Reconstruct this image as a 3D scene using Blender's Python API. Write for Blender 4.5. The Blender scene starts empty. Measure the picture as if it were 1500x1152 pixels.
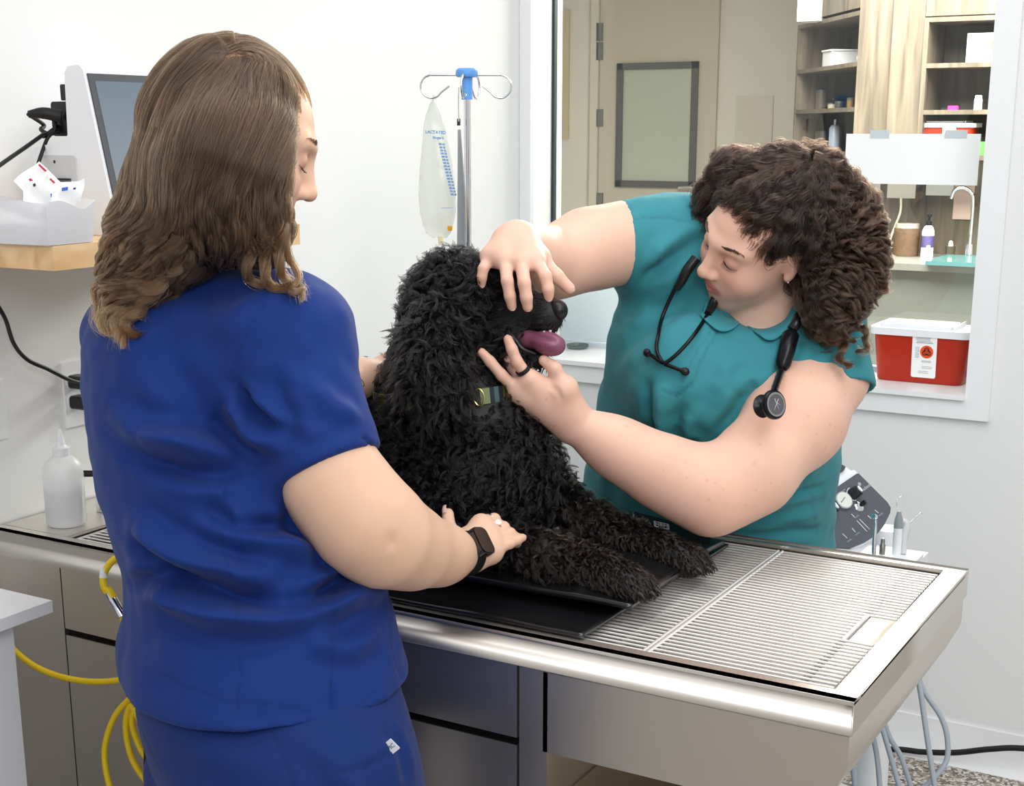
import bpy, bmesh, math, random
import numpy as np
from mathutils import Vector, Matrix

rng = np.random.default_rng(7)
random.seed(7)
SC = bpy.context.scene
COL = SC.collection

# ------------------------------------------------------------------ camera
FPX, PPX, PPY, HORIZON, VPX = 2050.0, 750.0, 700.0, 192.0, 1970.0
_u = PPY - HORIZON
PITCH = math.atan2(_u, FPX)
YAW = math.atan2(VPX - PPX, math.hypot(FPX, _u))
CAMZ = 1.57
CAM = np.array([0, 0, CAMZ])
_fh = np.array([-math.sin(YAW), math.cos(YAW), 0])
RT = np.array([math.cos(YAW), math.sin(YAW), 0])
FW = _fh * math.cos(PITCH) - np.array([0, 0, math.sin(PITCH)])
CU = np.array([0, 0, math.cos(PITCH)]) + _fh * math.sin(PITCH)

def ray(px, py):
    return FW + (px - PPX) / FPX * RT - (py - PPY) / FPX * CU
def at(px, py, d):                      # measured point: photo position + distance from the camera
    return CAM + ray(px, py) * d
def on(px, py, axis, val):              # measured point on a known wall / table plane
    d = ray(px, py)
    return CAM + d * ((val - CAM[axis]) / d[axis])
def cv(a, b, c):                        # direction: right, up, toward the viewer
    return RT * a + CU * b - FW * c
def project(P):
    v = np.asarray(P) - CAM
    z = v @ FW
    return PPX + FPX * (v @ RT) / z, PPY - FPX * (v @ CU) / z, z

cam_d = bpy.data.cameras.new('camera')
cam = bpy.data.objects.new('camera', cam_d)
COL.objects.link(cam)
cam_d.sensor_width = 36.0
cam_d.sensor_fit = 'HORIZONTAL'
cam_d.lens = FPX / 1500 * 36
cam_d.shift_y = (PPY - 576) / 1500
cam_d.clip_start = 0.05
M = Matrix(((RT[0], CU[0], -FW[0], 0), (RT[1], CU[1], -FW[1], 0), (RT[2], CU[2], -FW[2], CAMZ), (0, 0, 0, 1)))
cam.matrix_world = M
SC.camera = cam

# ------------------------------------------------------------------ materials
def srgb(h):
    if isinstance(h, str):
        h = h.lstrip('#')
        c = [int(h[i:i + 2], 16) / 255 for i in (0, 2, 4)]
    else:
        c = [v / 255 for v in h]
    return tuple(v / 12.92 if v <= .04045 else ((v + .055) / 1.055) ** 2.4 for v in c) + (1.0,)

def mat(name, color, rough=.5, metal=0., bump=0., bscale=200., spec=.5, coat=0., trans=0., alpha=1., ior=1.45, vary=0., vscale=8., emis=0., sss=0., aniso=None, sheen=0.):
    m = bpy.data.materials.new(name)
    m.use_nodes = True
    nt = m.node_tree
    b = nt.nodes['Principled BSDF']
    c = srgb(color) if not (isinstance(color, tuple) and len(color) == 4) else color
    b.inputs['Base Color'].default_value = c
    b.inputs['Roughness'].default_value = rough
    b.inputs['Metallic'].default_value = metal
    b.inputs['Specular IOR Level'].default_value = spec
    b.inputs['IOR'].default_value = ior
    b.inputs['Coat Weight'].default_value = coat
    b.inputs['Transmission Weight'].default_value = trans
    b.inputs['Alpha'].default_value = alpha
    if sheen:
        b.inputs['Sheen Weight'].default_value = sheen
    if sss:
        b.inputs['Subsurface Weight'].default_value = sss
        b.inputs['Subsurface Radius'].default_value = (1, .35, .2)
        b.inputs['Subsurface Scale'].default_value = .008
    if emis:
        b.inputs['Emission Color'].default_value = c
        b.inputs['Emission Strength'].default_value = emis
    tc = nt.nodes.new('ShaderNodeTexCoord')
    if vary:
        n = nt.nodes.new('ShaderNodeTexNoise'); n.inputs['Scale'].default_value = vscale; n.inputs['Detail'].default_value = 4
        nt.links.new(tc.outputs['Object'], n.inputs['Vector'])
        hs = nt.nodes.new('ShaderNodeMix'); hs.data_type = 'RGBA'
        hs.inputs[6].default_value = tuple(v * (1 - vary) for v in c[:3]) + (1,)
        hs.inputs[7].default_value = tuple(min(1, v * (1 + vary)) for v in c[:3]) + (1,)
        nt.links.new(n.outputs['Fac'], hs.inputs[0])
        nt.links.new(hs.outputs[2], b.inputs['Base Color'])
    if bump or aniso:
        n = nt.nodes.new('ShaderNodeTexNoise'); n.inputs['Scale'].default_value = bscale; n.inputs['Detail'].default_value = 3
        if aniso:
            mp = nt.nodes.new('ShaderNodeMapping'); mp.inputs['Scale'].default_value = aniso
            nt.links.new(tc.outputs['Object'], mp.inputs['Vector']); nt.links.new(mp.outputs['Vector'], n.inputs['Vector'])
        else:
            nt.links.new(tc.outputs['Object'], n.inputs['Vector'])
        bp = nt.nodes.new('ShaderNodeBump'); bp.inputs['Strength'].default_value = bump; bp.inputs['Distance'].default_value = .002
        nt.links.new(n.outputs['Fac'], bp.inputs['Height'])
        nt.links.new(bp.outputs['Normal'], b.inputs['Normal'])
    return m

def attr_mat(name, rough=.5, bump=0., bscale=300., sss=0., sheen=0., spec=.5, detail=None):
    m = mat(name, (200, 200, 200), rough, bump=bump, bscale=bscale, sss=sss, sheen=sheen, spec=spec)
    nt = m.node_tree
    a = nt.nodes.new('ShaderNodeAttribute'); a.attribute_name = 'Col'
    b = nt.nodes['Principled BSDF']
    nt.links.new(a.outputs['Color'], b.inputs['Base Color'])
    return m

WHITE_PAINT = mat('white_wall_paint', (234, 235, 235), .55, bump=.04, bscale=350)
TRIM_WHITE = mat('white_trim_paint', (240, 241, 243), .35)
PLASTIC_W = mat('white_plastic', (238, 240, 244), .35)
PLASTIC_LG = mat('light_grey_plastic', (205, 207, 210), .4)
PLASTIC_DG = mat('charcoal_plastic', (70, 73, 80), .45)
PLASTIC_B = mat('black_plastic', (22, 23, 26), .4)
RUBBER_B = mat('black_rubber', (18, 18, 20), .5)
STEEL = mat('brushed_steel', (228, 223, 216), .36, 1., bump=.05, bscale=30, aniso=(1.5, 90, 90))
STEEL_V = mat('brushed_steel_front', (222, 215, 206), .38, 1., bump=.05, bscale=30, aniso=(90, 90, 1.5))
STEEL_D = mat('dull_steel', (150, 146, 140), .42, 1.)
CHROME = mat('chrome', (225, 226, 230), .12, 1.)
WIRE = mat('bright_steel_rod', (246, 244, 241), .3, .55)
DARKGAP = mat('dark_gap', (20, 20, 22), .8)
PAPER = mat('white_paper', (246, 247, 248), .7)
INK = mat('black_ink', (30, 30, 32), .7)
GLASSM = mat('clear_glass', (235, 240, 240), .03, trans=1., ior=1.45)

# ------------------------------------------------------------------ objects
def link(o, parent=None):
    COL.objects.link(o)
    if parent is not None:
        o.parent = parent
    return o
def tag(o, label=None, cat=None, group=None, kind=None):
    if label: o['label'] = label
    if cat: o['category'] = cat
    if group: o['group'] = group
    if kind: o['kind'] = kind
    return o
def thing(name, label, cat, loc=(0, 0, 0), group=None):
    """Empty at the thing's base; its parts are children whose meshes are given in world coordinates."""
    o = bpy.data.objects.new(name, None)
    o.empty_display_size = .05
    COL.objects.link(o)
    o.location = Vector(loc)
    return tag(o, label, cat, group)
def _put(o, parent):
    COL.objects.link(o)
    if parent is not None:
        o.parent = parent
        # all meshes are in world coordinates; parents only translate
        p, off = parent, Vector((0, 0, 0))
        while p is not None:
            off += p.location
            p = p.parent
        o.location = -off
    return o
def mesh_obj(name, verts, faces, m, parent=None, smooth=False, mats=None, idx=None):
    me = bpy.data.meshes.new(name)
    me.from_pydata([tuple(v) for v in verts], [], [tuple(f) for f in faces])
    me.update()
    for mm in (mats or [m]):
        me.materials.append(mm)
    if idx is not None:
        me.polygons.foreach_set('material_index', idx)
    if smooth:
        me.polygons.foreach_set('use_smooth', [True] * len(me.polygons))
    return _put(bpy.data.objects.new(name, me), parent)
def bm_obj(name, bm, m, parent=None, smooth=None, bevel=0, seg=2, mats=None):
    """smooth: angle in degrees below which edges are smoothed"""
    if bevel:
        es = [e for e in bm.edges if len(e.link_faces) == 2 and e.calc_face_angle(0) > .6]
        bmesh.ops.bevel(bm, geom=es, offset=bevel, segments=seg, profile=.5, affect='EDGES', clamp_overlap=True)
        if smooth is None: smooth = 40
    bmesh.ops.recalc_face_normals(bm, faces=bm.faces)
    if smooth:
        for f in bm.faces: f.smooth = True
        for e in bm.edges:
            if len(e.link_faces) == 2 and e.calc_face_angle(0) > math.radians(smooth): e.smooth = False
    me = bpy.data.meshes.new(name)
    bm.to_mesh(me); bm.free()
    for mm in (mats or [m]): me.materials.append(mm)
    o = _put(bpy.data.objects.new(name, me), parent)
    if bevel:
        w = o.modifiers.new('face_weighted', 'WEIGHTED_NORMAL'); w.keep_sharp = True; w.weight = 100
    return o
def add_box(bm, lo, hi, rot=None, mi=0):
    lo, hi = np.minimum(lo, hi), np.maximum(lo, hi)
    c = [(x, y, z) for z in (lo[2], hi[2]) for y in (lo[1], hi[1]) for x in (lo[0], hi[0])]
    if rot is not None: c = [rot @ Vector(v) for v in c]
    v = [bm.verts.new(p) for p in c]
    for f in ((0, 2, 3, 1), (4, 5, 7, 6), (0, 1, 5, 4), (2, 6, 7, 3), (0, 4, 6, 2), (1, 3, 7, 5)):
        bm.faces.new([v[i] for i in f]).material_index = mi
def box(name, lo, hi, m, parent=None, bevel=0, seg=2):
    bm = bmesh.new(); add_box(bm, lo, hi)
    return bm_obj(name, bm, m, parent, bevel=bevel, seg=seg)
def frame_of(d):
    d = np.asarray(d, float); d = d / np.linalg.norm(d)
    a = np.array([0, 0, 1.]) if abs(d[2]) < .9 else np.array([1., 0, 0])
    x = np.cross(a, d); x /= np.linalg.norm(x)
    return x, np.cross(d, x), d
def add_tube(bm, pts, r, n=10, cap=True, mi=0):
    pts = [np.asarray(p, float) for p in pts]
    rs = r if hasattr(r, '__len__') else [r] * len(pts)
    rings = []; x = None
    for i, p in enumerate(pts):
        t = pts[min(i + 1, len(pts) - 1)] - pts[max(i - 1, 0)]
        t = t / (np.linalg.norm(t) + 1e-12)
        if x is None: x = frame_of(t)[0]
        x = x - t * (x @ t); x /= np.linalg.norm(x); y = np.cross(t, x)
        rings.append([bm.verts.new(p + rs[i] * (math.cos(a) * x + math.sin(a) * y)) for a in np.arange(n) * 2 * math.pi / n])
    for a, b in zip(rings, rings[1:]):
        for k in range(n):
            f = bm.faces.new((a[k], a[(k + 1) % n], b[(k + 1) % n], b[k])); f.smooth = True; f.material_index = mi
    if cap:
        bm.faces.new(rings[0][::-1]).material_index = mi; bm.faces.new(rings[-1]).material_index = mi
def spline(pts, n=8):
    """Catmull-Rom through the points"""
    P = np.asarray(pts, float)
    P = np.vstack([2 * P[0] - P[1], P, 2 * P[-1] - P[-2]])
    out = []
    for i in range(1, len(P) - 2):
        for t in np.arange(n) / n:
            a, b, c, d = P[i - 1:i + 3]
            out.append(.5 * (2 * b + (c - a) * t + (2 * a - 5 * b + 4 * c - d) * t * t + (3 * b - a - 3 * c + d) * t ** 3))
    out.append(P[-2])
    return np.array(out)
def tube(name, pts, r, m, parent=None, n=10, sm=8):
    bm = bmesh.new()
    p = spline(pts, sm) if sm else pts
    if hasattr(r, '__len__') and sm: r = np.interp(np.linspace(0, len(r) - 1, len(p)), np.arange(len(r)), r)
    add_tube(bm, p, r, n)
    return bm_obj(name, bm, m, parent, smooth=50)
def add_lathe(bm, prof, base, axis=(0, 0, 1), n=24, mi=0, sx=1., sy=1., xdir=None):
    x, y, z = frame_of(axis)
    if xdir is not None:
        x = np.asarray(xdir, float); x = x - z * (x @ z); x /= np.linalg.norm(x); y = np.cross(z, x)
    base = np.asarray(base, float)
    rings = []
    for r, h in prof:
        if r < 1e-6: rings.append([bm.verts.new(base + z * h)])
        else: rings.append([bm.verts.new(base + z * h + r * (sx * math.cos(a) * x + sy * math.sin(a) * y)) for a in np.arange(n) * 2 * math.pi / n])
    for a, b in zip(rings, rings[1:]):
        for k in range(n):
            k2 = (k + 1) % n
            if len(a) == 1 and len(b) == 1: continue
            if len(a) == 1: f = bm.faces.new((a[0], b[k2], b[k]))
            elif len(b) == 1: f = bm.faces.new((a[k], a[k2], b[0]))
            else: f = bm.faces.new((a[k], a[k2], b[k2], b[k]))
            f.material_index = mi
    for rr, fl in ((rings[0], True), (rings[-1], False)):
        if len(rr) > 1: bm.faces.new(rr[::-1] if fl else rr).material_index = mi
def lathe(name, prof, base, m, parent=None, axis=(0, 0, 1), n=24, smooth=45, **k):
    bm = bmesh.new(); add_lathe(bm, prof, base, axis, n, **k)
    return bm_obj(name, bm, m, parent, smooth=smooth)
def add_prism(bm, poly, o, ex, ey, ez, depth, mi=0):
    """polygon (u,v) in plane ex,ey extruded by depth along ez"""
    o, ex, ey, ez = (np.asarray(v, float) for v in (o, ex, ey, ez))
    a = [bm.verts.new(o + ex * u + ey * v) for u, v in poly]
    b = [bm.verts.new(o + ex * u + ey * v + ez * depth) for u, v in poly]
    bm.faces.new(a).material_index = mi; bm.faces.new(b[::-1]).material_index = mi
    for i in range(len(poly)):
        j = (i + 1) % len(poly)
        bm.faces.new((a[j], a[i], b[i], b[j])).material_index = mi
def prism(name, poly, o, ex, ey, ez, depth, m, parent=None, bevel=0, seg=2):
    bm = bmesh.new(); add_prism(bm, poly, o, ex, ey, ez, depth)
    return bm_obj(name, bm, m, parent, bevel=bevel, seg=seg)
def rrect(w, h, r, n=5, cx=0, cy=0):
    out = []
    for (sx, sy, a0) in ((1, 1, 0), (-1, 1, 90), (-1, -1, 180), (1, -1, 270)):
        for k in range(n + 1):
            a = math.radians(a0 + 90 * k / n)
            out.append((cx + sx * (w / 2 - r) + r * math.cos(a), cy + sy * (h / 2 - r) + r * math.sin(a)))
    return out
def text(name, s, o, ex, ey, size, m, parent=None, depth=.0004, align='CENTER', bold=0.):
    """writing as a mesh: ex = reading direction, ey = up"""
    cu = bpy.data.curves.new(name, 'FONT')
    cu.body = s; cu.size = size; cu.align_x = align; cu.align_y = 'CENTER'; cu.extrude = depth; cu.resolution_u = 3; cu.offset = bold
    tmp = bpy.data.objects.new(name + '_t', cu); COL.objects.link(tmp)
    dg = bpy.context.evaluated_depsgraph_get()
    me = bpy.data.meshes.new_from_object(tmp.evaluated_get(dg))
    bpy.data.objects.remove(tmp); bpy.data.curves.remove(cu)
    ex, ey = np.asarray(ex, float), np.asarray(ey, float)
    ex = ex / np.linalg.norm(ex); ey = ey - ex * (ex @ ey); ey /= np.linalg.norm(ey); ez = np.cross(ex, ey)
    co = np.empty(len(me.vertices) * 3); me.vertices.foreach_get('co', co); co = co.reshape(-1, 3)
    co = np.asarray(o) + co[:, :1] * ex + co[:, 1:2] * ey + co[:, 2:] * ez
    me.vertices.foreach_set('co', co.ravel()); me.materials.clear(); me.materials.append(m); me.update()
    me.name = name
    return _put(bpy.data.objects.new(name, me), parent)
# ------------------------------------------------------------------ smooth solid modelling (distance fields -> one continuous mesh)
class Field:
    """A list of blended shapes. op: '+' smooth union, '-' smooth cut, '&' clip."""
    def __init__(s): s.ops = []
    def add(s, fn, c, rad, k=.015, op='+'):
        s.ops.append((op, fn, np.asarray(c, float), float(rad), k)); return s
    def cone(s, a, b, ra, rb, k=.015, op='+'):
        a = np.asarray(a, float); b = np.asarray(b, float); ba = b - a; l2 = max(ba @ ba, 1e-12)
        def fn(p):
            t = np.clip((p - a) @ ba / l2, 0, 1)
            q = p - a - t[:, None] * ba
            return np.sqrt((q * q).sum(1)) - (ra + (rb - ra) * t)
        return s.add(fn, (a + b) / 2, math.sqrt(l2) / 2 + max(ra, rb), k, op)
    def chain(s, pts, rs, k=.015):
        for i in range(len(pts) - 1): s.cone(pts[i], pts[i + 1], rs[i], rs[i + 1], k)
        return s
    def ell(s, c, r, R=None, k=.015, op='+'):
        """ellipsoid; R: rows are the local axes"""
        c = np.asarray(c, float); r = np.asarray(r, float); R = np.eye(3) if R is None else np.asarray(R, float)
        def fn(p):
            q = (p - c) @ R.T
            k0 = np.sqrt(((q / r) ** 2).sum(1)); k1 = np.sqrt(((q / r ** 2) ** 2).sum(1))
            return np.where(k1 > 1e-9, k0 * (k0 - 1) / np.maximum(k1, 1e-9), -r.min())
        return s.add(fn, c, r.max(), k, op)
    def rbox(s, c, h, rr, R=None, k=.01, op='+'):
        c = np.asarray(c, float); h = np.asarray(h, float); R = np.eye(3) if R is None else np.asarray(R, float)
        def fn(p):
            q = np.abs((p - c) @ R.T) - (h - rr)
            return np.sqrt((np.maximum(q, 0) ** 2).sum(1)) + np.minimum(q.max(1), 0) - rr
        return s.add(fn, c, float(np.linalg.norm(h)), k, op)
    def half(s, o, n, k=.004):
        """keep the side where (p-o).n < 0"""
        o = np.asarray(o, float); n = np.asarray(n, float); n = n / np.linalg.norm(n)
        return s.add(lambda p: (p - o) @ n, o, 1e3, k, '&')
    def loft(s, rows, R, k=.02):
        """rows: (centre point, half width, half depth) bottom to top; R rows: width axis, depth axis, up axis"""
        R = np.asarray(R, float)
        cs = np.array([r[0] for r in rows], float); H = cs @ R[2]; X = cs @ R[0]; Y = cs @ R[1]
        A = np.array([r[1] for r in rows]); B = np.array([r[2] for r in rows])
        o = np.argsort(H); H, X, Y, A, B = H[o], X[o], Y[o], A[o], B[o]
        hh = np.linspace(H[0], H[-1], 64)
        def sm(v):
            w = np.interp(hh, H, v)
            for _ in range(6): w[1:-1] = .25 * w[:-2] + .5 * w[1:-1] + .25 * w[2:]
            return w
        X, Y, A, B = sm(X), sm(Y), sm(A), sm(B)
        def fn(p):
            h = p @ R[2]; hc = np.clip(h, hh[0], hh[-1])
            x = p @ R[0] - np.interp(hc, hh, X); y = p @ R[1] - np.interp(hc, hh, Y)
            a = np.interp(hc, hh, A); b = np.interp(hc, hh, B)
            k0 = ((np.abs(x) / a) ** 2.3 + (np.abs(y) / b) ** 2.3) ** (1 / 2.3)
            k1 = np.sqrt((x / a ** 2) ** 2 + (y / b ** 2) ** 2)
            d2 = np.where(k1 > 1e-6, k0 * (k0 - 1) / np.maximum(k1, 1e-6), -np.minimum(a, b))
            d2 = np.maximum(d2, (k0 - 1) * np.minimum(a, b))
            dh = np.abs(h - hc)
            return np.where(dh > 0, np.sqrt(np.maximum(d2, 0) ** 2 + dh ** 2) + np.where(d2 < 0, 0, 0), d2) + np.where(dh > 0, 1e-4, 0)
        c = cs.mean(0)
        return s.add(fn, c, float(max(np.linalg.norm(cs - c, axis=1).max() + max(A.max(), B.max()), .05)), k)
    def sub(s, G, k=.015, op='+'):
        """a whole field (say a sleeve already cut open) as one shape"""
        ps = [o for o in G.ops if o[0] == '+']
        lo = np.min([o[2] - o[3] for o in ps], 0); hi = np.max([o[2] + o[3] for o in ps], 0)
        return s.add(G.ev, (lo + hi) / 2, float(np.linalg.norm(hi - lo) / 2), k, op)
    def ev(s, p, ops=None):
        d = np.full(len(p), 9.0)
        for op, fn, c, rad, k in (s.ops if ops is None else ops):
            e = fn(p)
            if op == '+':
                h = np.maximum(k - np.abs(d - e), 0) / k if k > 0 else 0
                d = np.minimum(d, e) - h * h * k * .25
            elif op == '-':
                e = -e
                h = np.maximum(k - np.abs(d - e), 0) / k if k > 0 else 0
                d = np.maximum(d, e) + h * h * k * .25
            else:
                h = np.maximum(k - np.abs(d - e), 0) / k if k > 0 else 0
                d = np.maximum(d, e) + h * h * k * .25
        return d

def field_mesh(F, res, nb=10, slack=1.6):
    """naive surface nets on sparse blocks"""
    pos = [o for o in F.ops if o[0] == '+']
    lo = np.min([o[2] - o[3] for o in pos], 0) - .03; hi = np.max([o[2] + o[3] for o in pos], 0) + .03
    bs = res * nb
    n = np.ceil((hi - lo) / bs).astype(int)
    I = np.stack(np.meshgrid(*[np.arange(k) for k in n], indexing='ij'), -1).reshape(-1, 3)
    Cc = lo + (I + .5) * bs
    d = np.concatenate([F.ev(Cc[i:i + 40000]) for i in range(0, len(Cc), 40000)])
    keep = I[np.abs(d) < bs * .87 * slack + .012]
    g = np.stack(np.meshgrid(*[np.arange(nb + 2)] * 3, indexing='ij'), -1).reshape(-1, 3)
    BIG = np.array([1 << 40, 1 << 20, 1], dtype=np.int64)
    keys, verts, edges = [], [], []
    sh = (nb + 2,) * 3
    corners = np.array([(i, j, k) for i in (0, 1) for j in (0, 1) for k in (0, 1)])
    ce = [(a, b) for a in range(8) for b in range(a + 1, 8) if np.abs(corners[a] - corners[b]).sum() == 1]
    orad = np.array([o[3] for o in F.ops]); oc = np.array([o[2] for o in F.ops])
    for b in keep:
        c0 = lo + b * bs; cc = c0 + bs / 2; br = bs * .87 + res * 2
        near = np.linalg.norm(oc - cc, axis=1) < orad + br + .06
        ops = [o for o, f in zip(F.ops, near) if f or o[0] == '&']
        if not any(o[0] == '+' for o in ops): continue
        v = F.ev(c0 + g * res, ops).reshape(sh)
        if v.min() > 0 or v.max() < 0: continue
        s = v < 0
        N = nb + 1
        cv_ = np.stack([v[a:a + N, e:e + N, f:f + N] for a, e, f in corners], -1)
        sv = cv_ < 0
        act = (sv.any(-1) & ~sv.all(-1))
        act[nb:, :, :] = False; act[:, nb:, :] = False; act[:, :, nb:] = False
        idx = np.argwhere(act)
        if len(idx):
            vals = cv_[act]; acc = np.zeros((len(idx), 3)); cnt = np.zeros(len(idx))
            for a, e in ce:
                m = (vals[:, a] < 0) != (vals[:, e] < 0)
                t = np.where(m, vals[:, a] / np.where(m, vals[:, a] - vals[:, e], 1), 0)
                acc += m[:, None] * (corners[a] + t[:, None] * (corners[e] - corners[a])); cnt += m
            verts.append(c0 + (idx + acc / cnt[:, None]) * res)
            keys.append((b * nb + idx) @ BIG)
        for ax in range(3):
            s0 = s[:nb, :nb, :nb]
            sl = [slice(0, nb)] * 3; sl[ax] = slice(1, nb + 1)
            s1 = s[tuple(sl)]
            e = np.argwhere(s0 != s1)
            if len(e): edges.append(np.c_[b * nb + e, np.full(len(e), ax), s0[s0 != s1]])
    keys = np.concatenate(keys); verts = np.concatenate(verts); edges = np.concatenate(edges)
    o = np.argsort(keys); keys = keys[o]; verts = verts[o]
    p = edges[:, :3]; ax = edges[:, 3]; sg = edges[:, 4]
    u = np.eye(3, dtype=int)[(ax + 1) % 3]; w = np.eye(3, dtype=int)[(ax + 2) % 3]
    q = []
    for a, b in ((0, 0), (1, 0), (1, 1), (0, 1)):
        k = (p - a * u - b * w) @ BIG
        i = np.searchsorted(keys, k); i = np.minimum(i, len(keys) - 1)
        q.append(np.where(keys[i] == k, i, -1))
    q = np.stack(q, 1); ok = (q >= 0).all(1)
    q = q[ok]; sg = sg[ok]
    q = np.where(sg[:, None] == 1, q, q[:, ::-1])
    return verts, q

def big_mesh(name, V, Q, m, parent=None, col=None, mats=None, idx=None):
    me = bpy.data.meshes.new(name)
    me.vertices.add(len(V)); me.vertices.foreach_set('co', np.asarray(V, np.float32).ravel())
    me.loops.add(Q.size); me.loops.foreach_set('vertex_index', Q.ravel().astype(np.int32))
    me.polygons.add(len(Q)); me.polygons.foreach_set('loop_start', np.arange(len(Q), dtype=np.int32) * 4)
    me.polygons.foreach_set('use_smooth', np.ones(len(Q), dtype=bool))
    me.update(calc_edges=True); me.validate()
    for mm in (mats or [m]): me.materials.append(mm)
    if idx is not None: me.polygons.foreach_set('material_index', idx.astype(np.int32))
    if col is not None:
        a = me.color_attributes.new('Col', 'FLOAT_COLOR', 'POINT')
        a.data.foreach_set('color', np.c_[col, np.ones(len(col))].astype(np.float32).ravel())
    return _put(bpy.data.objects.new(name, me), parent)

def vnormals(V, Q):
    n = np.cross(V[Q[:, 2]] - V[Q[:, 0]], V[Q[:, 3]] - V[Q[:, 1]])
    N = np.zeros_like(V)
    for k in range(4): np.add.at(N, Q[:, k], n)
    return N / (np.linalg.norm(N, axis=1)[:, None] + 1e-12)
def smooth_mesh(V, Q, it=1, f=.5):
    a = np.concatenate([Q[:, 0], Q[:, 1], Q[:, 2], Q[:, 3]]); b = np.concatenate([Q[:, 1], Q[:, 2], Q[:, 3], Q[:, 0]])
    for _ in range(it):
        S = np.zeros_like(V); c = np.zeros(len(V))
        np.add.at(S, a, V[b]); np.add.at(c, a, 1)
        V = V + f * (S / np.maximum(c, 1)[:, None] - V)
    return V
def hashn(i):
    i = (i * 374761393 + 668265263) & 0xffffffff
    i = ((i ^ (i >> 13)) * 1274126177) & 0xffffffff
    return ((i ^ (i >> 16)) & 0xffff) / 65535.
def noise3(p, sc=1., seed=0):
    """value noise in [-1,1]"""
    p = np.asarray(p) * sc + seed * 17.3
    i = np.floor(p).astype(np.int64); f = p - i; f = f * f * (3 - 2 * f)
    o = 0
    for a in (0, 1):
        for b in (0, 1):
            for c in (0, 1):
                h = hashn((i[:, 0] + a) * 73856093 ^ (i[:, 1] + b) * 19349663 ^ (i[:, 2] + c) * 83492791)
                o = o + h * (f[:, 0] if a else 1 - f[:, 0]) * (f[:, 1] if b else 1 - f[:, 1]) * (f[:, 2] if c else 1 - f[:, 2])
    return o * 2 - 1
def seg_dist(P, line):
    """distance of points to a polyline, and its parameter 0..1"""
    best = np.full(len(P), 9.); par = np.zeros(len(P)); n = len(line) - 1
    for i in range(n):
        a, b = line[i], line[i + 1]; ba = b - a
        t = np.clip((P - a) @ ba / max(ba @ ba, 1e-12), 0, 1)
        d = np.linalg.norm(P - a - t[:, None] * ba, axis=1)
        m = d < best; best = np.where(m, d, best); par = np.where(m, (i + t) / n, par)
    return best, par
def snap(V, pts):
    """lay photo-measured points onto the visible side of a mesh"""
    x, y, z = (lambda v: (PPX + FPX * (v @ RT) / (v @ FW), PPY - FPX * (v @ CU) / (v @ FW), v @ FW))(V - CAM)
    out = []
    for p in pts:
        r2 = (x - p[0]) ** 2 + (y - p[1]) ** 2
        rad = max(r2.min() * 1.5, 16.)
        c = np.where(r2 <= rad)[0]
        out.append(V[c[np.argmin(z[c])]])
    return np.array(out)
def folds(V, N, lst):
    """cloth folds: (photo polyline, height m, width m); negative height is a crease"""
    D = np.zeros(len(V))
    for pts, amp, w in lst:
        L = snap(V, spline(np.array(pts, float), 4))
        lo = L.min(0) - 3.2 * w; hi = L.max(0) + 3.2 * w
        m = np.where(((V > lo) & (V < hi)).all(1))[0]
        d, t = seg_dist(V[m], L)
        e = np.clip(np.minimum(t, 1 - t) / .25, 0.03, 1)
        prof = np.exp(-(d / w) ** 2) - .45 * np.exp(-((d - 1.7 * w) / (.9 * w)) ** 2)
        D[m] += amp * prof * np.sqrt(e)
    return V + N * D[:, None]

# ------------------------------------------------------------------ strands
def strands(name, P, counts, radius, m, parent=None, col=None):
    """P: all points, counts: points per strand, radius: per point"""
    hc = bpy.data.hair_curves.new(name)
    hc.add_curves([int(c) for c in counts])
    off = np.zeros(3)
    hc.position_data.foreach_set('vector', np.asarray(P, np.float32).ravel())
    ra = hc.attributes.get('radius') or hc.attributes.new('radius', 'FLOAT', 'POINT')
    ra.data.foreach_set('value', np.asarray(radius, np.float32))
    if col is not None:
        ca = hc.attributes.new('Col', 'FLOAT_COLOR', 'CURVE')
        ca.data.foreach_set('color', np.c_[col, np.ones(len(col))].astype(np.float32).ravel())
    hc.materials.append(m)
    return _put(bpy.data.objects.new(name, hc), parent)
def hair_mat(name, rough=.35, radial=.5, tint=None, coat=0., ior=1.55):
    m = bpy.data.materials.new(name); m.use_nodes = True
    nt = m.node_tree; nt.nodes.clear()
    o = nt.nodes.new('ShaderNodeOutputMaterial'); h = nt.nodes.new('ShaderNodeBsdfHairPrincipled')
    h.parametrization = 'COLOR'
    a = nt.nodes.new('ShaderNodeAttribute'); a.attribute_name = 'Col'
    nt.links.new(a.outputs['Color'], h.inputs['Color'])
    h.inputs['Roughness'].default_value = rough; h.inputs['Radial Roughness'].default_value = radial
    h.inputs['Coat'].default_value = coat; h.inputs['IOR'].default_value = ior
    nt.links.new(h.outputs[0], o.inputs['Surface'])
    return m
def sample_surface(V, Q, n, w=None):
    A = .5 * np.linalg.norm(np.cross(V[Q[:, 2]] - V[Q[:, 0]], V[Q[:, 3]] - V[Q[:, 1]]), axis=1)
    if w is not None: A = A * w
    f = rng.choice(len(Q), n, p=A / A.sum())
    s, t = rng.random(n)[:, None], rng.random(n)[:, None]
    q = V[Q[f]]
    return (q[:, 0] * (1 - s) + q[:, 1] * s) * (1 - t) + (q[:, 3] * (1 - s) + q[:, 2] * s) * t, f
# ------------------------------------------------------------------ the two rooms
XL, YB, YG, TOP = -1.96, 3.45, 3.68, .90       # left wall, back wall face, glass plane, table height

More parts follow.
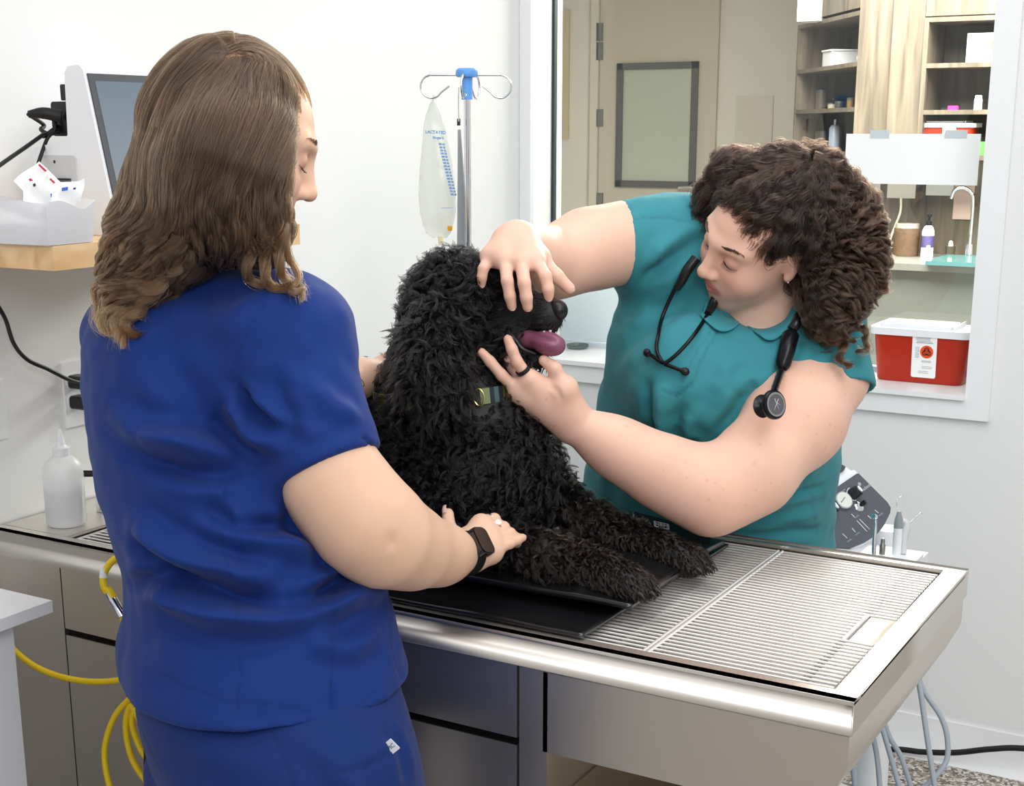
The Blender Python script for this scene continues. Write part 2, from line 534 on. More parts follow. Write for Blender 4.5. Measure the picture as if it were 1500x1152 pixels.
def speckle_floor():
    m = mat('speckled_resin_floor', (180, 172, 160), .35)
    nt = m.node_tree; b = nt.nodes['Principled BSDF']; tc = nt.nodes.new('ShaderNodeTexCoord')
    v = nt.nodes.new('ShaderNodeTexVoronoi'); v.inputs['Scale'].default_value = 150
    nt.links.new(tc.outputs['Object'], v.inputs['Vector'])
    sep = nt.nodes.new('ShaderNodeSeparateColor'); nt.links.new(v.outputs['Color'], sep.inputs[0])
    cr = nt.nodes.new('ShaderNodeValToRGB'); e = cr.color_ramp; e.interpolation = 'CONSTANT'
    e.elements[0].color = srgb((92, 82, 72)); e.elements[1].position = .22; e.elements[1].color = srgb((160, 148, 134))
    for p, c in ((.45, (196, 190, 182)), (.7, (128, 116, 102)), (.85, (222, 218, 212))):
        x = e.elements.new(p); x.color = srgb(c)
    nt.links.new(sep.outputs[0], cr.inputs[0]); nt.links.new(cr.outputs[0], b.inputs['Base Color'])
    return m
def wood(name, c1, c2, c3, stretch, rough=.55, scale=1.0):
    m = mat(name, c1, rough)
    nt = m.node_tree; b = nt.nodes['Principled BSDF']; tc = nt.nodes.new('ShaderNodeTexCoord')
    mp = nt.nodes.new('ShaderNodeMapping'); mp.inputs['Scale'].default_value = stretch
    n1 = nt.nodes.new('ShaderNodeTexNoise'); n1.inputs['Scale'].default_value = 3 * scale; n1.inputs['Detail'].default_value = 6; n1.inputs['Distortion'].default_value = .6
    nt.links.new(tc.outputs['Object'], mp.inputs['Vector']); nt.links.new(mp.outputs['Vector'], n1.inputs['Vector'])
    cr = nt.nodes.new('ShaderNodeValToRGB'); e = cr.color_ramp
    e.elements[0].position = .3; e.elements[0].color = srgb(c1); e.elements[1].position = .72; e.elements[1].color = srgb(c3)
    x = e.elements.new(.5); x.color = srgb(c2)
    nt.links.new(n1.outputs['Fac'], cr.inputs[0]); nt.links.new(cr.outputs[0], b.inputs['Base Color'])
    return m
FLOORM = speckle_floor()
CABWOOD = wood('grey_oak_laminate', (66, 58, 49), (92, 82, 69), (112, 101, 87), (9, 9, .7))
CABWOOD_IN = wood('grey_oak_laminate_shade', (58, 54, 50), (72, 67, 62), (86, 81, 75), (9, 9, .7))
SHELFWOOD = wood('pale_maple_butcher_block', (205, 160, 108), (228, 190, 140), (240, 212, 168), (8, 1.2, 8))
BEIGE = mat('beige_wall_paint', (206, 202, 190), .6)
DOORM = mat('taupe_door_paint', (186, 176, 160), .5)

def struct(o): return tag(o, kind='structure')

bm = bmesh.new(); add_box(bm, (-6.5, -2.5, -.1), (3.5, 10.2, 0)); struct(bm_obj('floor', bm, FLOORM))
bm = bmesh.new(); add_box(bm, (XL - .1, -2.5, 0), (XL, YB, 2.75)); struct(bm_obj('wall_left', bm, WHITE_PAINT))
# back wall around the window opening
OX0, OX1, OZ0, OZ1 = -1.925, -.718, .95, 2.25
bm = bmesh.new()
for lo, hi in (((XL - .1, YB, 0), (2.6, YG + .06, OZ0 - .012)), ((XL - .1, YB, OZ1), (2.6, YG + .06, 2.75)), ((OX1, YB, OZ0 - .012), (2.6, YG + .06, OZ1))):
    add_box(bm, lo, hi)
add_prism(bm, [(XL - .1, YB), (OX0, YB), (-1.992, YG), (-1.992, YG + .06), (XL - .1, YG + .06)], (0, 0, OZ0 - .012), (1, 0, 0), (0, 1, 0), (0, 0, 1), OZ1 - OZ0 + .012)
struct(bm_obj('wall_back', bm, WHITE_PAINT))
# coved white base where the floor meets the walls
prof = [(0, 0), (.05, 0), (.022, .012), (.008, .035), (.006, .1), (0, .1)]
bm = bmesh.new(); add_prism(bm, prof, (XL, YB - .0005, 0), (0, -1, 0), (0, 0, 1), (1, 0, 0), 4.4)
struct(bm_obj('baseboard_back', bm, TRIM_WHITE, smooth=35))
bm = bmesh.new(); add_prism(bm, prof, (XL + .0005, -2.4, 0), (1, 0, 0), (0, 0, 1), (0, 1, 0), 5.8)
struct(bm_obj('baseboard_left', bm, TRIM_WHITE, smooth=35))

# window: casing, sill, pane
win = thing('window_1', 'large interior window with white casing and clear glass', 'window', (-1.3, YB, .9)); struct(win)
bm = bmesh.new()
add_box(bm, (XL + .001, YB - .018, OZ0 - .0125), (OX0, YB + .001, OZ1)); add_box(bm, (OX1, YB - .018, OZ0 - .0125), (OX1 + .058, YB + .001, OZ1))
add_box(bm, (XL + .001, YB - .018, OZ1), (OX1 + .058, YB + .001, OZ1 + .06)); add_box(bm, (XL + .001, YB - .018, OZ0 - .06), (OX1 + .058, YB + .001, OZ0 - .0125))
bm_obj('window_casing', bm, TRIM_WHITE, win, bevel=.003)
bm = bmesh.new(); add_box(bm, (XL + .002, YB - .03, OZ0 - .012), (OX1 + .0, YG, OZ0)); bm_obj('window_sill', bm, TRIM_WHITE, win, bevel=.003)
bm = bmesh.new()
add_box(bm, (-1.99, YG - .006, OZ0), (-1.982, YG + .012, OZ1)); bm_obj('glazing_gasket', bm, mat('dark_gasket', (52, 66, 68), .5), win)
bm = bmesh.new(); add_box(bm, (-1.98, YG - .012, OZ0), (OX1, YG + .016, OZ0 + .012)); bm_obj('glazing_channel', bm, mat('pale_channel', (206, 216, 224), .35), win)
def pane_mat():
    m = bpy.data.materials.new('window_glass'); m.use_nodes = True; nt = m.node_tree; nt.nodes.clear()
    o = nt.nodes.new('ShaderNodeOutputMaterial'); mx = nt.nodes.new('ShaderNodeMixShader'); f = nt.nodes.new('ShaderNodeFresnel'); f.inputs['IOR'].default_value = 1.5
    t = nt.nodes.new('ShaderNodeBsdfTransparent'); t.inputs['Color'].default_value = (.93, .95, .94, 1); g = nt.nodes.new('ShaderNodeBsdfGlossy'); g.inputs['Roughness'].default_value = .01
    nt.links.new(f.outputs[0], mx.inputs[0]); nt.links.new(t.outputs[0], mx.inputs[1]); nt.links.new(g.outputs[0], mx.inputs[2]); nt.links.new(mx.outputs[0], o.inputs['Surface'])
    return m
PANE = pane_mat()
bm = bmesh.new(); add_box(bm, (-1.984, YG, OZ0 + .012), (OX1, YG + .006, OZ1)); bm_obj('window_pane', bm, PANE, win)

# ---- the room behind the glass
bm = bmesh.new(); add_box(bm, (-6.1, 9.2, 0), (2.6, 9.3, 2.75)); struct(bm_obj('wall_far', bm, BEIGE))
bm = bmesh.new(); add_box(bm, (-6.2, YG + .06, 0), (-6.1, 9.3, 2.75)); struct(bm_obj('wall_far_left', bm, BEIGE))
bm = bmesh.new(); add_box(bm, (-6.2, YG + .07, 2.75), (2.6, 9.3, 2.85)); struct(bm_obj('ceiling', bm, mat('white_ceiling', (225, 222, 214), .7)))
bm = bmesh.new(); add_box(bm, (2.5, YG + .07, 0), (2.6, 9.3, 2.75)); struct(bm_obj('wall_far_right', bm, BEIGE))
YD = 9.2
door = thing('door_1', 'taupe door with dark framed frosted window behind the glass', 'door', on(960, 300, 1, YD)); struct(door)
dx0, dx1 = on(880, 200, 1, YD)[0], on(1050, 200, 1, YD)[0]
box('door_leaf', (dx0, YD - .03, .02), (dx1, YD - .001, 2.72), DOORM, door, bevel=.004)
a, b_ = on(905, 93, 1, YD - .04), on(1018, 276, 1, YD - .04)
bm = bmesh.new(); w = .045
for lo, hi in (((a[0], b_[2]), (a[0] + w, a[2])), ((b_[0] - w, b_[2]), (b_[0], a[2])), ((a[0], b_[2]), (b_[0], b_[2] + w)), ((a[0], a[2] - w), (b_[0], a[2]))):
    add_box(bm, (lo[0], YD - .055, lo[1]), (hi[0], YD - .028, hi[1]))
bm_obj('glass_frame', bm, mat('dark_grey_frame', (74, 70, 68), .5), door, bevel=.004)
box('frosted_pane', (a[0] + w * .8, YD - .036, b_[2] + w * .8), (b_[0] - w * .8, YD - .031, a[2] - w * .8), mat('frosted_green_glass', (172, 178, 160), .3), door)
for py in (47, 75, 173, 295):
    p = on(879, py, 1, YD - .03); box('hinge', (p[0] - .02, YD - .05, p[2] - .06), (p[0] + .025, YD - .026, p[2] + .06), mat('hinge_steel', (120, 118, 116), .4, 1.), door, bevel=.004)
p = on(1022, 275, 1, YD - .05)
bm = bmesh.new(); add_lathe(bm, [(0, 0), (.03, 0), (.03, .015), (.013, .02), (.013, .05)], p + np.array([.0, .02, 0]), (0, -1, 0), 16)
add_tube(bm, [p + np.array([0, -.03, 0]), p + np.array([-.06, -.035, 0]), p + np.array([-.13, -.03, -.005])], .012, 10)
bm_obj('lever_handle', bm, CHROME, door, smooth=40)
# door jamb trim left and a tan strip beside it, added for a reflection in the glass
jx = on(868, 200, 1, YD)[0]
bm = bmesh.new(); add_box(bm, (jx, YD - .05, 0), (dx0 - .005, YD, 2.74)); struct(bm_obj('trim_1', bm, mat('jamb_paint', (200, 192, 176), .5)))
a, b_ = on(812, 14, 1, YD - .05), on(829, 204, 1, YD - .05)
o = box('tan_reflection_strip', (a[0], YD - .02, b_[2]), (b_[0], YD - .001, a[2]), mat('tan_reflection', (186, 170, 134), .6), bevel=.003)
tag(o, 'narrow tan strip added for a reflection in the glass, left of the far door', 'panel')
a, b_ = on(1075, 140, 1, YD - .05), on(1126, 235, 1, YD - .05)
o = box('notice_sign', (a[0], YD - .012, b_[2]), (b_[0], YD - .001, a[2]), mat('grey_beige_sheet', (196, 190, 178), .7), bevel=.002)
tag(o, 'faint beige notice on the far wall between door and corner shelves', 'notice')
# low white board standing behind the lower left of the glass
a, b_ = on(808, 321, 1, YG + .25), on(960, 500, 1, YG + .25)
o = bmesh.new(); add_box(o, (a[0] - .02, YG + .20, b_[2] - .4), (b_[0], YG + .24, a[2])); add_box(o, (a[0] - .02, YG + .1, 0), (b_[0], YG + .2, b_[2] - .02))
o = bm_obj('low_white_screen', o, mat('pale_blue_white_panel', (222, 233, 242), .4), bevel=.004)
tag(o, 'pale blue white counter screen behind the lower corner of the window', 'screen')

# ---- oak shelving
def shelf_unit(name, label, o, ex, ey, W, zs, ztop, zbot, depth, hollow=True, t=.02):
    """o: front lower-left corner on the floor plan; ex along the front, ey into the depth"""
    t_ = thing(name, label, 'shelving', (o[0], o[1], zbot))
    ez = np.array([0, 0, 1.])
    def bx(nm, u0, u1, v0, v1, z0, z1, m):
        prism(nm, [(u0, v0), (u1, v0), (u1, v1), (u0, v1)], np.array([o[0], o[1], z0]), ex, ey, ez, z1 - z0, m, t_)
    bx('side_panel', 0, t, 0, depth, zbot, ztop, CABWOOD); bx('side_panel', W - t, W, 0, depth, zbot, ztop, CABWOOD)
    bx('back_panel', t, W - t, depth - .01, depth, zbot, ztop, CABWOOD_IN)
    for z in zs: bx('shelf', t, W - t, .002, depth - .01, z - t, z, CABWOOD)
    bx('top_panel', t, W - t, 0, depth - .01, ztop - t, ztop, CABWOOD)
    return t_
YR = 6.6
def zr(px, py): return on(px, py, 1, YR)[2]
p0, p1 = on(1350, 100, 1, YR), on(1475, 100, 1, YR)
EX, EY, EZ = np.array([1., 0, 0]), np.array([0, 1., 0]), np.array([0, 0, 1.])
RZ = [zr(1400, 92), zr(1400, 161), zr(1400, 228)]
shelf_unit('wall_shelving', 'grey oak open shelving behind glass with glove box and red container', p0, EX, EY, p1[0] - p0[0] + .25, RZ, zr(1400, 24), RZ[2] - .03, .33)
# tall oak panel between the two units and the cupboard front above
a, b_ = on(1303, 100, 1, YR), on(1347, 100, 1, YR)
o = box('oak_filler_panel', (a[0], YR + .01, RZ[2] - .03), (p0[0] - .002, YR + .04, 2.74), CABWOOD); tag(o, 'tall grey oak panel left of the glove box shelving', 'panel')
o = box('overhead_cupboard', (p0[0], YR + .01, zr(1400, 22)), (p1[0] + .25, YR + .33, 2.74), CABWOOD); tag(o, 'closed oak cupboard above the shelf with the glove box', 'cupboard')
# corner unit standing at an angle
cl, cr_ = on(1166, 100, 1, 7.45), on(1257, 100, 1, 6.66)
ex = cr_ - cl; ex[2] = 0; W = np.linalg.norm(ex); ex /= W; ey = np.array([-ex[1], ex[0], 0])
if ey @ FW < 0: ey = -ey
dmid = (.5 * (cl + cr_) - CAM) @ FW
def zc(py): return at(1212, py, dmid)[2]
CZ = [zc(97), zc(159), zc(222)]
shelf_unit('corner_shelving', 'angled grey oak corner shelving with spray bottle and clear bin', cl, ex, ey, W, CZ, zc(28), CZ[2] - .03, .3)
o = box('oak_corner_panel', (cr_[0] + .004, YR + .03, CZ[2] - .03), (a[0] - .004, YR + .05, 2.74), CABWOOD)
tag(o, 'broad grey oak panel right of the corner shelving', 'panel')
bm = bmesh.new(); add_prism(bm, [(.02, .0), (W, 0), (W, .25), (.02, .25)], (cl[0], cl[1], zc(24)), ex, ey, EZ, 2.74 - zc(24))
o = bm_obj('corner_cupboard', bm, CABWOOD); tag(o, 'closed oak cupboard above the angled corner shelving', 'cupboard')
p, q = on(1171, 32, 1, 7.1), on(1203, 0, 1, 7.1); o = box('white_wall_box', (p[0], 7.06, p[2]), (q[0], 7.2, 2.4), PLASTIC_W, bevel=.01); tag(o, 'white box high on the wall at the top of the corner shelving', 'box')
# oak wall panel behind the counter, counter and sink
bm = bmesh.new(); add_box(bm, (cr_[0] + .01, YR + .34, 0), (2.4, YR + .4, 2.74)); struct(bm_obj('wall_far_oak', bm, CABWOOD))
zc_ = on(1400, 385, 1, YR - .1)[2]
o = thing('sink_counter', 'dark grey counter with a glass edged sink rim in the far room', 'counter', (0, YR, 0))
xa = on(1270, 380, 1, YR)[0]
box('counter_body', (xa - .3, YR - .22, 0), (1.6, YR + .335, zc_ - .03), mat('grey_green_cabinet', (96, 98, 92), .5), o)
box('counter_top', (xa - .32, YR - .26, zc_ - .03), (1.62, YR + .335, zc_), mat('dark_counter', (112, 112, 106), .3), o, bevel=.004)
p = on(1355, 388, 1, YR - .3)
box('sink_rim', (p[0], YR - .3, zc_ + .002), (p[0] + .62, YR + .1, zc_ + .02), mat('sea_glass_edge', (70, 112, 112), .12), o, bevel=.006)
# ------------------------------------------------------------------ steel wet table
TX0, TX1, TY0, TY1 = XL + .004, -.43, 1.57, 2.185
tbl = thing('exam_table', 'long stainless steel wet table with drawers and cantilevered tub end', 'table', (-1.2, 1.88, 0))
def ring_frame(bm, x0, x1, y0, y1, ix0, ix1, iy0, iy1, z0, z1):
    add_box(bm, (x0, y0, z0), (x1, iy0, z1)); add_box(bm, (x0, iy1, z0), (x1, y1, z1))
    add_box(bm, (x0, iy0, z0), (ix0, iy1, z1)); add_box(bm, (ix1, iy0, z0), (x1, iy1, z1))
GX0, GX1, GY0, GY1 = -1.80, -.463, 1.600, 2.158
bm = bmesh.new()
ring_frame(bm, TX0, TX1, TY0, TY1, GX0, GX1, GY0, GY1, TOP - .006, TOP)
add_box(bm, (TX0, TY0, TOP - .045), (TX1, TY0 + .002, TOP)); add_box(bm, (TX0, TY1 - .002, TOP - .045), (TX1, TY1, TOP)); add_box(bm, (TX1 - .002, TY0, TOP - .045), (TX1, TY1, TOP))
bmesh.ops.remove_doubles(bm, verts=bm.verts, dist=.0001)
bm_obj('rim', bm, STEEL, tbl, bevel=.0015)
# basin under the grates
bm = bmesh.new()
def strip(bm, pts_a, pts_b):
    va = [bm.verts.new(p) for p in pts_a]; vb = [bm.verts.new(p) for p in pts_b]
    for i in range(len(va) - 1): bm.faces.new((va[i], va[i + 1], vb[i + 1], vb[i]))
zb = TOP - .085
add_box(bm, (GX0 - .002, GY0 - .002, zb - .002), (GX1 + .002, GY1 + .002, zb))
for lo, hi in (((GX0 - .003, GY0 - .003), (GX1 + .003, GY0)), ((GX0 - .003, GY1), (GX1 + .003, GY1 + .003)), ((GX0 - .003, GY0), (GX0, GY1)), ((GX1, GY0), (GX1 + .003, GY1))):
    add_box(bm, (*lo, zb - .002), (*hi, TOP - .006))
bm_obj('basin', bm, mat('satin_steel_basin', (104, 99, 94), .5, 1.), tbl)
# tub end hanging past the cabinet
bm = bmesh.new()
P_ = [(-.86, .852), (-.434, .852), (-.434, .815), (-.4365, .803), (-.443, .79), (-.4545, .765), (-.466, .745), (-.478, .737), (-.49, .734), (-.86, .734)]
add_prism(bm, P_, (0, TY0 + .004, 0), EX, EZ, EY, TY1 - TY0 - .008)
bm_obj('tub', bm, STEEL_V, tbl, smooth=35)
# cabinet
YF = TY0 + .006
bm = bmesh.new(); add_box(bm, (TX0, YF + .012, .09), (-.86, TY1 - .01, .8)); add_box(bm, (TX0 + .03, YF + .07, .0), (-.90, TY1 - .05, .09)); bm_obj('carcass', bm, mat('dark_steel_carcass', (60, 58, 56), .5, 1.), tbl)
box('end_post', (-.8975, YF - .002, .0), (-.853, TY1 - .02, .853), STEEL_V, tbl, bevel=.0015)
box('filler_panel', (TX0, YF, .0), (-1.795, YF + .011, .853), STEEL_V, tbl, bevel=.001)
for i, (x0, x1) in enumerate(((-1.79, -1.345), (-1.341, -.9015))):
    box('drawer', (x0, YF - .002, .745), (x1, YF + .011, .853), STEEL_V, tbl, bevel=.0015)
    d = box('cupboard_door', (x0, YF - .002, .10), (x1, YF + .011, .733), STEEL_V, tbl, bevel=.0015)
    box('finger_lip', (x0 + .002, YF - .001, .728), (x1 - .002, YF + .012, .7335), mat('steel_lip', (120, 116, 110), .4, 1.), d)
box('front_apron', (TX0, YF - .003, .853), (TX1 - .004, YF + .004, .870), STEEL, tbl)
# bottom shelf rail under the tub seen as pale steel
box('under_shelf', (-.85, TY0 + .05, .64), (-.56, TY1 - .05, .652), mat('warm_reflecting_steel', (205, 190, 165), .35, 1.), tbl, bevel=.002)

def grate(name, label, x0, x1, notch):
    g = thing(name, label, 'grate', (x0, GY0, TOP - .02))
    bm = bmesh.new(); n = 42; r = .0021
    ys = np.linspace(GY0 + .008, GY1 - .008, n)
    for y in ys:
        xe = x1 - (.045 if notch and 1.795 < y < 1.905 else .004)
        add_tube(bm, [(x0 + .003, y, TOP - .0085), (xe, y, TOP - .0085)], r, 8)
    for x in (x0 + .003, x1 - .003) if not notch else (x0 + .003,): add_tube(bm, [(x, GY0 + .006, TOP - .0085), (x, GY1 - .006, TOP - .0085)], .0026, 8)
    bm_obj('rods', bm, WIRE, g, smooth=50)
    for x in (x0 + .008, x1 - .0495):
        bm = bmesh.new(); add_tube(bm, [(x, GY0 + .004, TOP - .0155), (x, GY1 - .004, TOP - .0155)], .0042, 8); bm_obj('cross_bar', bm, STEEL_D, g, smooth=50)
    if notch:
        bm = bmesh.new(); add_tube(bm, [(x1 - .046, 1.792, TOP - .0095), (x1 - .046, 1.908, TOP - .0095)], .004, 8); bm_obj('notch_bar', bm, WIRE, g, smooth=50)
    for x in (x0 + .008, x1 - .0495):
        for y in (GY0 + .03, GY1 - .03):
            bm = bmesh.new(); add_tube(bm, [(x, y, zb + .0005), (x, y, TOP - .016)], .006, 10); bm_obj('foot', bm, RUBBER_B, g)
    return g
grate('floor_grate', 'long stainless rod grate in the table mostly under the black mats', GX0 + .004, -.7285, False)
grate('floor_grate', 'short bright rod grate at the free end of the table with finger notch', -.7275, GX1 - .003, True)

# ------------------------------------------------------------------ black mats
VINYL = mat('black_vinyl', (17, 17, 20), .26, bump=.15, bscale=90, spec=.8)
def mat_sheet(name, label, corners, z, thick, puff, wob, seed, edge=.0):
    """corners: four floor-plan points (front-left, front-right, back-right, back-left)"""
    c = [np.array(v, float) for v in corners]; n1, n2 = 90, 60
    U, Vv = np.meshgrid(np.linspace(0, 1, n1), np.linspace(0, 1, n2), indexing='ij')
    u, v = U.ravel(), Vv.ravel()
    xy = ((1 - u) * (1 - v))[:, None] * c[0] + (u * (1 - v))[:, None] * c[1] + (u * v)[:, None] * c[2] + ((1 - u) * v)[:, None] * c[3]
    L1, L2 = np.linalg.norm(c[1] - c[0]), np.linalg.norm(c[3] - c[0])
    du = np.minimum(u, 1 - u) * L1; dv = np.minimum(v, 1 - v) * L2; de = np.minimum(du, dv)
    t = thick + puff * (1 - np.exp(-de / .05)) ** 1.3
    p3 = np.c_[xy, np.zeros(len(xy))]
    rip = noise3(np.c_[xy[:, 0] * 42, xy[:, 1] * 10, 0 * u], 1, seed) * np.exp(-((dv - .035) / .032) ** 2) * .0085 * (puff > .01)
    big = noise3(p3, 9, seed + 3) * .004
    lift = wob * np.exp(-de / .03) * (.5 + .5 * noise3(p3, 11, seed + 9))
    topz = z + t + (rip + big) * np.clip(de / .02, 0, 1) + lift
    botz = z + lift * np.clip(1 - de / .06, 0, 1) + 0 * u
    V = np.vstack([np.c_[xy, topz], np.c_[xy, np.minimum(botz, topz - .0015)]])
    idx = np.arange(n1 * n2).reshape(n1, n2); N = n1 * n2
    q = np.stack([idx[:-1, :-1], idx[1:, :-1], idx[1:, 1:], idx[:-1, 1:]], -1).reshape(-1, 4)
    qs = [q, q[:, ::-1] + N]
    for a in (idx[:, 0], idx[-1, :], idx[::-1, -1], idx[0, ::-1]):
        qs.append(np.stack([a[:-1], a[:-1] + N, a[1:] + N, a[1:]], -1))
    o = big_mesh(name, V, np.vstack(qs), VINYL)
    if label: tag(o, label, 'mat')
    return o
ml = mat_sheet('warming_mat', 'lower black vinyl mat lying flat on the grate', [(-1.52, 1.592), (-.812, 1.596), (-.800, 2.10), (-1.52, 2.12)], TOP + .0006, .005, .004, .003, 3)
mu = mat_sheet('warming_mat', 'padded upper black mat with puffy front edge under the dog', [(-1.50, 1.668), (-.782, 1.684), (-.792, 2.06), (-1.50, 2.10)], TOP + .0135, .008, .024, .012, 5)
EDGE = mat('grey_piping', (120, 124, 128), .5)
def sewn_label(o):
    p = at(969, 770, 2.24)
    ex = cv(.96, -.22, -.12); ex /= np.linalg.norm(ex); ey = cv(.28, .45, -.85)
    ey = ey - ex * (ey @ ex); ey /= np.linalg.norm(ey); nz = np.cross(ex, ey)
    prism('sewn_tab', [(-.05, -.035), (.078, -.035), (.084, .014), (-.045, .024)], p - nz * .002, ex, ey, nz, .0015, VINYL, o)
    bm = bmesh.new()
    W_, H_ = .0125, .0075
    for lo, hi in (((-W_, -H_), (W_, -H_ + .0012)), ((-W_, H_ - .0012), (W_, H_)), ((-W_, -H_), (-W_ + .0012, H_)), ((W_ - .0012, -H_), (W_, H_))):
        add_prism(bm, [lo, (hi[0], lo[1]), hi, (lo[0], hi[1])], p, ex, ey, nz, .0006)
    bm_obj('label_border', bm, mat('label_white', (225, 228, 232), .6), o)
    text('label_text', 'HBM', p + nz * .0004, ex, ey, .0105, mat('label_print', (205, 210, 218), .6), o)
sewn_label(mu)

# ------------------------------------------------------------------ white desk in the near corner
dk = thing('white_desk', 'white desk corner in front of the steel cabinet', 'desk', (-1.75, .9, 0))
prism('desk_top', [(XL + .002, .2), (-1.562, .2), (-1.562, 1.353), (XL + .002, 1.353)], (0, 0, .882), EX, EY, EZ, .018, TRIM_WHITE, dk, bevel=.002)
prism('side_panel', [(XL + .002, .24), (-1.60, .24), (-1.60, 1.31), (XL + .002, 1.31)], (0, 0, 0), EX, EY, EZ, .882, PLASTIC_W, dk, bevel=.002)

# ------------------------------------------------------------------ wall shelf and what stands on it
SX, SY0, SY1, SZ = -1.65, 1.485, 2.072, 1.403
o = box('wall_shelf', (XL + .002, SY0, SZ - .037), (SX, SY1, SZ), SHELFWOOD, bevel=.0015); tag(o, 'pale maple wall shelf holding the analyser and white bin', 'shelf')
an = math.radians(0)
nA = np.array([math.cos(an), math.sin(an), 0]); eA = np.array([-math.sin(an), math.cos(an), 0])
b0 = on(172, 346, 2, SZ + .0006)           # front lower-left corner of the analyser
oA = b0 - nA * .18
mon = thing('blood_analyser', 'white tabletop analyser with tilted touchscreen on the wooden shelf', 'analyser', b0)
prof = [(0, 0), (.165, 0), (.18, .012), (.172, .05), (.128, .262), (.12, .27), (.094, .268), (.086, .258), (.083, .16), (.07, .15), (.006, .14), (0, .132)]
prism('housing', prof, oA, nA, EZ, eA, .25, PLASTIC_W, mon, bevel=.006, seg=3)
sd = np.array([.128 - .172, 0, .262 - .05]); sd_u = nA * (.128 - .172) + EZ * (.262 - .05); sl = np.linalg.norm(sd_u); sd_u /= sl; sN = np.cross(eA, sd_u)
so = oA + nA * .172 + EZ * .05
bz = prism('screen_bezel', [(0.006, .004), (.244, .004), (.244, sl - .006), (.006, sl - .006)], so + sN * -.001, eA, sd_u, sN, .004, PLASTIC_DG, mon, bevel=.0015)
def screen_mat():
    m = mat('glossy_grey_screen', (120, 132, 144), .12, spec=.6)
    nt = m.node_tree; b = nt.nodes['Principled BSDF']; tc = nt.nodes.new('ShaderNodeTexCoord'); sx = nt.nodes.new('ShaderNodeSeparateXYZ'); cr = nt.nodes.new('ShaderNodeValToRGB')
    nt.links.new(tc.outputs['Generated'], sx.inputs[0]); nt.links.new(sx.outputs['Z'], cr.inputs[0]); nt.links.new(cr.outputs[0], b.inputs['Base Color'])
    cr.color_ramp.elements[0].color = srgb((128, 140, 150)); cr.color_ramp.elements[1].color = srgb((104, 118, 132))
    return m
prism('screen', [(.018, .018), (.232, .018), (.232, sl - .018), (.018, sl - .018)], so + sN * .0028, eA, sd_u, sN, .0006, screen_mat(), bz)
# printer bay on the side facing the room
pr = prism('printer_panel', rrect(.086, .105, .006, cx=.058, cy=.075), oA - eA * .0035, nA, EZ, eA, .0045, PLASTIC_LG, mon, bevel=.001)
prism('paper_door', rrect(.07, .058, .004, cx=.058, cy=.058), oA - eA * .006, nA, EZ, eA, .003, mat('door_grey', (222, 224, 226), .4), pr, bevel=.001)
prism('paper_slot', [(.03, .088), (.088, .088), (.088, .0905), (.03, .0905)], oA - eA * .0066, nA, EZ, eA, .002, DARKGAP, pr)
prism('cutter_bar', [(.028, .083), (.09, .083), (.09, .0872), (.028, .0872)], oA - eA * .0066, nA, EZ, eA, .002, PLASTIC_DG, pr)
prism('latch_mark', rrect(.004, .005, .0015, cx=.052, cy=.117), oA - eA * .0042, nA, EZ, eA, .001, INK, pr)
# power brick with its cords on top of the low rear part
pa = thing('power_adapter', 'black power adapter with coiled cord behind the white analyser', 'adapter', oA + nA * .03 + EZ * .15)
def lA(u, z, e): return oA + nA * u + EZ * z + eA * e
prism('adapter_body', rrect(.060, .056, .006, cx=.046, cy=.186), lA(0, 0, .03), nA, EZ, eA, .05, PLASTIC_B, pa, bevel=.003)
prism('plug_body', rrect(.024, .026, .003, cx=.064, cy=.228), lA(0, 0, .02), nA, EZ, eA, .022, PLASTIC_B, pa, bevel=.003)
tube('strain_relief', [lA(.05, .19, .02), lA(.03, .195, .0), lA(.012, .193, -.015)], [.011, .010, .006], RUBBER_B, pa)
def pc(px, py, d): return at(px, py, d)
tube('power_cord', [lA(.012, .193, -.015), pc(64, 183, 2.36), pc(60, 190, 2.34), pc(72, 196, 2.33), pc(88, 192, 2.34), pc(98, 184, 2.36), pc(92, 178, 2.36), pc(78, 190, 2.33), pc(64, 200, 2.33), pc(64, 197, 2.32), pc(40, 214, 2.28), pc(14, 232, 2.22), pc(-14, 252, 2.16)], .0035, RUBBER_B, pa)
tube('data_cord', [lA(.03, .19, .025), pc(80, 190, 2.33), pc(70, 202, 2.33), pc(62, 222, 2.32), pc(54, 248, 2.31), pc(54, 268, 2.30), pc(62, 283, 2.30), pc(70, 292, 2.32)], .0032, RUBBER_B, pa)
# translucent bin with crumpled slips
BINM = mat('translucent_white_plastic', (248, 249, 252), .35)
bn = thing('waste_bin', 'white plastic tub full of torn packets at the shelf corner', 'tub', (-1.72, 1.52, SZ))
c4 = np.array([on(72, 361, 2, SZ + .0005)[:2], on(139, 354.5, 2, SZ + .0005)[:2]])
q0 = c4[0]; e1 = c4[1] - c4[0]; w1 = np.linalg.norm(e1); e1 /= w1; e2 = np.array([-e1[1], e1[0]])
if e2 @ np.array([-1, 0]) < 0: e2 = -e2
def bp(a, b, z): 
    p = q0 + e1 * a * w1 + e2 * b * .2
    return np.array([p[0], p[1], SZ + .0008 + z])
bm = bmesh.new()
rim = []; base = []
cs = [(.02, .015), (.98, .01), (.98, .98), (.02, .98)]
tp = [(-.06, -.03), (1.04, -.02), (1.05, 1.02), (-.05, 1.03)]
def ringpts(c, n=8): 
    out = []
    for i in range(4):
        for k in range(n): out.append(np.array(c[i]) * (1 - k / n) + np.array(c[(i + 1) % 4]) * k / n)
    return out
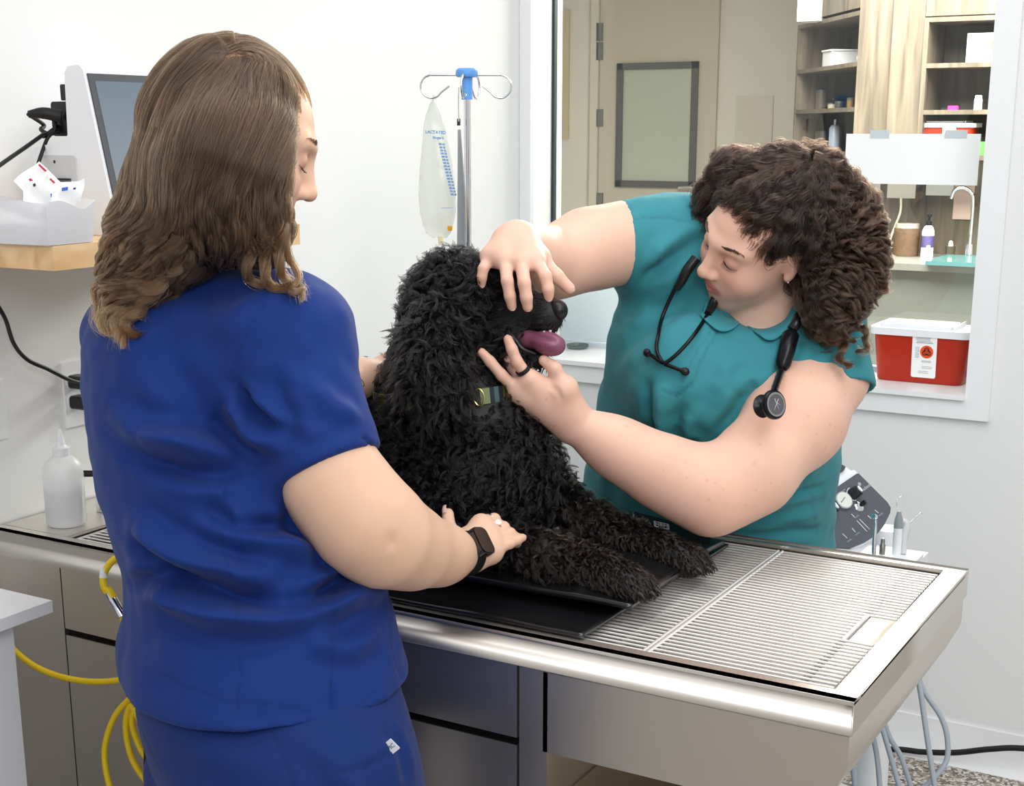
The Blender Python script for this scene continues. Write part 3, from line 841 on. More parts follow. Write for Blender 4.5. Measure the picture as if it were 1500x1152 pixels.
for lev, (z, f) in enumerate(((0, 0), (.022, .33), (.045, .7), (.062, 1))):
    r_ = []
    for i, (a, b) in enumerate(zip(ringpts(cs), ringpts(tp))):
        p = a * (1 - f) + b * f
        wv = .004 * f * math.sin(i * .9) - .008 * f * math.exp(-((i - 6) / 1.6) ** 2)
        r_.append(bm.verts.new(bp(p[0], p[1], z + wv)))
    rim.append(r_)
for a, b in zip(rim, rim[1:]):
    for k in range(len(a)): bm.faces.new((a[k], a[(k + 1) % len(a)], b[(k + 1) % len(a)], b[k]))
bm.faces.new(rim[0])
geom = bmesh.ops.solidify(bm, geom=bm.faces[:], thickness=.0018)
bm_obj('tub_wall', bm, BINM, bn, smooth=30)
def slip(label, a, b, z, ang, lean, w, h, marks, curl=.0):
    t = thing('paper_packet', label, 'packet', bp(a, b, z), group='torn packets in the white tub')
    up = np.array([0, 0, 1.]); fr = RT * math.cos(lean) * 0 - FW
    ex = cv(math.cos(ang), math.sin(ang), 0.15); ex /= np.linalg.norm(ex); ey = cv(-math.sin(ang), math.cos(ang), -lean); ey -= ex * (ex @ ey); ey /= np.linalg.norm(ey); nz = np.cross(ex, ey)
    o = bp(a, b, z); n = 6; vs = []; fs = []
    for j in range(n + 1):
        for i in range(n + 1):
            u, v = (i / n - .5) * w, (j / n - .5) * h
            vs.append(o + ex * u + ey * v + nz * (curl * (u / w) ** 2 * 4 + .003 * math.sin(7 * u / w + 5 * v / h)))
    for j in range(n):
        for i in range(n): k = j * (n + 1) + i; fs.append((k, k + 1, k + n + 2, k + n + 1))
    mesh_obj('sheet', vs, fs, PAPER, t, smooth=True)
    for (u, v, ww, hh, c) in marks:
        prism('print_mark', [(u - ww / 2, v - hh / 2), (u + ww / 2, v - hh / 2), (u + ww / 2, v + hh / 2), (u - ww / 2, v + hh / 2)], o + nz * (.0035 + abs(curl)), ex, ey, nz, .0004, c, t)
RED = mat('red_print', (196, 40, 62), .6); BLU = mat('blue_print', (52, 104, 190), .6)
slip('torn white packet with red stripes, topmost of the tub', .62, .35, .088, -.75, .25, .055, .05, [(-.012, .02, .016, .003, RED), (.015, .016, .01, .003, RED), (-.008, -.006, .007, .004, RED), (.012, -.006, .008, .003, RED)], .004)
slip('crumpled white packet with a blue emblem in front of the red striped one', .70, .12, .072, .12, .45, .06, .045, [(.002, .004, .010, .006, BLU), (-.02, -.004, .003, .007, BLU), (.018, .002, .004, .003, INK)], .005)
slip('plain white slip with one black dot at the left in the tub', .32, .22, .074, .35, .4, .045, .05, [(0.0, .012, .004, .005, INK)], .004)

# ------------------------------------------------------------------ wall plates, cords, bottle, tap
wp = thing('wall_outlet', 'white double outlet plate on the wall below the shelf', 'outlet', (XL, 1.77, 1.1))
a, b_ = on(88, 532, 0, XL), on(140, 617, 0, XL)
box('plate', (XL + .0005, a[1], b_[2]), (XL + .006, a[1] + .085, a[2]), TRIM_WHITE, wp, bevel=.002)
pl1, pl2 = on(112, 560, 0, XL + .02), on(114, 590, 0, XL + .02)
for p in (pl1, pl2): prism('socket', rrect(.034, .028, .012), (XL + .006, p[1] + .006, p[2]), EY, EZ, EX, .002, PLASTIC_W, wp)
def plug(label, p, cordpts):
    t = thing('power_plug', label, 'plug', p)
    prism('plug_body', rrect(.03, .024, .006), (XL + .0085, p[1] + .006, p[2]), EY, EZ, EX, .034, PLASTIC_B, t, bevel=.004)
    if cordpts is not None: tube('power_cord', cordpts, .0036, RUBBER_B, t)
plug('upper black plug with cord curving down from the left', pl1, [pl1 + np.array([.02, -.005, 0]), on(100, 556, 0, XL + .045), on(70, 541, 0, XL + .045), on(40, 527, 0, XL + .04), on(20, 503, 0, XL + .03), on(8, 468, 0, XL + .02), on(-8, 440, 0, XL + .02)])
plug('lower black plug in the outlet, its cord hidden', pl2, [pl2 + np.array([.03, .0, 0]), pl2 + np.array([.05, .03, -.02]), pl2 + np.array([.05, .1, -.08])])
a, b_ = on(-30, 560, 0, XL), on(10, 641, 0, XL)
sw = thing('wall_switch', 'white switch plate on the wall left of the outlet', 'switch', (XL, a[1], 1.1))
box('plate', (XL + .0005, a[1], b_[2]), (XL + .006, b_[1], a[2]), TRIM_WHITE, sw, bevel=.002)
box('rocker', (XL + .006, a[1] + .012, b_[2] + .02), (XL + .009, b_[1] - .014, a[2] - .02), PLASTIC_W, sw, bevel=.0015)

p = on(98, 768, 2, TOP)
bt = thing('squeeze_bottle', 'frosted squeeze bottle half full with pointed nozzle on the steel table', 'bottle', p)
FROST = mat('frosted_plastic', (250, 251, 252), .3, alpha=.62)
k = .0345
lathe('bottle_body', [(0, .0005), (k * .9, .0005), (k, .006), (k, .09), (k * .98, .1), (k * .85, .112), (k * .55, .121), (.013, .124), (0, .124)], p, FROST, bt, n=32)
lathe('liquid', [(0, .0015), (k * .86, .0015), (k * .955, .008), (k * .955, .068), (0, .068)], p, mat('clear_liquid', (226, 230, 234), .2), bt, n=32)
nz_ = lathe('screw_cap', [(0, .1235), (.0145, .1235), (.0145, .138), (.010, .1395), (.0085, .142), (0, .142)], p, PLASTIC_W, bt)
lathe('nozzle', [(0, .1415), (.0078, .1415), (.0035, .166), (.0022, .170), (0, .1702)], p, PLASTIC_W, nz_)

p = on(152, 749, 2, TOP)
fc = thing('faucet', 'chrome tap with black lever at the wall end of the table', 'faucet', p)
lathe('base', [(0, .0005), (.013, .0005), (.013, .022), (.010, .026), (.007, .03), (.007, .045), (0, .045)], p, CHROME, fc)
tube('spout', [p + EZ * .04, p + EZ * .062, p + np.array([.03, .0, .078]), p + np.array([.09, .0, .08]), p + np.array([.13, 0, .065])], .007, CHROME, fc)
tube('lever', [p + EZ * .07 + RT * -.002, p + EZ * .07 + RT * -.034], [.0055, .0062], PLASTIC_B, fc, sm=0)

# ------------------------------------------------------------------ yellow hose
YEL = mat('yellow_hose', (238, 204, 22), .35)
hs = thing('oxygen_hose', 'yellow gas hose looping past the steel cabinet with metal coupling', 'hose', (-1.6, 1.5, .7))
def H(px, py, d=2.235): return at(px, py, d)
tube('supply_line', [H(-25, 880, 2.36), H(2, 925, 2.33), H(18, 950, 2.32), H(52, 977, 2.30), H(98, 994, 2.28), H(150, 999, 2.26), H(200, 990, 2.25), H(250, 960, 2.24)], .0052, YEL, hs)
tube('coil', [H(205, 1016), H(188, 1026), H(168, 1050), H(156, 1082), H(153, 1110), H(160, 1150), H(180, 1195), H(215, 1215), H(240, 1180), H(236, 1120), H(215, 1075), H(196, 1042), H(190, 1035), H(184, 1060), H(188, 1095), H(200, 1125), H(222, 1150), H(248, 1140), H(240, 1095), H(212, 1055), H(198, 1040), H(193, 1058), H(200, 1085), H(214, 1110), H(240, 1130)], .005, YEL, hs)
tube('branch_line', [H(215, 806, 2.19), H(188, 810, 2.19), H(165, 822, 2.19), H(153, 840, 2.19), H(152, 858, 2.19), H(160, 872, 2.19), H(165, 877, 2.19)], .0058, YEL, hs)
cp = tube('coupling', [H(159, 868, 2.19), H(162, 876, 2.19), H(164, 879, 2.19), H(164.5, 880, 2.19), H(179, 903, 2.19)], [.0075, .0085, .0088, .0092, .0092], CHROME, hs, sm=0, n=16)
tube('hose_sleeve', [H(157, 862, 2.19), H(164, 877, 2.19)], [.0075, .0085], YEL, cp, sm=0)
tube('white_tape', [H(152.5, 833, 2.19), H(151.5, 847, 2.19)], .0064, PLASTIC_W, hs, sm=0)
tube('outlet_line', [H(177, 900, 2.19), H(183, 910, 2.19), H(205, 928, 2.2), H(240, 945, 2.2)], .006, YEL, hs)
br = thing('hose_bracket', 'black bracket holding the yellow hose coil beside the blue trousers', 'bracket', (-1.55, 1.52, .5))
bm = bmesh.new(); c = H(222, 1115, 2.2)
add_tube(bm, [H(216, 1070, 2.20), H(216, 1120, 2.20), H(216, 1260, 2.20)], .006, 10); add_tube(bm, [H(216, 1074, 2.20), H(290, 1090, 2.22)], .006, 10)
bm_obj('arm', bm, RUBBER_B, br, smooth=40)
prism('holder_body', rrect(.07, .12, .008), H(252, 1150, 2.205), RT, CU, FW, .02, PLASTIC_B, br, bevel=.003)
prism('paper_label', rrect(.02, .032, .002), H(232, 1100, 2.19), RT, CU, FW, .001, PAPER, br)

# ------------------------------------------------------------------ drip stand
IVY = 2.45
iv = thing('drip_stand', 'steel drip stand with blue hub and curled hooks behind the dog', 'stand', on(692, 900, 1, IVY) * np.array([1, 1, 0]))
ivb = on(684, 140, 1, IVY); bx_, by_ = ivb[0], ivb[1]
ht = on(684, 100, 1, IVY)[2]; hb = on(684, 112, 1, IVY)[2]; cl_ = on(684, 146, 1, IVY)[2]
lathe('lower_pole', [(0, .06), (.0085, .06), (.0085, 1.2), (0, 1.2)], (bx_, by_, 0), STEEL_D, iv)
lathe('upper_pole', [(0, 1.2), (.0068, 1.2), (.0068, cl_ + .01), (0, cl_ + .01)], (bx_, by_, 0), CHROME, iv)
BLUEP = mat('light_blue_plastic', (96, 156, 226), .4)
bm = bmesh.new(); add_lathe(bm, [(0, 0), (.011, 0), (.0115, cl_ * 0 + hb - cl_ - .002), (.0205, hb - cl_ - .001), (.0225, hb - cl_ + .004), (.0215, ht - cl_ - .004), (.017, ht - cl_), (0, ht - cl_)], (bx_, by_, cl_), n=28)
bm_obj('hub', bm, BLUEP, iv, smooth=40)
hz = on(684, 113, 1, IVY)[2] + .004
def hook(dirx, L, curl):
    d = np.array(dirx, float); d /= np.linalg.norm(d); o = np.array([bx_, by_, hz])
    pts = [o + d * .018, o + d * (L * .5), o + d * (L - .022)]
    cx = o + d * (L - .022) - EZ * .022
    for a in np.linspace(80, -150, 9): pts.append(cx + d * .022 * math.cos(math.radians(a)) + EZ * .022 * math.sin(math.radians(a)))
    pts.append(pts[-1] - d * .016 + EZ * .012)
    return pts
dR = RT.copy()
for v, L in ((dR, .088), (-dR, .092), (np.cross(EZ, dR) + .3 * dR, .08), (-np.cross(EZ, dR) - .2 * dR, .05)):
    hk = hook(v, L, 1)
    tube('hook', hk, .0022, CHROME, iv, sm=4)
bm = bmesh.new()
for k in range(5):
    a = k * 2 * math.pi / 5 + .3; add_tube(bm, [(bx_, by_, .065), (bx_ + .1 * math.cos(a), by_ + .1 * math.sin(a), .06), (bx_ + .22 * math.cos(a), by_ + .22 * math.sin(a), .045)], .012, 10)
bm_obj('base', bm, STEEL_D, iv, smooth=40)
# drip bag
bag = thing('drip_bag', 'clear fluid bag with blue print and orange port hanging from left hook', 'bag', on(640, 260, 1, IVY))
BAGM = bpy.data.materials.new('clear_bag_film'); BAGM.use_nodes = True
def bag_nodes(m, col, a):
    nt = m.node_tree; b = nt.nodes['Principled BSDF']; b.inputs['Base Color'].default_value = srgb(col); b.inputs['Roughness'].default_value = .15; b.inputs['Alpha'].default_value = a; b.inputs['Specular IOR Level'].default_value = .7
    tc = nt.nodes.new('ShaderNodeTexCoord'); n = nt.nodes.new('ShaderNodeTexNoise'); n.inputs['Scale'].default_value = 35; bp_ = nt.nodes.new('ShaderNodeBump'); bp_.inputs['Strength'].default_value = .5; bp_.inputs['Distance'].default_value = .004
    nt.links.new(tc.outputs['Object'], n.inputs['Vector']); nt.links.new(n.outputs['Fac'], bp_.inputs['Height']); nt.links.new(bp_.outputs['Normal'], b.inputs['Normal'])
bag_nodes(BAGM, (218, 223, 212), .38)
rows = [(634, 636, 146, .002), (630, 640, 152, .004), (623, 648, 170, .007), (620, 652, 188, .008), (618, 658, 215, .012), (614.5, 664, 250, .018), (613, 668, 285, .021), (615, 668, 310, .019), (619, 664, 330, .012), (624, 660, 342, .006), (634, 654, 349, .003)]
vs = []; n = 24
for (l, r_, y, th) in rows:
    a, b_ = on(l, y, 1, IVY - .012), on(r_, y, 1, IVY + .012); m_ = (a + b_) / 2; h = (b_ - a) / 2; tn = np.cross(EZ, h); tn /= np.linalg.norm(tn)
    for k in range(n): t = 2 * math.pi * k / n; vs.append(m_ + h * math.cos(t) + tn * th * math.sin(t))
fs = [(i * n + k, i * n + (k + 1) % n, (i + 1) * n + (k + 1) % n, (i + 1) * n + k) for i in range(len(rows) - 1) for k in range(n)]
mesh_obj('film', vs, fs, BAGM, bag, smooth=True)
IVB = mat('blue_bag_print', (88, 142, 204), .6)
exb = on(668, 260, 1, IVY + .012) - on(613, 260, 1, IVY - .012); exb /= np.linalg.norm(exb)
def bagtext(s, px, py, size, tilt=0): 
    ey_ = EZ * 1.0; e = exb * math.cos(tilt) - EZ * math.sin(tilt)
    text('bag_print', s, on(px, py, 1, IVY - .026), e, EZ, size, IVB, bag, bold=.0002)
bagtext('LACTATED', 638, 194, .0085, .05); bagtext("Ringer's", 642, 202, .007, .05)
for i in range(17): bagtext('|||||| ||||', 647 + 6.5 * i / 6, 211 + i * 4.6, .0042, .06)
bagtext('________', 655, 303, .006)
lathe('orange_port', [(0, 0), (.005, 0), (.0055, .004), (.0045, .010), (0, .010)], on(659, 331, 1, IVY - .01), mat('orange_plastic', (240, 168, 20), .4), bag, axis=(0, 0, -1))
lathe('bag_port', [(0, -.004), (.006, -.004), (.0062, .008), (.005, .014), (0, .014)], on(646, 349, 1, IVY), mat('cream_plastic', (236, 230, 190), .4), bag, axis=(0, 0, -1))
lathe('tube_clamp', [(0, 0), (.0065, 0), (.0065, .016), (0, .016)], on(651, 357, 1, IVY), PLASTIC_W, bag, axis=(0, 0, -1))
bm = bmesh.new(); add_tube(bm, [on(634, 147, 1, IVY), on(634.5, 142, 1, IVY - .001), on(636, 139, 1, IVY - .001)], .0015, 8); bm_obj('hang_loop', bm, BAGM, bag)
st = thing('hanging_strap', 'flat grey strap hanging edge on beside the drip pole', 'strap', on(674, 250, 1, IVY - .03))
YS = IVY - .035
tube('wire_loop', [on(672, 128, 1, YS), on(671.5, 150, 1, YS), on(672, 178, 1, YS)], .0013, CHROME, st)
box('clip', on(669.5, 184, 1, YS), on(674.5, 174, 1, YS + .006), PLASTIC_B, st, bevel=.001)
bm = bmesh.new(); pr_ = [on(670.5, 190, 1, YS), on(673.5, 190, 1, YS + .006), on(681, 290, 1, YS + .01), on(680, 420, 1, YS + .01), on(669, 420, 1, YS), on(670, 290, 1, YS)]
vv = [bm.verts.new(q) for q in pr_] + [bm.verts.new(q + np.array([0, .004, 0])) for q in pr_]
bm.faces.new(vv[:6]); bm.faces.new(vv[6:][::-1])
for k in range(6): bm.faces.new((vv[(k + 1) % 6], vv[k], vv[6 + k], vv[6 + (k + 1) % 6]))
bm_obj('webbing', bm, mat('grey_strap', (150, 154, 158), .35, .4), st)

# ------------------------------------------------------------------ dental cart behind the table
DC = at(1255, 752, 2.82)
dN = cv(.30, .42, .86); dN /= np.linalg.norm(dN)
def dp(px, py, off=0.):                     # point on the tilted control panel
    r_ = ray(px, py); return CAM + r_ * (((DC + dN * off) - CAM) @ dN / (r_ @ dN))
dex = dp(1272, 712) - dp(1258, 722); dex /= np.linalg.norm(dex); dey = np.cross(dN, dex)
cart = thing('dental_cart', 'white dental cart with charcoal control panel behind the steel table', 'cart', (DC[0], DC[1] + .12, 0))
pan = [(1196, 735), (1206, 727), (1230, 711), (1255, 694), (1258, 694), (1265, 701), (1285, 721), (1300, 736), (1305, 744), (1304, 752), (1296, 768), (1285, 783), (1268, 794), (1246, 803), (1222, 802), (1210, 796), (1196, 788)]
P3 = [dp(*q) for q in pan]
uv = [((q - DC) @ dex, (q - DC) @ dey) for q in P3]
panel = prism('control_panel', uv, DC - dN * .006, dex, dey, dN, .006, mat('charcoal_panel', (84, 87, 96), .5), cart, bevel=.0015)
cx_, cy_ = np.mean(uv, 0)
big = [((a - cx_) * 1.10 + cx_ - .004, (b_ - cy_) * 1.12 + cy_ + .004) for a, b_ in uv]
prism('cart_body', big, DC - dN * .075, dex, dey, dN, .0685, PLASTIC_W, cart, bevel=.006, seg=3)
tp_ = [(1190, 690), (1192, 678), (1232, 680), (1239, 684), (1236, 690), (1205, 706), (1190, 712)]
tq = [dp(*q, .0) for q in tp_]; tu = [((q - DC) @ dex, (q - DC) @ dey) for q in tq]
prism('top_tray', tu, DC - dN * .03, dex, dey, dN, .03, PLASTIC_DG, cart, bevel=.003)
tu2 = [((a - np.mean(tu, 0)[0]) * .72 + np.mean(tu, 0)[0], (b_ - np.mean(tu, 0)[1]) * .72 + np.mean(tu, 0)[1]) for a, b_ in tu]
prism('tray_well', tu2, DC + dN * .0, dex, dey, dN, .001, mat('black_well', (28, 32, 30), .3), cart)
tu3 = [dp(*q) for q in [(1186, 716), (1240, 681), (1258, 694), (1190, 740)]]
prism('white_shoulder', [((q - DC) @ dex, (q - DC) @ dey) for q in tu3], DC - dN * .04, dex, dey, dN, .033, PLASTIC_W, cart, bevel=.004)
ndir = dN * .8 + dex * .55; ndir /= np.linalg.norm(ndir)
for (px, py, r_) in ((1215, 748, .0125), (1250, 724, .0115)):
    kb = lathe('knob', [(0, 0), (r_, 0), (r_, .02), (r_ * .9, .022), (0, .022)], dp(px - 3, py + 2), PLASTIC_B, panel, axis=ndir, n=24)
    lathe('knob_cap', [(0, .022), (r_ * .62, .022), (r_ * .62, .0235), (0, .0235)], dp(px - 3, py + 2), PLASTIC_W, panel, axis=ndir)
    bm = bmesh.new(); add_tube(bm, [dp(px, py, .0008) + (r_ + .003) * (dex * math.cos(a) + dey * math.sin(a)) for a in np.linspace(1.4, 4.4, 12)], .0009, 6); bm_obj('dial_arc', bm, PLASTIC_W, panel)
g = lathe('pressure_gauge', [(0, 0), (.019, 0), (.0195, .006), (.0185, .008), (0, .008)], dp(1234, 735), CHROME, panel, axis=dN, n=32)
lathe('gauge_face', [(0, .0081), (.0165, .0081), (.0165, .0086), (0, .0086)], dp(1234, 735), mat('gauge_face', (224, 224, 218), .3), panel, axis=dN, n=32)
q = dp(1234, 735, .009)
bm = bmesh.new(); add_tube(bm, [q - dex * .004, q + dex * .012 + dey * .004], .0006, 6); bm_obj('gauge_needle', bm, INK, panel)
t_ = lathe('toggle_bezel', [(0, 0), (.0105, 0), (.0105, .002), (.008, .004), (0, .004)], dp(1258, 743), CHROME, panel, axis=dN)
lathe('toggle', [(0, .003), (.005, .003), (.0045, .014), (0, .0142)], dp(1260, 741), PLASTIC_B, panel, axis=ndir)
bm = bmesh.new()
for a, b_ in (((1247, 753), (1252, 758.5)), ((1255, 763), (1270, 779)), ((1259, 761), (1274, 776)), ((1234, 782), (1241, 789)), ((1248, 774), (1253, 780)), ((1281.5, 747.5), (1287, 752)), ((1271, 755.5), (1276, 760))):
    add_tube(bm, [dp(*a, .0008), dp(*b_, .0008)], .0008, 6)
bm_obj('panel_markings', bm, PLASTIC_W, panel)
text('maker_name', 'inovadent', dp(1265, 717, .0006), dex, dey, .0105, mat('pale_print', (190, 194, 202), .5), panel)
lathe('maker_logo', [(0, 0), (.0038, 0), (.0038, .0005), (.0022, .0005), (.0022, .0003), (0, .0003)], dp(1259, 709.5), mat('pale_logo', (170, 175, 185), .5), panel, axis=dN)
for px, py in ((1244, 792), (1256, 782), (1290, 754), (1255, 757), (1235, 719), (1211, 736)): text('panel_caption', 'mode', dp(px, py, .0006), dex, dey, .0055, bpy.data.materials['pale_logo'], panel)
# tool tray, column, base
trp = on(1312, 812, 2, .790)
box('tool_tray', (trp[0] - .06, trp[1] - .03, trp[2] - .03), (trp[0] + .045, trp[1] + .03, trp[2]), PLASTIC_W, cart, bevel=.006, seg=3)
bm = bmesh.new(); add_box(bm, (DC[0] - .02, DC[1] + .0, trp[2] - .1), (trp[0] + .03, trp[1] + .02, trp[2] - .028)); add_lathe(bm, [(0, 0), (.035, 0), (.03, .70), (0, .70)], (DC[0] + .03, DC[1] + .14, .06))
bm_obj('column', bm, PLASTIC_W, cart, bevel=.004)
bm = bmesh.new()
for k in range(5):
    a = k * 2 * math.pi / 5 + 1.05; add_tube(bm, [(DC[0], DC[1] + .12, .09), (DC[0] + .15 * math.cos(a), DC[1] + .12 + .15 * math.sin(a), .075), (DC[0] + .34 * math.cos(a), DC[1] + .12 + .34 * math.sin(a), .05)], [.06, .045, .03], 12)
bm_obj('base', bm, PLASTIC_W, cart, smooth=40)
DT = (trp - CAM) @ FW
def T(px, py): return at(px, py, DT)
t1 = thing('dental_handpiece', 'slim steel handpiece with round head, first from the control panel', 'dental tool', T(1281, 812))
tube('handle', [T(1280, 812), T(1281, 790), T(1282.5, 768), T(1282, 762)], [.0042, .004, .0032, .003], CHROME, t1, sm=0)
lathe('head', [(0, -.006), (.0045, -.005), (.005, 0), (.0045, .006), (0, .007)], T(1281, 757), CHROME, t1, axis=cv(-.6, .2, .7))
t2 = thing('dental_handpiece', 'short dull steel coupling standing beside the slim handpiece', 'dental tool', T(1292, 812))
lathe('handle', [(0, 0), (.0055, 0), (.0055, .018), (.004, .02), (.004, .027), (.0025, .031), (0, .031)], T(1292, 812), STEEL_D, t2)
t3 = thing('ultrasonic_scaler', 'white scaler with grey nose and fine bent tip', 'dental tool', T(1313, 812))
lathe('handle', [(0, 0), (.0083, 0), (.0083, .052), (0, .052)], T(1313, 812), PLASTIC_W, t3)
lathe('nose', [(0, .052), (.0085, .052), (.0075, .068), (.0035, .084), (0, .085)], T(1313, 812), mat('mid_grey_plastic', (146, 152, 158), .45), t3)
tube('tip', [T(1313.5, 742), T(1314.5, 733), T(1319, 728), T(1322, 727)], [.0012, .001, .0008, .0005], CHROME, t3)
t4 = thing('air_water_syringe', 'grey air water syringe with angled metal nozzle at the tray end', 'dental tool', T(1325, 812))
tube('handle', [T(1323, 812), T(1325, 790), T(1328, 775), T(1327, 766), T(1322, 763)], [.006, .0065, .0072, .006, .004], PLASTIC_LG, t4)
tube('nozzle', [T(1330, 768), T(1342, 757), T(1348, 752), T(1352, 754)], [.0013, .0012, .0012, .001], CHROME, t4)
hg = mat('grey_hose', (168, 178, 190), .4)
for lab, pts in (('pale grey hose hanging straight, outer of the pair by the wall', [(1330, 930), (1346, 1000), (1358, 1080), (1372, 1170)]),
                 ('pale grey hose bowing out widest toward the wall', [(1335, 940), (1350, 1005), (1378, 1050), (1388, 1085), (1384, 1120), (1352, 1155), (1330, 1165)]),
                 ('grey hose hanging beneath the tub corner, middle of the bundle', [(1275, 1020), (1290, 1060), (1305, 1110), (1322, 1170)]),
                 ('grey hose in front of the white cart foot', [(1268, 1050), (1280, 1085), (1286, 1120), (1290, 1170)]),
                 ('white grey hose curling right under the tub', [(1290, 1040), (1303, 1080), (1320, 1110), (1338, 1165)]),
                 ('grey hose hanging closest to the tub underside', [(1236, 1060), (1248, 1100), (1250, 1130), (1254, 1170)])):
    dh = dh + .04 if 'dh' in globals() else 2.62
    o = tube('cart_hose', [at(a, b_, dh) for a, b_ in pts], .0052, hg); tag(o, lab, 'hose', 'dental cart hoses under the table')
o = tube('floor_cable', [on(1230, 1100, 1, YB - .05), on(1310, 1098, 1, YB - .05), on(1350, 1102, 1, YB - .05), on(1400, 1103, 1, YB - .05), on(1450, 1098, 1, YB - .05), on(1500, 1097, 1, YB - .05), on(1600, 1110, 1, YB - .05)], .0075, RUBBER_B)
tag(o, 'black cable running along the foot of the white wall', 'cable')

# ------------------------------------------------------------------ window sill: sharps container, dish, sheet on the glass
REDP = mat('red_sharps_plastic', (178, 44, 22), .38, spec=.4, bump=.02)
def sharps(name, label, c, ex, ey, W, D, Hh, full=True):
    t = thing(name, label, 'container', c); ez = EZ
    def loop(w, d, r_): return rrect(w, d, r_, 6)
    bm = bmesh.new(); rings = []
    for w, d, z in ((W * .86, D * .84, .0), (W * .88, D * .86, .004), (W * .97, D * .97, Hh * .82), (W * .97, D * .97, Hh * .83)):
        rings.append([bm.verts.new(c + ex * u + ey * v + ez * (z + .0006)) for u, v in loop(w, d, .03 * W / .3)])
    for a, b_ in zip(rings, rings[1:]):
        for k in range(len(a)): bm.faces.new((a[k], a[(k + 1) % len(a)], b_[(k + 1) % len(a)], b_[k]))
    bm.faces.new(rings[0][::-1]); bm.faces.new(rings[-1])
    bm_obj('tub', bm, REDP, t, smooth=40)
    lid = prism('lid', rrect(W * 1.05, D * 1.06, .032 * W / .3), c + ez * (Hh * .79), ex, ey, ez, Hh * .12, PLASTIC_W, t, bevel=.003)
    prism('lid_flap', rrect(W * .74, D * .72, .01, cx=-W * .07), c + ez * (Hh * .91), ex, ey, ez, Hh * .06, PLASTIC_W, lid, bevel=.003)
    prism('lid_hinge', rrect(W * .015, D * .9, .001, cx=W * .335), c + ez * (Hh * .91), ex, ey, ez, Hh * .07, PLASTIC_W, lid, bevel=.001)
    # front label
    f = c - ey * (D * .435) + ez * Hh * .02; sl_ = np.array(ez * Hh * .8 - ey * D * .06); sl_ /= np.linalg.norm(sl_); nn = np.cross(ex, sl_)
    lb = prism('front_label', rrect(W * .25, Hh * .72, .005), f + ex * (W * .06) + sl_ * Hh * .44 + nn * .001, ex, sl_, nn, .0006, PAPER, t)
    if full:
        oL = f + ex * (W * .06) + sl_ * Hh * .44 + nn * .0018
        OR = mat('biohazard_orange', (236, 78, 22), .5)
        s = W / .28 * 1.2
        bioc = oL + ex * .006 * s + sl_ * .012 * s
        lathe('biohazard_disc', [(0, 0), (.0155 * s, 0), (.0155 * s, .0004), (0, .0004)], bioc, OR, lb, axis=nn, n=36)
        bm = bmesh.new()
        def arc(cx, cy, r0, r1, a0, a1, n=18):
            vs_ = []
            for k in range(n + 1):
                a = math.radians(a0 + (a1 - a0) * k / n)
                vs_.append([bm.verts.new(bioc + nn * .0008 + ex * (cx + r_ * math.cos(a)) + sl_ * (cy + r_ * math.sin(a))) for r_ in (r0, r1)])
            for x, y in zip(vs_, vs_[1:]): bm.faces.new((x[0], x[1], y[1], y[0]))
        for k in range(3):
            th = 90 + 120 * k; cx, cy = .0052 * s * math.cos(math.radians(th)), .0052 * s * math.sin(math.radians(th))
            arc(cx, cy, .0040 * s, .0062 * s, th - 140, th + 140 - 0)
            arc(cx * 1.0, cy * 1.0, .0062 * s, .0066 * s, th + 180 - 60, th + 180 + 60)
        arc(0, 0, .0055 * s, .0070 * s, 0, 360, 30)
        bm_obj('biohazard_symbol', bm, INK, lb)
        bm = bmesh.new()
        def bar(u, v, w, h): add_prism(bm, [(u - w / 2, v - h / 2), (u + w / 2, v - h / 2), (u + w / 2, v + h / 2), (u - w / 2, v + h / 2)], oL, ex * s, sl_ * s, nn, .0004)
        bar(0, .0335, .040, .0012); bar(0, .037, .036, .0008)
        for v in (.046, .043, .040): bar(-.004 + .001 * (v > .043), v, .034, .0007)
        for v in np.arange(.022, -.004, -.0035): bar(-.0165, v, .010, .0007)
        for v in (-.010, -.013): bar(.006, v, .022, .0008)
        for v in (-.024, -.028, -.036, -.040): bar(.0 if v < -.03 else .008, v, .024, .0007)
        bm_obj('label_lines', bm, mat('grey_print', (120, 126, 136), .6), lb)
    return t
sc_c = on(1331, 562, 2, OZ0); sc_e = np.array([1., 0, 0])
sx0, sx1 = on(1272, 557, 1, YB + .083)[0], on(1400, 563, 1, YB + .083)[0]
Wc = .245
sharps('sharps_container', 'red sharps container with white lid and biohazard label on the sill', np.array([-.862, YB + .155, OZ0 + .0005]), EX, EY, Wc, .145, .150)
p = on(846, 503, 2, OZ0); p[1] = min(p[1], YG - .05); p = on(846, 503, 1, p[1]) * np.array([1, 1, 0]) + np.array([0, 0, OZ0 + .0006])
o = thing('glass_dish', 'small round clear glass dish on the window sill beside the dog muzzle', 'dish', p)
lathe('dish', [(0, 0), (.026, 0), (.032, .004), (.033, .012), (.031, .012), (.028, .005), (0, .004)], p, mat('greenish_glass', (150, 168, 160), .08, trans=.75), o)
a, b_ = on(1240, 196, 1, YG - .003), on(1431, 272, 1, YG - .003)
o = thing('paper_sign', 'blank white sheet taped to the window above the red container', 'paper', (a[0], YG, b_[2]))
box('sheet', (a[0], YG - .003, b_[2]), (b_[0], YG - .0015, a[2]), mat('sign_paper', (252, 254, 255), .6), o)
for x0, x1 in ((1275, 1302), (1384, 1416)):
    q0, q1 = on(x0, 190.5, 1, YG - .005), on(x1, 203, 1, YG - .005)
    box('tape', (q0[0], YG - .0042, q1[2]), (q1[0], YG - .0032, q0[2]), mat('translucent_tape', (206, 214, 222), .4), o)

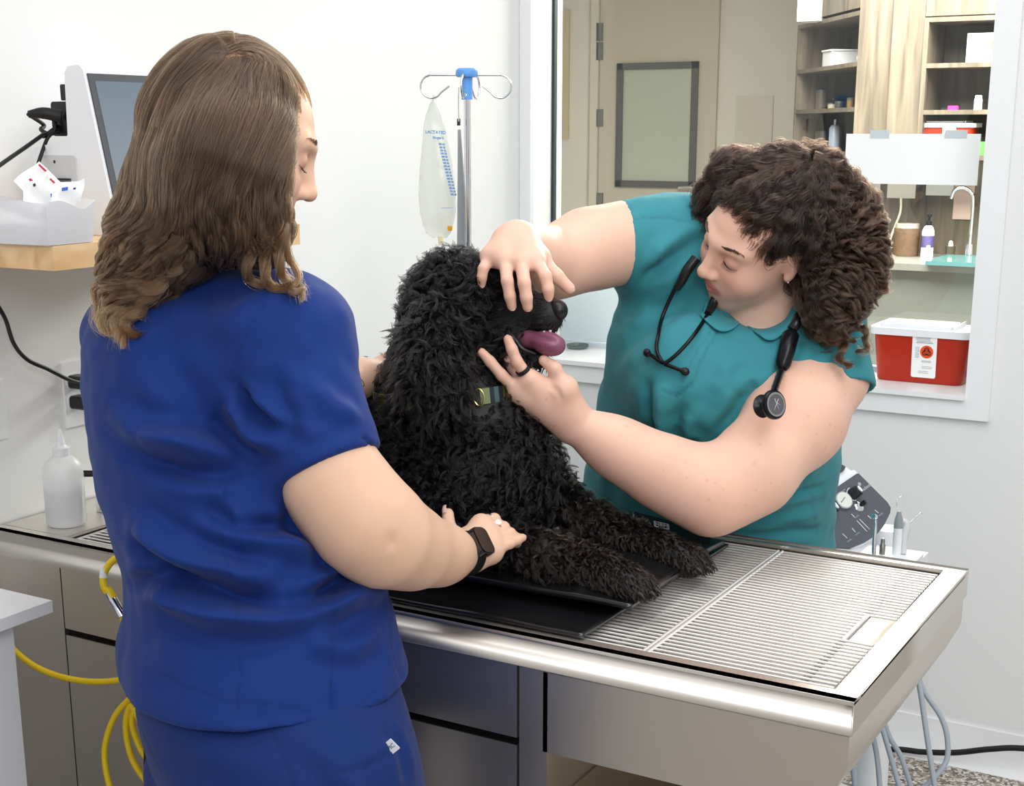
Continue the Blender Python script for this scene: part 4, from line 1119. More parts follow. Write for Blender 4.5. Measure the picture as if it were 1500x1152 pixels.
# ------------------------------------------------------------------ things on the far shelves
def cu_at(px, py, z, yy=None): return on(px, py, 2, z)
def on_shelf(px, d_in, z, unit):
    if unit == 'r': q = on(px, 150, 1, YR + d_in); return np.array([q[0], YR + d_in, z + .0008])
    f = (px - 1166) / 91.; q = cl * (1 - f) + cr_ * f + ey * d_in; return np.array([q[0], q[1], z + .0008])
def small_bottle(label, p, r_, h, m, capm, capr=.7, caph=.15):
    t = thing('bottle', label, 'bottle', p)
    lathe('bottle_body', [(0, 0), (r_, 0), (r_, h * .72), (r_ * .6, h * .82), (r_ * .55, h * (1 - caph)), (0, h * (1 - caph))], p, m, t, n=20)
    lathe('cap', [(0, h * (1 - caph)), (r_ * capr, h * (1 - caph)), (r_ * capr * .9, h), (0, h)], p, capm, t, n=20)
    return t
# glove box
p = on_shelf(1443, .10, RZ[0], 'r')
gb = thing('glove_box', 'white glove box with oval opening on the upper far shelf', 'box', p)
box('carton', (p[0] - .085, p[1] - .06, p[2]), (p[0] + .15, p[1] + .05, p[2] + .125), mat('glove_carton', (222, 224, 226), .6), gb, bevel=.003)
prism('printed_band', [(-.085, 0), (.0, 0), (.0, .12), (-.085, .12)], (p[0], p[1] - .0605, p[2] + .002), EX, EZ, EY, -.0006, mat('pale_blue_band', (190, 208, 222), .6), gb)
prism('oval_opening', rrect(.10, .062, .03, cx=.065, cy=.07), (p[0], p[1] - .0612, p[2]), EX, EZ, EY, -.001, mat('brown_card_oval', (120, 98, 74), .7), gb)
lathe('gloves', [(.0, -.002), (.028, -.001), (.02, .012), (0, .018)], (p[0] + .07, p[1] - .062, p[2] + .065), mat('cream_glove', (228, 212, 160), .6), gb, axis=(0, -1, 0), sx=1.3)
p = on_shelf(1433, .08, RZ[1], 'r'); small_bottle('small white bottle on the middle far shelf above the red container', p, .018, .062, PLASTIC_W, PLASTIC_W, .9, .25)
p = on_shelf(1397, .08, RZ[1], 'r'); o = thing('pink_clip', 'small bright pink clip lying on the middle far shelf', 'clip', p)
box('clip_body', (p[0] - .022, p[1] - .012, p[2]), (p[0] + .022, p[1] + .012, p[2] + .018), mat('hot_pink_plastic', (226, 44, 140), .4), o, bevel=.005); box('clip_tail', (p[0] - .05, p[1] - .006, p[2]), (p[0] - .0225, p[1] + .006, p[2] + .008), PLASTIC_B, o, bevel=.002)
p = on_shelf(1385, .13, RZ[2], 'r'); sharps('sharps_container', 'second red sharps container with white lid on the far shelf', p + EX * .03, EX, EY, .245, .16, .155, False)
p = on_shelf(1440, .10, RZ[2], 'r'); o = box('green_carton', (p[0] - .01, p[1] - .05, p[2]), (p[0] + .12, p[1] + .06, p[2] + .06), mat('green_card', (70, 130, 60), .6), bevel=.003); tag(o, 'green and white carton on the far shelf beside the white sheet', 'carton')
# corner shelf
p = on_shelf(1200, .12, CZ[0], 'c'); o = thing('clear_bin', 'translucent plastic bin on the top corner shelf', 'bin', p)
prism('bin_wall', rrect(.15, .15, .015), p, ex, ey, EZ, .075, mat('cloudy_plastic', (196, 198, 200), .4), o, bevel=.005); prism('bin_rim', rrect(.162, .162, .016), p + EZ * .0755, ex, ey, EZ, .008, mat('cloudy_rim', (210, 212, 214), .4), o, bevel=.002)
p = on_shelf(1239, .10, CZ[0], 'c'); o = thing('paper_roll', 'white paper roll lying beside the clear bin', 'roll', p)
lathe('roll', [(.01, -.048), (.026, -.048), (.026, .048), (.01, .048), (.01, -.048)], p + EZ * .027, PAPER, o, axis=ex, n=20)
p = on_shelf(1243, .09, CZ[1], 'c'); small_bottle('white pill bottle at the end of the middle corner shelf', p, .019, .08, PLASTIC_W, PLASTIC_W, .95, .25)
for px, r_, h, c, lab in ((1222, .016, .05, (120, 92, 52), 'small amber vial on the middle corner shelf'), (1207, .022, .035, (58, 56, 52), 'dark round jar on the middle corner shelf beside the amber vial'), (1196, .02, .03, (176, 168, 150), 'low cream jar on the middle corner shelf left of the dark jar'), (1180, .03, .10, (86, 78, 70), 'dark brown container at the left end of the middle corner shelf')):
    p = on_shelf(px, .10, CZ[1], 'c'); t = thing('jar', lab, 'jar', p); m_ = mat('jar_' + str(px), c, .4)
    lathe('jar_body', [(0, 0), (r_, 0), (r_, h * .78), (0, h * .78)], p, m_, t, n=20); lathe('lid', [(0, h * .78), (r_ * 1.05, h * .78), (r_ * 1.0, h), (0, h)], p, PLASTIC_DG, t, n=20)
p = on_shelf(1208, .08, CZ[2], 'c'); t = small_bottle('grey blue squeeze bottle with pointed nozzle on the lower corner shelf', p, .028, .155, mat('grey_blue_bottle', (140, 150, 166), .35), PLASTIC_LG, .25, .28)
p = on_shelf(1180, .12, CZ[2], 'c'); o = lathe('dark_canister', [(0, 0), (.04, 0), (.042, .09), (.038, .10), (0, .10)], p, mat('dark_canister', (72, 68, 64), .4)); tag(o, 'dark canister at the left of the lower corner shelf', 'canister')
# counter things
CT = zc_
def on_counter(px, py): 
    q = on(px, py, 2, CT + .0008); q[1] = min(q[1], YR + .28); return q
p = on_counter(1326, 386); p = np.array([on(1326, 380, 1, YR + .15)[0], YR + .15, CT + .0008]); t = thing('treat_jar', 'clear jar of brown kibble on the far counter', 'jar', p)
lathe('jar_body', [(0, 0), (.058, 0), (.06, .13), (.0, .13)], p, mat('brown_kibble', (92, 70, 52), .7, bump=.8, bscale=60, vary=.4, vscale=60), t); lathe('lid', [(0, .13), (.055, .13), (.055, .15), (0, .15)], p, mat('jar_lid_glass', (150, 146, 136), .3), t)
p = np.array([on(1357, 380, 1, YR + .12)[0], YR + .12, CT + .0008]); t = thing('pump_bottle', 'white pump bottle with purple print and black pump on the far counter', 'bottle', p)
lathe('bottle_body', [(0, 0), (.028, 0), (.028, .12), (.02, .14), (.012, .146), (0, .146)], p, PLASTIC_W, t); lathe('print_band', [(.0284, .045), (.0284, .10), (.0284, .1)], p, mat('purple_print', (78, 70, 120), .5), t)
pu = lathe('pump', [(0, .146), (.013, .146), (.013, .165), (.005, .168), (.005, .185), (.012, .187), (.012, .196), (0, .196)], p, PLASTIC_B, t)
p = np.array([on(1358, 388, 1, YR - .1)[0], YR - .1, CT + .0008]); small_bottle('small white dropper bottle in front of the pump bottle', p, .016, .07, PLASTIC_W, mat('mint_cap', (150, 190, 170), .4), .6, .3)
p = np.array([on(1392, 368, 1, YR + .2)[0], YR + .2, CT + .0008]); t = thing('candle', 'small glowing candle cup on the far counter', 'candle', p)
lathe('cup', [(0, 0), (.02, 0), (.024, .05), (.02, .05), (.016, .03), (0, .03)], p, mat('dark_cup', (82, 76, 66), .3), t); lathe('flame', [(0, .03), (.009, .036), (.011, .052), (.008, .07), (0, .075)], p, mat('warm_glow', (255, 236, 180), .5, emis=1.2), t)
p = np.array([on(1419, 380, 1, YR + .1)[0], YR + .1, CT + .021]); t = thing('sink_tap', 'chrome gooseneck tap by the glass edged sink', 'faucet', p)
hgt = on(1410, 282, 1, YR + .1)[2] - CT
tube('spout', [p, p + EZ * (hgt - .07), p + EZ * (hgt - .02) + EX * -.015, p + EZ * hgt + EX * -.05, p + EZ * (hgt - .01) + EX * -.085, p + EZ * (hgt - .05) + EX * -.10], .009, CHROME, t)
lathe('tap_base', [(0, 0), (.02, 0), (.018, .05), (0, .05)], p, CHROME, t)
for i, (x0, x1, y1, c, lab) in enumerate(((1262, 1288, 292, (214, 208, 200), 'white sheet under the far shelves hanging leftmost of the row'), (1303, 1340, 291, (222, 216, 206), 'white sheet under the far shelves with a cord passing in front'), (1360, 1396, 287, (220, 216, 210), 'white sheet under the far shelves between cord and pink sheet'), (1402, 1424, 322, (206, 178, 168), 'pinkish sheet hanging lowest behind the tap'))):
    a, b_ = on(x0, 225, 1, YR + .33), on(x1, y1, 1, YR + .33)
    o = box('wall_notice', (a[0], YR + .332, b_[2]), (b_[0], YR + .338, b_[2] + .2), mat('notice_' + str(i), c, .7)); tag(o, lab, 'paper', 'papers taped below the far shelves')
o = tube('hanging_lead', [on(1320, 290, 1, YR + .30), on(1319, 310, 1, YR + .30), on(1312, 330, 1, YR + .30), on(1303, 355, 1, YR + .30), on(1302, 385, 1, YR + .30)], .006, mat('cream_cord', (214, 208, 190), .5)); tag(o, 'cream cord hanging down the far oak wall to the counter', 'cord')
# ------------------------------------------------------------------ the dog
def D(px, py, d): return at(px, py, d)
dog_root = thing('dog', 'black curly coated dog lying on the mats with tongue out, head held', 'dog', (-1.15, 1.86, TOP + .04))
CR = np.array([RT, CU, -FW])
EARN = [D(650, 455, 2.12), D(632, 500, 2.085), D(632, 545, 2.068), D(648, 588, 2.062)]
EARF = [D(658, 450, 2.29), D(640, 500, 2.30), D(640, 560, 2.30)]
F = Field()
# trunk lying along the table, chest raised
F.cone((-1.62, 1.90, 1.045), (-1.24, 1.88, 1.055), .112, .115, .05)
F.ell((-1.66, 1.90, 1.03), (.12, .14, .10), None, .05)
F.ell(D(668, 648, 2.23), (.118, .150, .13), CR, .06)
F.ell(D(705, 715, 2.19), (.105, .095, .12), CR, .05)
F.ell(D(725, 650, 2.21), (.06, .09, .09), CR, .05)
F.ell(D(505, 566, 2.42), (.05, .03, .04), CR, .03)
F.ell((-1.3, 1.73, 1.0), (.12, .08, .08), None, .05)          # folded hind leg, near side
# neck and head
F.chain([D(672, 612, 2.24), D(668, 548, 2.22), D(676, 470, 2.21)], [.105, .080, .072], .05)
F.ell(D(680, 436, 2.2), (.074, .060, .068), CR, .03)
F.ell(D(668, 468, 2.2), (.056, .060, .060), CR, .04)
F.cone(D(715, 450, 2.19), D(795, 459, 2.15), .047, .027, .03)
F.ell(D(806, 463, 2.145), (.018, .022, .022), CR, .02)
F.cone(D(715, 490, 2.19), D(745, 498, 2.17), .034, .026, .03)     # cheek
F.cone(D(735, 508, 2.18), D(792, 527, 2.15), .027, .0145, .025)    # lower jaw
F.ell(D(775, 500, 2.12), (.034, .0135, .04), CR, .012, '-')        # open mouth
# ears
F.chain(EARN, [.022, .029, .034, .028], .02)
F.chain(EARF, [.022, .03, .03], .02)
# front legs
far_leg = [D(745, 670, 2.30), D(795, 732, 2.27), D(862, 767, 2.225), D(925, 791, 2.185), D(968, 806, 2.155), D(1001, 819, 2.135)]
near_leg = [D(690, 735, 2.15), D(728, 792, 2.14), D(800, 817, 2.075), D(852, 829, 2.045), D(888, 841, 2.02), D(918, 853, 2.0)]
F.chain(far_leg, [.076, .042, .025, .020, .019, .021], .03)
F.chain(near_leg, [.068, .042, .025, .021, .021, .022], .03)
def paw(c, fwd, sc=1.):
    fwd = fwd / np.linalg.norm(fwd); fwd = fwd * np.array([1, 1, .0]); fwd /= np.linalg.norm(fwd); sd = np.cross(EZ, fwd)
    F.ell(c + fwd * .004, (.036 * sc, .030 * sc, .022 * sc), [fwd, sd, EZ], .015)
    for k, (s, l) in enumerate(((-1.5, .026), (-.5, .036), (.5, .036), (1.5, .026))):
        F.cone(c + fwd * .012 + sd * s * .0125 * sc + EZ * .002, c + fwd * l * sc + sd * s * .0145 * sc - EZ * .006, .0115 * sc, .0095 * sc, .005)
fa = far_leg[-1] - far_leg[-2]; na = near_leg[-1] - near_leg[-2]
paw(far_leg[-1], fa); paw(near_leg[-1], na)
V, Q = field_mesh(F, .0055)
V = smooth_mesh(V, Q, 1)
N = vnormals(V, Q)
SKINB = mat('black_dog_skin', (20, 19, 20), .6)
big_mesh('body', V, Q, SKINB, dog_root)
# claws
for c, f in ((far_leg[-1], fa), (near_leg[-1], na)):
    f = f * np.array([1, 1, 0.]); f /= np.linalg.norm(f); s_ = np.cross(EZ, f)
    for s, l in ((-1.5, .034), (-.5, .044), (.5, .044), (1.5, .034)):
        q = c + f * l + s_ * s * .0145 - EZ * .004
        tube('claw', [q, q + f * .006 - EZ * .002, q + f * .011 - EZ * .007], [.0032, .0025, .0007], mat('dark_claw', (48, 44, 42), .35) if 'dark_claw' not in bpy.data.materials else bpy.data.materials['dark_claw'], dog_root, n=8)
# nose, tongue, gums, teeth
G = Field(); G.ell(D(819, 456, 2.135), (.0135, .0145, .018), CR, .01); G.ell(D(812, 450, 2.14), (.014, .010, .018), CR, .01)
G.ell(D(826, 460, 2.122), (.005, .003, .004), CR, .004, '-')
v, q = field_mesh(G, .002); big_mesh('nose', v, q, mat('wet_black_nose', (24, 23, 25), .28, bump=.3, bscale=700), dog_root)
G = Field(); G.chain([D(748, 494, 2.165), D(775, 497, 2.15), D(798, 501, 2.13), D(813, 508, 2.12)], [.0085, .0095, .0108, .0105], .02)
G.ell(D(808, 505, 2.122), (.0175, .0112, .019), CR, .02)
G.cone(D(770, 490, 2.13), D(812, 498, 2.10), .0035, .0035, .006, '-')
v, q = field_mesh(G, .002); big_mesh('tongue', smooth_mesh(v, q, 2), q, mat('mauve_tongue', (134, 80, 104), .32, bump=.25, bscale=500, sss=.2), dog_root)
tube('lip', [D(738, 484, 2.14), D(748, 492, 2.13), D(756, 500, 2.13), D(766, 512, 2.13), D(785, 519, 2.125)], [.003, .005, .0045, .004, .002], mat('black_lip', (26, 23, 25), .35), dog_root)
bm = bmesh.new()
add_lathe(bm, [(.0024, 0), (.0016, .004), (0, .006)], D(806, 484, 2.125), -CU, 8); add_lathe(bm, [(.0018, 0), (.0012, .002), (0, .0035)], D(797, 485, 2.12), -CU, 8)
bm_obj('teeth', bm, mat('ivory_tooth', (232, 226, 210), .3), dog_root, smooth=50)
# collar: a wide printed band lying in the neck fur
cA = D(662, 574, 2.225); cN = (D(655, 470, 2.21) - D(672, 640, 2.24)); cN /= np.linalg.norm(cN)
cN = cN + .25 * cv(1, 0, 0) * 0 + .22 * cv(-.6, 0, 1) * .0; cN /= np.linalg.norm(cN)
cx = cv(.93, -.30, .18); cx -= cN * (cx @ cN); cx /= np.linalg.norm(cx); cy = np.cross(cN, cx)
def neck_r(a):
    d_ = cx * math.cos(a) + cy * math.sin(a); lo_, hi_ = .03, .2
    for _ in range(16):
        m_ = (lo_ + hi_) / 2
        if F.ev((cA + d_ * m_)[None])[0] < 0: lo_ = m_
        else: hi_ = m_
    return min(lo_, .115)
nn_ = 200; rr = np.array([neck_r(2 * math.pi * k / nn_) for k in range(nn_)])
for _ in range(6): rr = (np.roll(rr, 1) + rr * 2 + np.roll(rr, -1)) / 4
vs, fs = [], []
for k in range(nn_):
    a = 2 * math.pi * k / nn_; d_ = cx * math.cos(a) + cy * math.sin(a)
    for (dr, h) in ((.011, -.012), (.0135, -.012), (.0135, .012), (.011, .012)): vs.append(cA + d_ * (rr[k] + dr) + cN * h)
for k in range(nn_):
    for j in range(4): a, b_ = k * 4, ((k + 1) % nn_) * 4; fs.append((a + j, b_ + j, b_ + (j + 1) % 4, a + (j + 1) % 4))
pal = [(80, 88, 30), (112, 112, 34), (30, 42, 54), (66, 96, 96), (22, 26, 40), (120, 128, 92)]
cms = [mat('collar_%s' % n_, c, .6) for n_, c in zip(('olive', 'lime', 'navy', 'teal', 'ink', 'sage'), pal)]
collar = mesh_obj('collar', vs, fs, None, dog_root, mats=cms, idx=[[0, 1, 1, 0, 4, 2, 3, 3, 2, 4, 5, 5, 2, 3, 4][(k // 2) % 15] for k in range(nn_) for j in range(4)])
collar['label'] = 'printed green and navy collar'
bm = bmesh.new(); q = cA + (cx * math.cos(.5) + cy * math.sin(.5)) * 0 + D(693, 574, 2.115) * 0
ring_c = min([cA + (cx * math.cos(a) + cy * math.sin(a)) * (neck_r(a) + .017) for a in np.linspace(0, 6.28, 40)], key=lambda p: abs(project(p)[0] - 694) + (50 if project(p)[2] > 2.2 else 0))
add_tube(bm, [ring_c + (cN * math.cos(a) + cv(1, 0, .2) * .6 * math.sin(a)) * .013 for a in np.linspace(0, 2 * math.pi, 20)], .0013, 6, cap=False)
bm_obj('collar_ring', bm, mat('gold_ring', (214, 196, 120), .3, 1.), collar, smooth=50)

# ---- coat
def coat(name, nclump, per, seed):
    wq = np.ones(len(Q)); qc = V[Q[:, 0]]
    wq[np.minimum(seg_dist(qc, np.array(far_leg[3:]))[0], seg_dist(qc, np.array(near_leg[3:]))[0]) < .06] = 5
    wq[seg_dist(qc, np.array([D(740, 455, 2.19), D(805, 462, 2.14)]))[0] < .055] = 6
    wq[qc[:, 0] < -1.45] = .45
    R_, f_ = sample_surface(V, Q, nclump, wq)
    nr = N[Q[f_, 0]]
    px, py, pz = (lambda v: (PPX + FPX * (v @ RT) / (v @ FW), PPY - FPX * (v @ CU) / (v @ FW), v @ FW))(R_ - CAM)
    # regions by distance to the limbs of the dog
    dl = np.minimum(seg_dist(R_, np.array(far_leg[2:]))[0], seg_dist(R_, np.array(near_leg[2:]))[0])
    tl = np.where(seg_dist(R_, np.array(far_leg[2:]))[0] < seg_dist(R_, np.array(near_leg[2:]))[0], seg_dist(R_, np.array(far_leg[2:]))[1], seg_dist(R_, np.array(near_leg[2:]))[1])
    leg = dl < .055
    muz = seg_dist(R_, np.array([D(725, 452, 2.19), D(805, 462, 2.14)]))
    muzzle = (muz[0] < .05) & (muz[1] > .02)
    jaw = seg_dist(R_, np.array([D(735, 508, 2.18), D(790, 526, 2.15)]))[0] < .03
    ear = np.minimum(seg_dist(R_, np.array(EARN))[0], seg_dist(R_, np.array(EARF))[0]) < .042
    headm = seg_dist(R_, np.array([D(655, 480, 2.2), D(690, 436, 2.2)]))[0] < .085
    L = np.full(nclump, .033)
    L = np.where(headm, .034, L); L = np.where(ear, .044, L)
    L = np.where(muzzle, np.interp(muz[1], [0, .5, 1], [.024, .014, .008]), L)
    L = np.where(jaw & ~ear, .013, L)
    L = np.where(leg, np.interp(tl, [0, .35, .62, 1], [.026, .018, .014, .010]), L)
    L *= rng.uniform(.75, 1.25, nclump)
    # growth direction
    down = -EZ; back = -RT
    flow = np.tile(down * .8 + back * .35, (nclump, 1))
    flow[headm] = back * .7 + down * .3
    flow[muzzle] = back * .9 + down * .35
    flow[ear] = down * 1.0 + back * -.15
    legdir = near_leg[-1] - near_leg[2]; legdir /= np.linalg.norm(legdir)
    flow[leg] = legdir * .6 + down * .5
    flow += rng.normal(size=(nclump, 3)) * np.where(muzzle | (leg & (tl > .5)), .2, .55)[:, None]
    flow -= nr * (flow * nr).sum(1)[:, None]
    flow /= np.linalg.norm(flow, axis=1)[:, None] + 1e-9
    lift = np.where(muzzle, .45, np.where(leg, np.interp(tl, [0, 1], [.8, .45]), .85))
    Dv = nr * lift[:, None] + flow * .75
    Dv /= np.linalg.norm(Dv, axis=1)[:, None]
    # keep the collar and the mouth clear
    dc = np.abs((R_ - cA) @ cN); ncl = (dc < .017) & (np.linalg.norm(R_ - cA, axis=1) < .14) & ~ear & (((px > 676) & (px < 735)) | ((px > 600) & (px < 634)))
    ins = seg_dist(R_, np.array([D(757, 500, 2.13), D(812, 504, 2.10)]))[0] < .013
    nosem = seg_dist(R_, np.array([D(819, 456, 2.135), D(812, 450, 2.14)]))[0] < .020
    keep = ~ncl & ~ins & ~nosem
    near_c = (dc < .05) & (np.linalg.norm(R_ - cA, axis=1) < .14) & ~ear & (((px > 670) & (px < 745)) | ((px > 595) & (px < 634)))
    L = np.where(near_c, np.minimum(L, .013 + np.maximum(dc - .017, 0) * .5), L)
    R_, nr, Dv, flow, L, leg, tl, muzzle, ear = (a[keep] for a in (R_, nr, Dv, flow, L, leg, tl, muzzle, ear)); n = len(R_)
    npt = 9; s = np.linspace(0, 1, npt)
    u = np.cross(Dv, rng.normal(size=(n, 3))); u /= np.linalg.norm(u, axis=1)[:, None]; w = np.cross(Dv, u)
    turns = np.clip(L / .022, .25, 1.6) * rng.uniform(.8, 1.2, n); ph = rng.uniform(0, 6.28, n)
    hr = np.clip(L * .21, .0006, .0078) * np.where(muzzle, .3, np.where(ear, .6, 1))
    th = ph[:, None] + 6.283 * turns[:, None] * s
    ctr = R_[:, None] + Dv[:, None] * (L[:, None] * .72 * s)[..., None] + flow[:, None] * (L[:, None] * .5 * s ** 2)[..., None]
    env = np.minimum(s * 3, 1) * hr[:, None]
    ctr = ctr + u[:, None] * (env * np.cos(th))[..., None] + w[:, None] * (env * np.sin(th))[..., None] - u[:, None] * 0
    spread = np.clip(L * .24, .0028, .0075)
    e1 = np.cross(nr, u); e1 /= np.linalg.norm(e1, axis=1)[:, None]; e2 = np.cross(nr, e1)
    P = []; C = []
    for k in range(per):
        ra = spread * np.sqrt(rng.random(n)); an_ = rng.uniform(0, 6.28, n)
        off = e1 * (ra * np.cos(an_))[:, None] + e2 * (ra * np.sin(an_))[:, None]
        sc_ = rng.uniform(.8, 1.05, n)
        st = R_[:, None] + (ctr - R_[:, None]) * sc_[:, None, None] + off[:, None] * (1 - .84 * s)[None, :, None] - nr[:, None] * .002
        P.append(st)
        base = np.where((leg & (rng.random(n) < .5))[:, None], (.022, .0125, .008), (.0035, .0032, .0036))
        C.append(base * rng.uniform(.6, 1.5, n)[:, None])
    P = np.concatenate(P); C = np.concatenate(C)
    rad = np.tile(np.linspace(1, .25, npt) * .0005, len(P))
    return strands(name, P.reshape(-1, 3), np.full(len(P), npt), rad, hair_mat('black_coat', .22, .32, ior=1.42), dog_root, C)
coat('fur', 15000, 15, 3)
# a few whisker wisps on the top of the head come from the same coat
# ------------------------------------------------------------------ people: shared head, hand and cloth builders
SKIN = attr_mat('skin', .5, bump=.05, bscale=420, sss=.12, spec=.35)
def frame_cam(rv, fv, uv):
    R = np.array([cv(*rv), cv(*fv), cv(*uv)])
    R[1] /= np.linalg.norm(R[1]); R[0] -= R[1] * (R[0] @ R[1]); R[0] /= np.linalg.norm(R[0]); R[2] = np.cross(R[0], R[1])
    return R
class Head:
    def __init__(s, C, R, smile=0.): s.C, s.R, s.smile = np.asarray(C), R, smile
    def p(s, x, y, z): return s.C + s.R.T @ np.array([x, y, z], float)
    def loc(s, P): return (np.asarray(P) - s.C) @ s.R.T
    def build(s, F):
        R, p = s.R, s.p
        F.ell(p(0, -.012, .032), (.073, .092, .082), R, .02)
        F.ell(p(0, .030, -.005), (.064, .062, .085), R, .03)
        F.ell(p(0, .034, -.055), (.053, .052, .055), R, .03)
        F.ell(p(0, .064, -.098), (.024, .020, .018), R, .03)               # chin
        for sx in (-1, 1):
            F.ell(p(sx * .036, .058, -.032), (.026, .026, .028), R, .025)   # cheek
            F.cone(p(sx * .012, .086, .026), p(sx * .044, .070, .028), .009, .008, .018)  # brow
            F.ell(p(sx * .031, .095, .006), (.017, .014, .012), R, .016, '-')
            F.ell(p(sx * .031, .0765, .006), (.0150, .0125, .0125), R, .005)   # closed lid over the eye
            F.cone(p(sx * .072, -.008, -.028), p(sx * .078, -.016, .020), .008, .012, .008)  # ear
            F.ell(p(sx * .086, -.012, .000), (.008, .007, .014), R, .006, '-')
            F.ell(p(sx * .073, -.003, -.031), (.006, .007, .009), R, .005)     # lobe
        F.cone(p(0, .086, .022), p(0, .108, -.022), .0075, .0095, .012)     # nose bridge
        F.ell(p(0, .108, -.027), (.0115, .0115, .0095), R, .008)
        for sx in (-1, 1):
            F.ell(p(sx * .0115, .099, -.031), (.0075, .010, .0075), R, .005)
            F.ell(p(sx * .0065, .105, -.0385), (.0038, .006, .003), R, .003, '-')
        m = s.smile
        F.ell(p(0, .074, -.060), (.030, .020, .022), R, .02)
        for sx in (-1, 1):
            F.cone(p(sx * (.021 + .006 * m), .080, -.0605 + .007 * m), p(sx * .004, .0935, -.0555), .003, .0052, .005)
            F.cone(p(sx * (.020 + .006 * m), .080, -.0625 + .007 * m), p(0, .0915, -.0685), .003, .0062, .005)
            F.cone(p(sx * (.025 + .006 * m), .080, -.0610 + .008 * m), p(0, .0985, -.0615), .0012, .0014, .002, '-')
    def paint(s, P, col, lip=(200, 112, 104), flush=.10):
        q = s.loc(P); x, y, z = q.T; ax = np.abs(x); m = s.smile
        near = np.linalg.norm(q, axis=1) < .16
        lin = lambda c: np.array(srgb(c)[:3])
        w = near * np.exp(-((ax - .040) / .020) ** 2 - ((z + .028) / .024) ** 2) * (y > .03)
        col = col * (1 - (flush * 3.0) * w[:, None] * (1 - np.array([.98, .70, .66])))
        w = near * np.exp(-(ax / .012) ** 2 - ((z + .03) / .012) ** 2) * (y > .09)
        col = col * (1 - .5 * w[:, None] * (1 - np.array([.98, .74, .70])))
        yz = -.0615 + .012 * m * (ax / .025) ** 2
        w = np.clip(1.35 - np.sqrt((ax / .023) ** 2 + ((z - yz) / .0105) ** 2), 0, .35) / .35 * near * (y > .072)
        col = col * (1 - .75 * w[:, None]) + .75 * w[:, None] * lin(lip)
        w = np.clip(1.25 - np.sqrt(((ax - .031) / .017) ** 2 + ((z - .008) / .012) ** 2), 0, .4) / .4 * near * (y > .06)
        col = col * (1 - .5 * w[:, None] * (1 - np.array([.80, .62, .58])))
        return col
    def brows_lashes(s, parent, dark, n=190, seed=1):
        g = np.random.default_rng(seed); P, r_, c = [], [], []
        R = s.R
        for sx in (-1, 1):
            for i in range(n):
                t = g.random(); a = s.p(sx * (.012 + .036 * t), .0945 - .020 * t ** 1.6, .0275 + .008 * math.sin(t * 2.4) + g.uniform(-.0028, .0028))
                d = R.T @ np.array([sx * (.6 + .4 * t), -.15, .55 - .9 * t]); d /= np.linalg.norm(d)
                for k in range(4): P.append(a + d * .0026 * k - R[1] * .0006 * k * k * 0); r_.append(.00045 * (1 - k / 6))
                c.append(dark)
        return strands('eyebrows', P, [4] * (len(P) // 4), r_, hair_mat('brow_hair', .4, .5), parent, np.array(c))
    def lash_lines(s, parent):
        bm = bmesh.new()
        for sx in (-1, 1):
            pts = [s.p(sx * (.0165 + .0295 * t), .0885 - .55 * (t - .45) ** 2 * .03 - .006 * t, .0010 - .0035 * math.sin(t * 3.14)) for t in np.linspace(0, 1, 9)]
            add_tube(bm, pts, [.0005, .0009, .0011, .0012, .0013, .0014, .0013, .0011, .0005], 6)
            for t in np.linspace(.1, 1, 12):
                a = s.p(sx * (.0165 + .0295 * t), .0890 - .55 * (t - .45) ** 2 * .03 - .006 * t, .0005 - .0035 * math.sin(t * 3.14))
                add_tube(bm, [a, a + s.R.T @ np.array([sx * .0016 * t, .0035, -.0022]), a + s.R.T @ np.array([sx * .003 * t, .0068, -.0020])], [.0004, .0003, .0001], 4)
        return bm_obj('eyelashes', bm, mat('dark_lashes', (34, 26, 24), .6), parent, smooth=60)
def hand(F, wrist, fingers, thumb, rw=.024, rp=.0135, rf=.0086, heel=None):
    """fingers: four lists [knuckle, middle joint, (end joint), tip]; thumb: [base, joint, tip]"""
    for i, f in enumerate(fingers):
        sc_ = (1, 1.03, .98, .86)[i]
        F.cone(wrist, f[0], rw * .8, rp, .016)
        r0 = [rf * 1.12, rf * 1.02, rf * .96, rf * .82] if len(f) == 4 else [rf * 1.12, rf * 1.0, rf * .82]
        for a, b_, ra, rb in zip(f, f[1:], r0, r0[1:]): F.cone(a, b_, ra * sc_, rb * sc_, .0035)
    for f, g in zip(fingers, fingers[1:]): F.cone(f[0] * .85 + wrist * .15, g[0] * .85 + wrist * .15, rp * .9, rp * .9, .008)
    t0 = thumb[0]
    F.cone(wrist, t0, rw * .8, rp * 1.15, .016); F.cone(fingers[0][0] * .5 + wrist * .5, t0, rp * .9, rp * .9, .014)
    for a, b_, ra, rb in zip(thumb, thumb[1:], [rf * 1.35, rf * 1.15, rf * 1.0], [rf * 1.15, rf * 1.0, rf * .9]): F.cone(a, b_, ra, rb, .007)
def skin_color(P, base, seed=0):
    c = np.tile(np.array(srgb(base)[:3]), (len(P), 1))
    n1 = noise3(P, 22, seed); n2 = noise3(P, 70, seed + 1)
    c *= (1 + .035 * n1 + .02 * n2)[:, None]
    c[:, 1:] *= (1 - .03 * noise3(P, 15, seed + 2))[:, None]
    return np.clip(c, 0, 1)
def blush(P, col, pts, rad, amt=.35, tint=(.97, .70, .64)):
    for q in pts:
        w = np.exp(-((P - q) ** 2).sum(1) / rad ** 2)[:, None] * amt
        col = col * (1 - w * (1 - np.array(tint)))
    return col
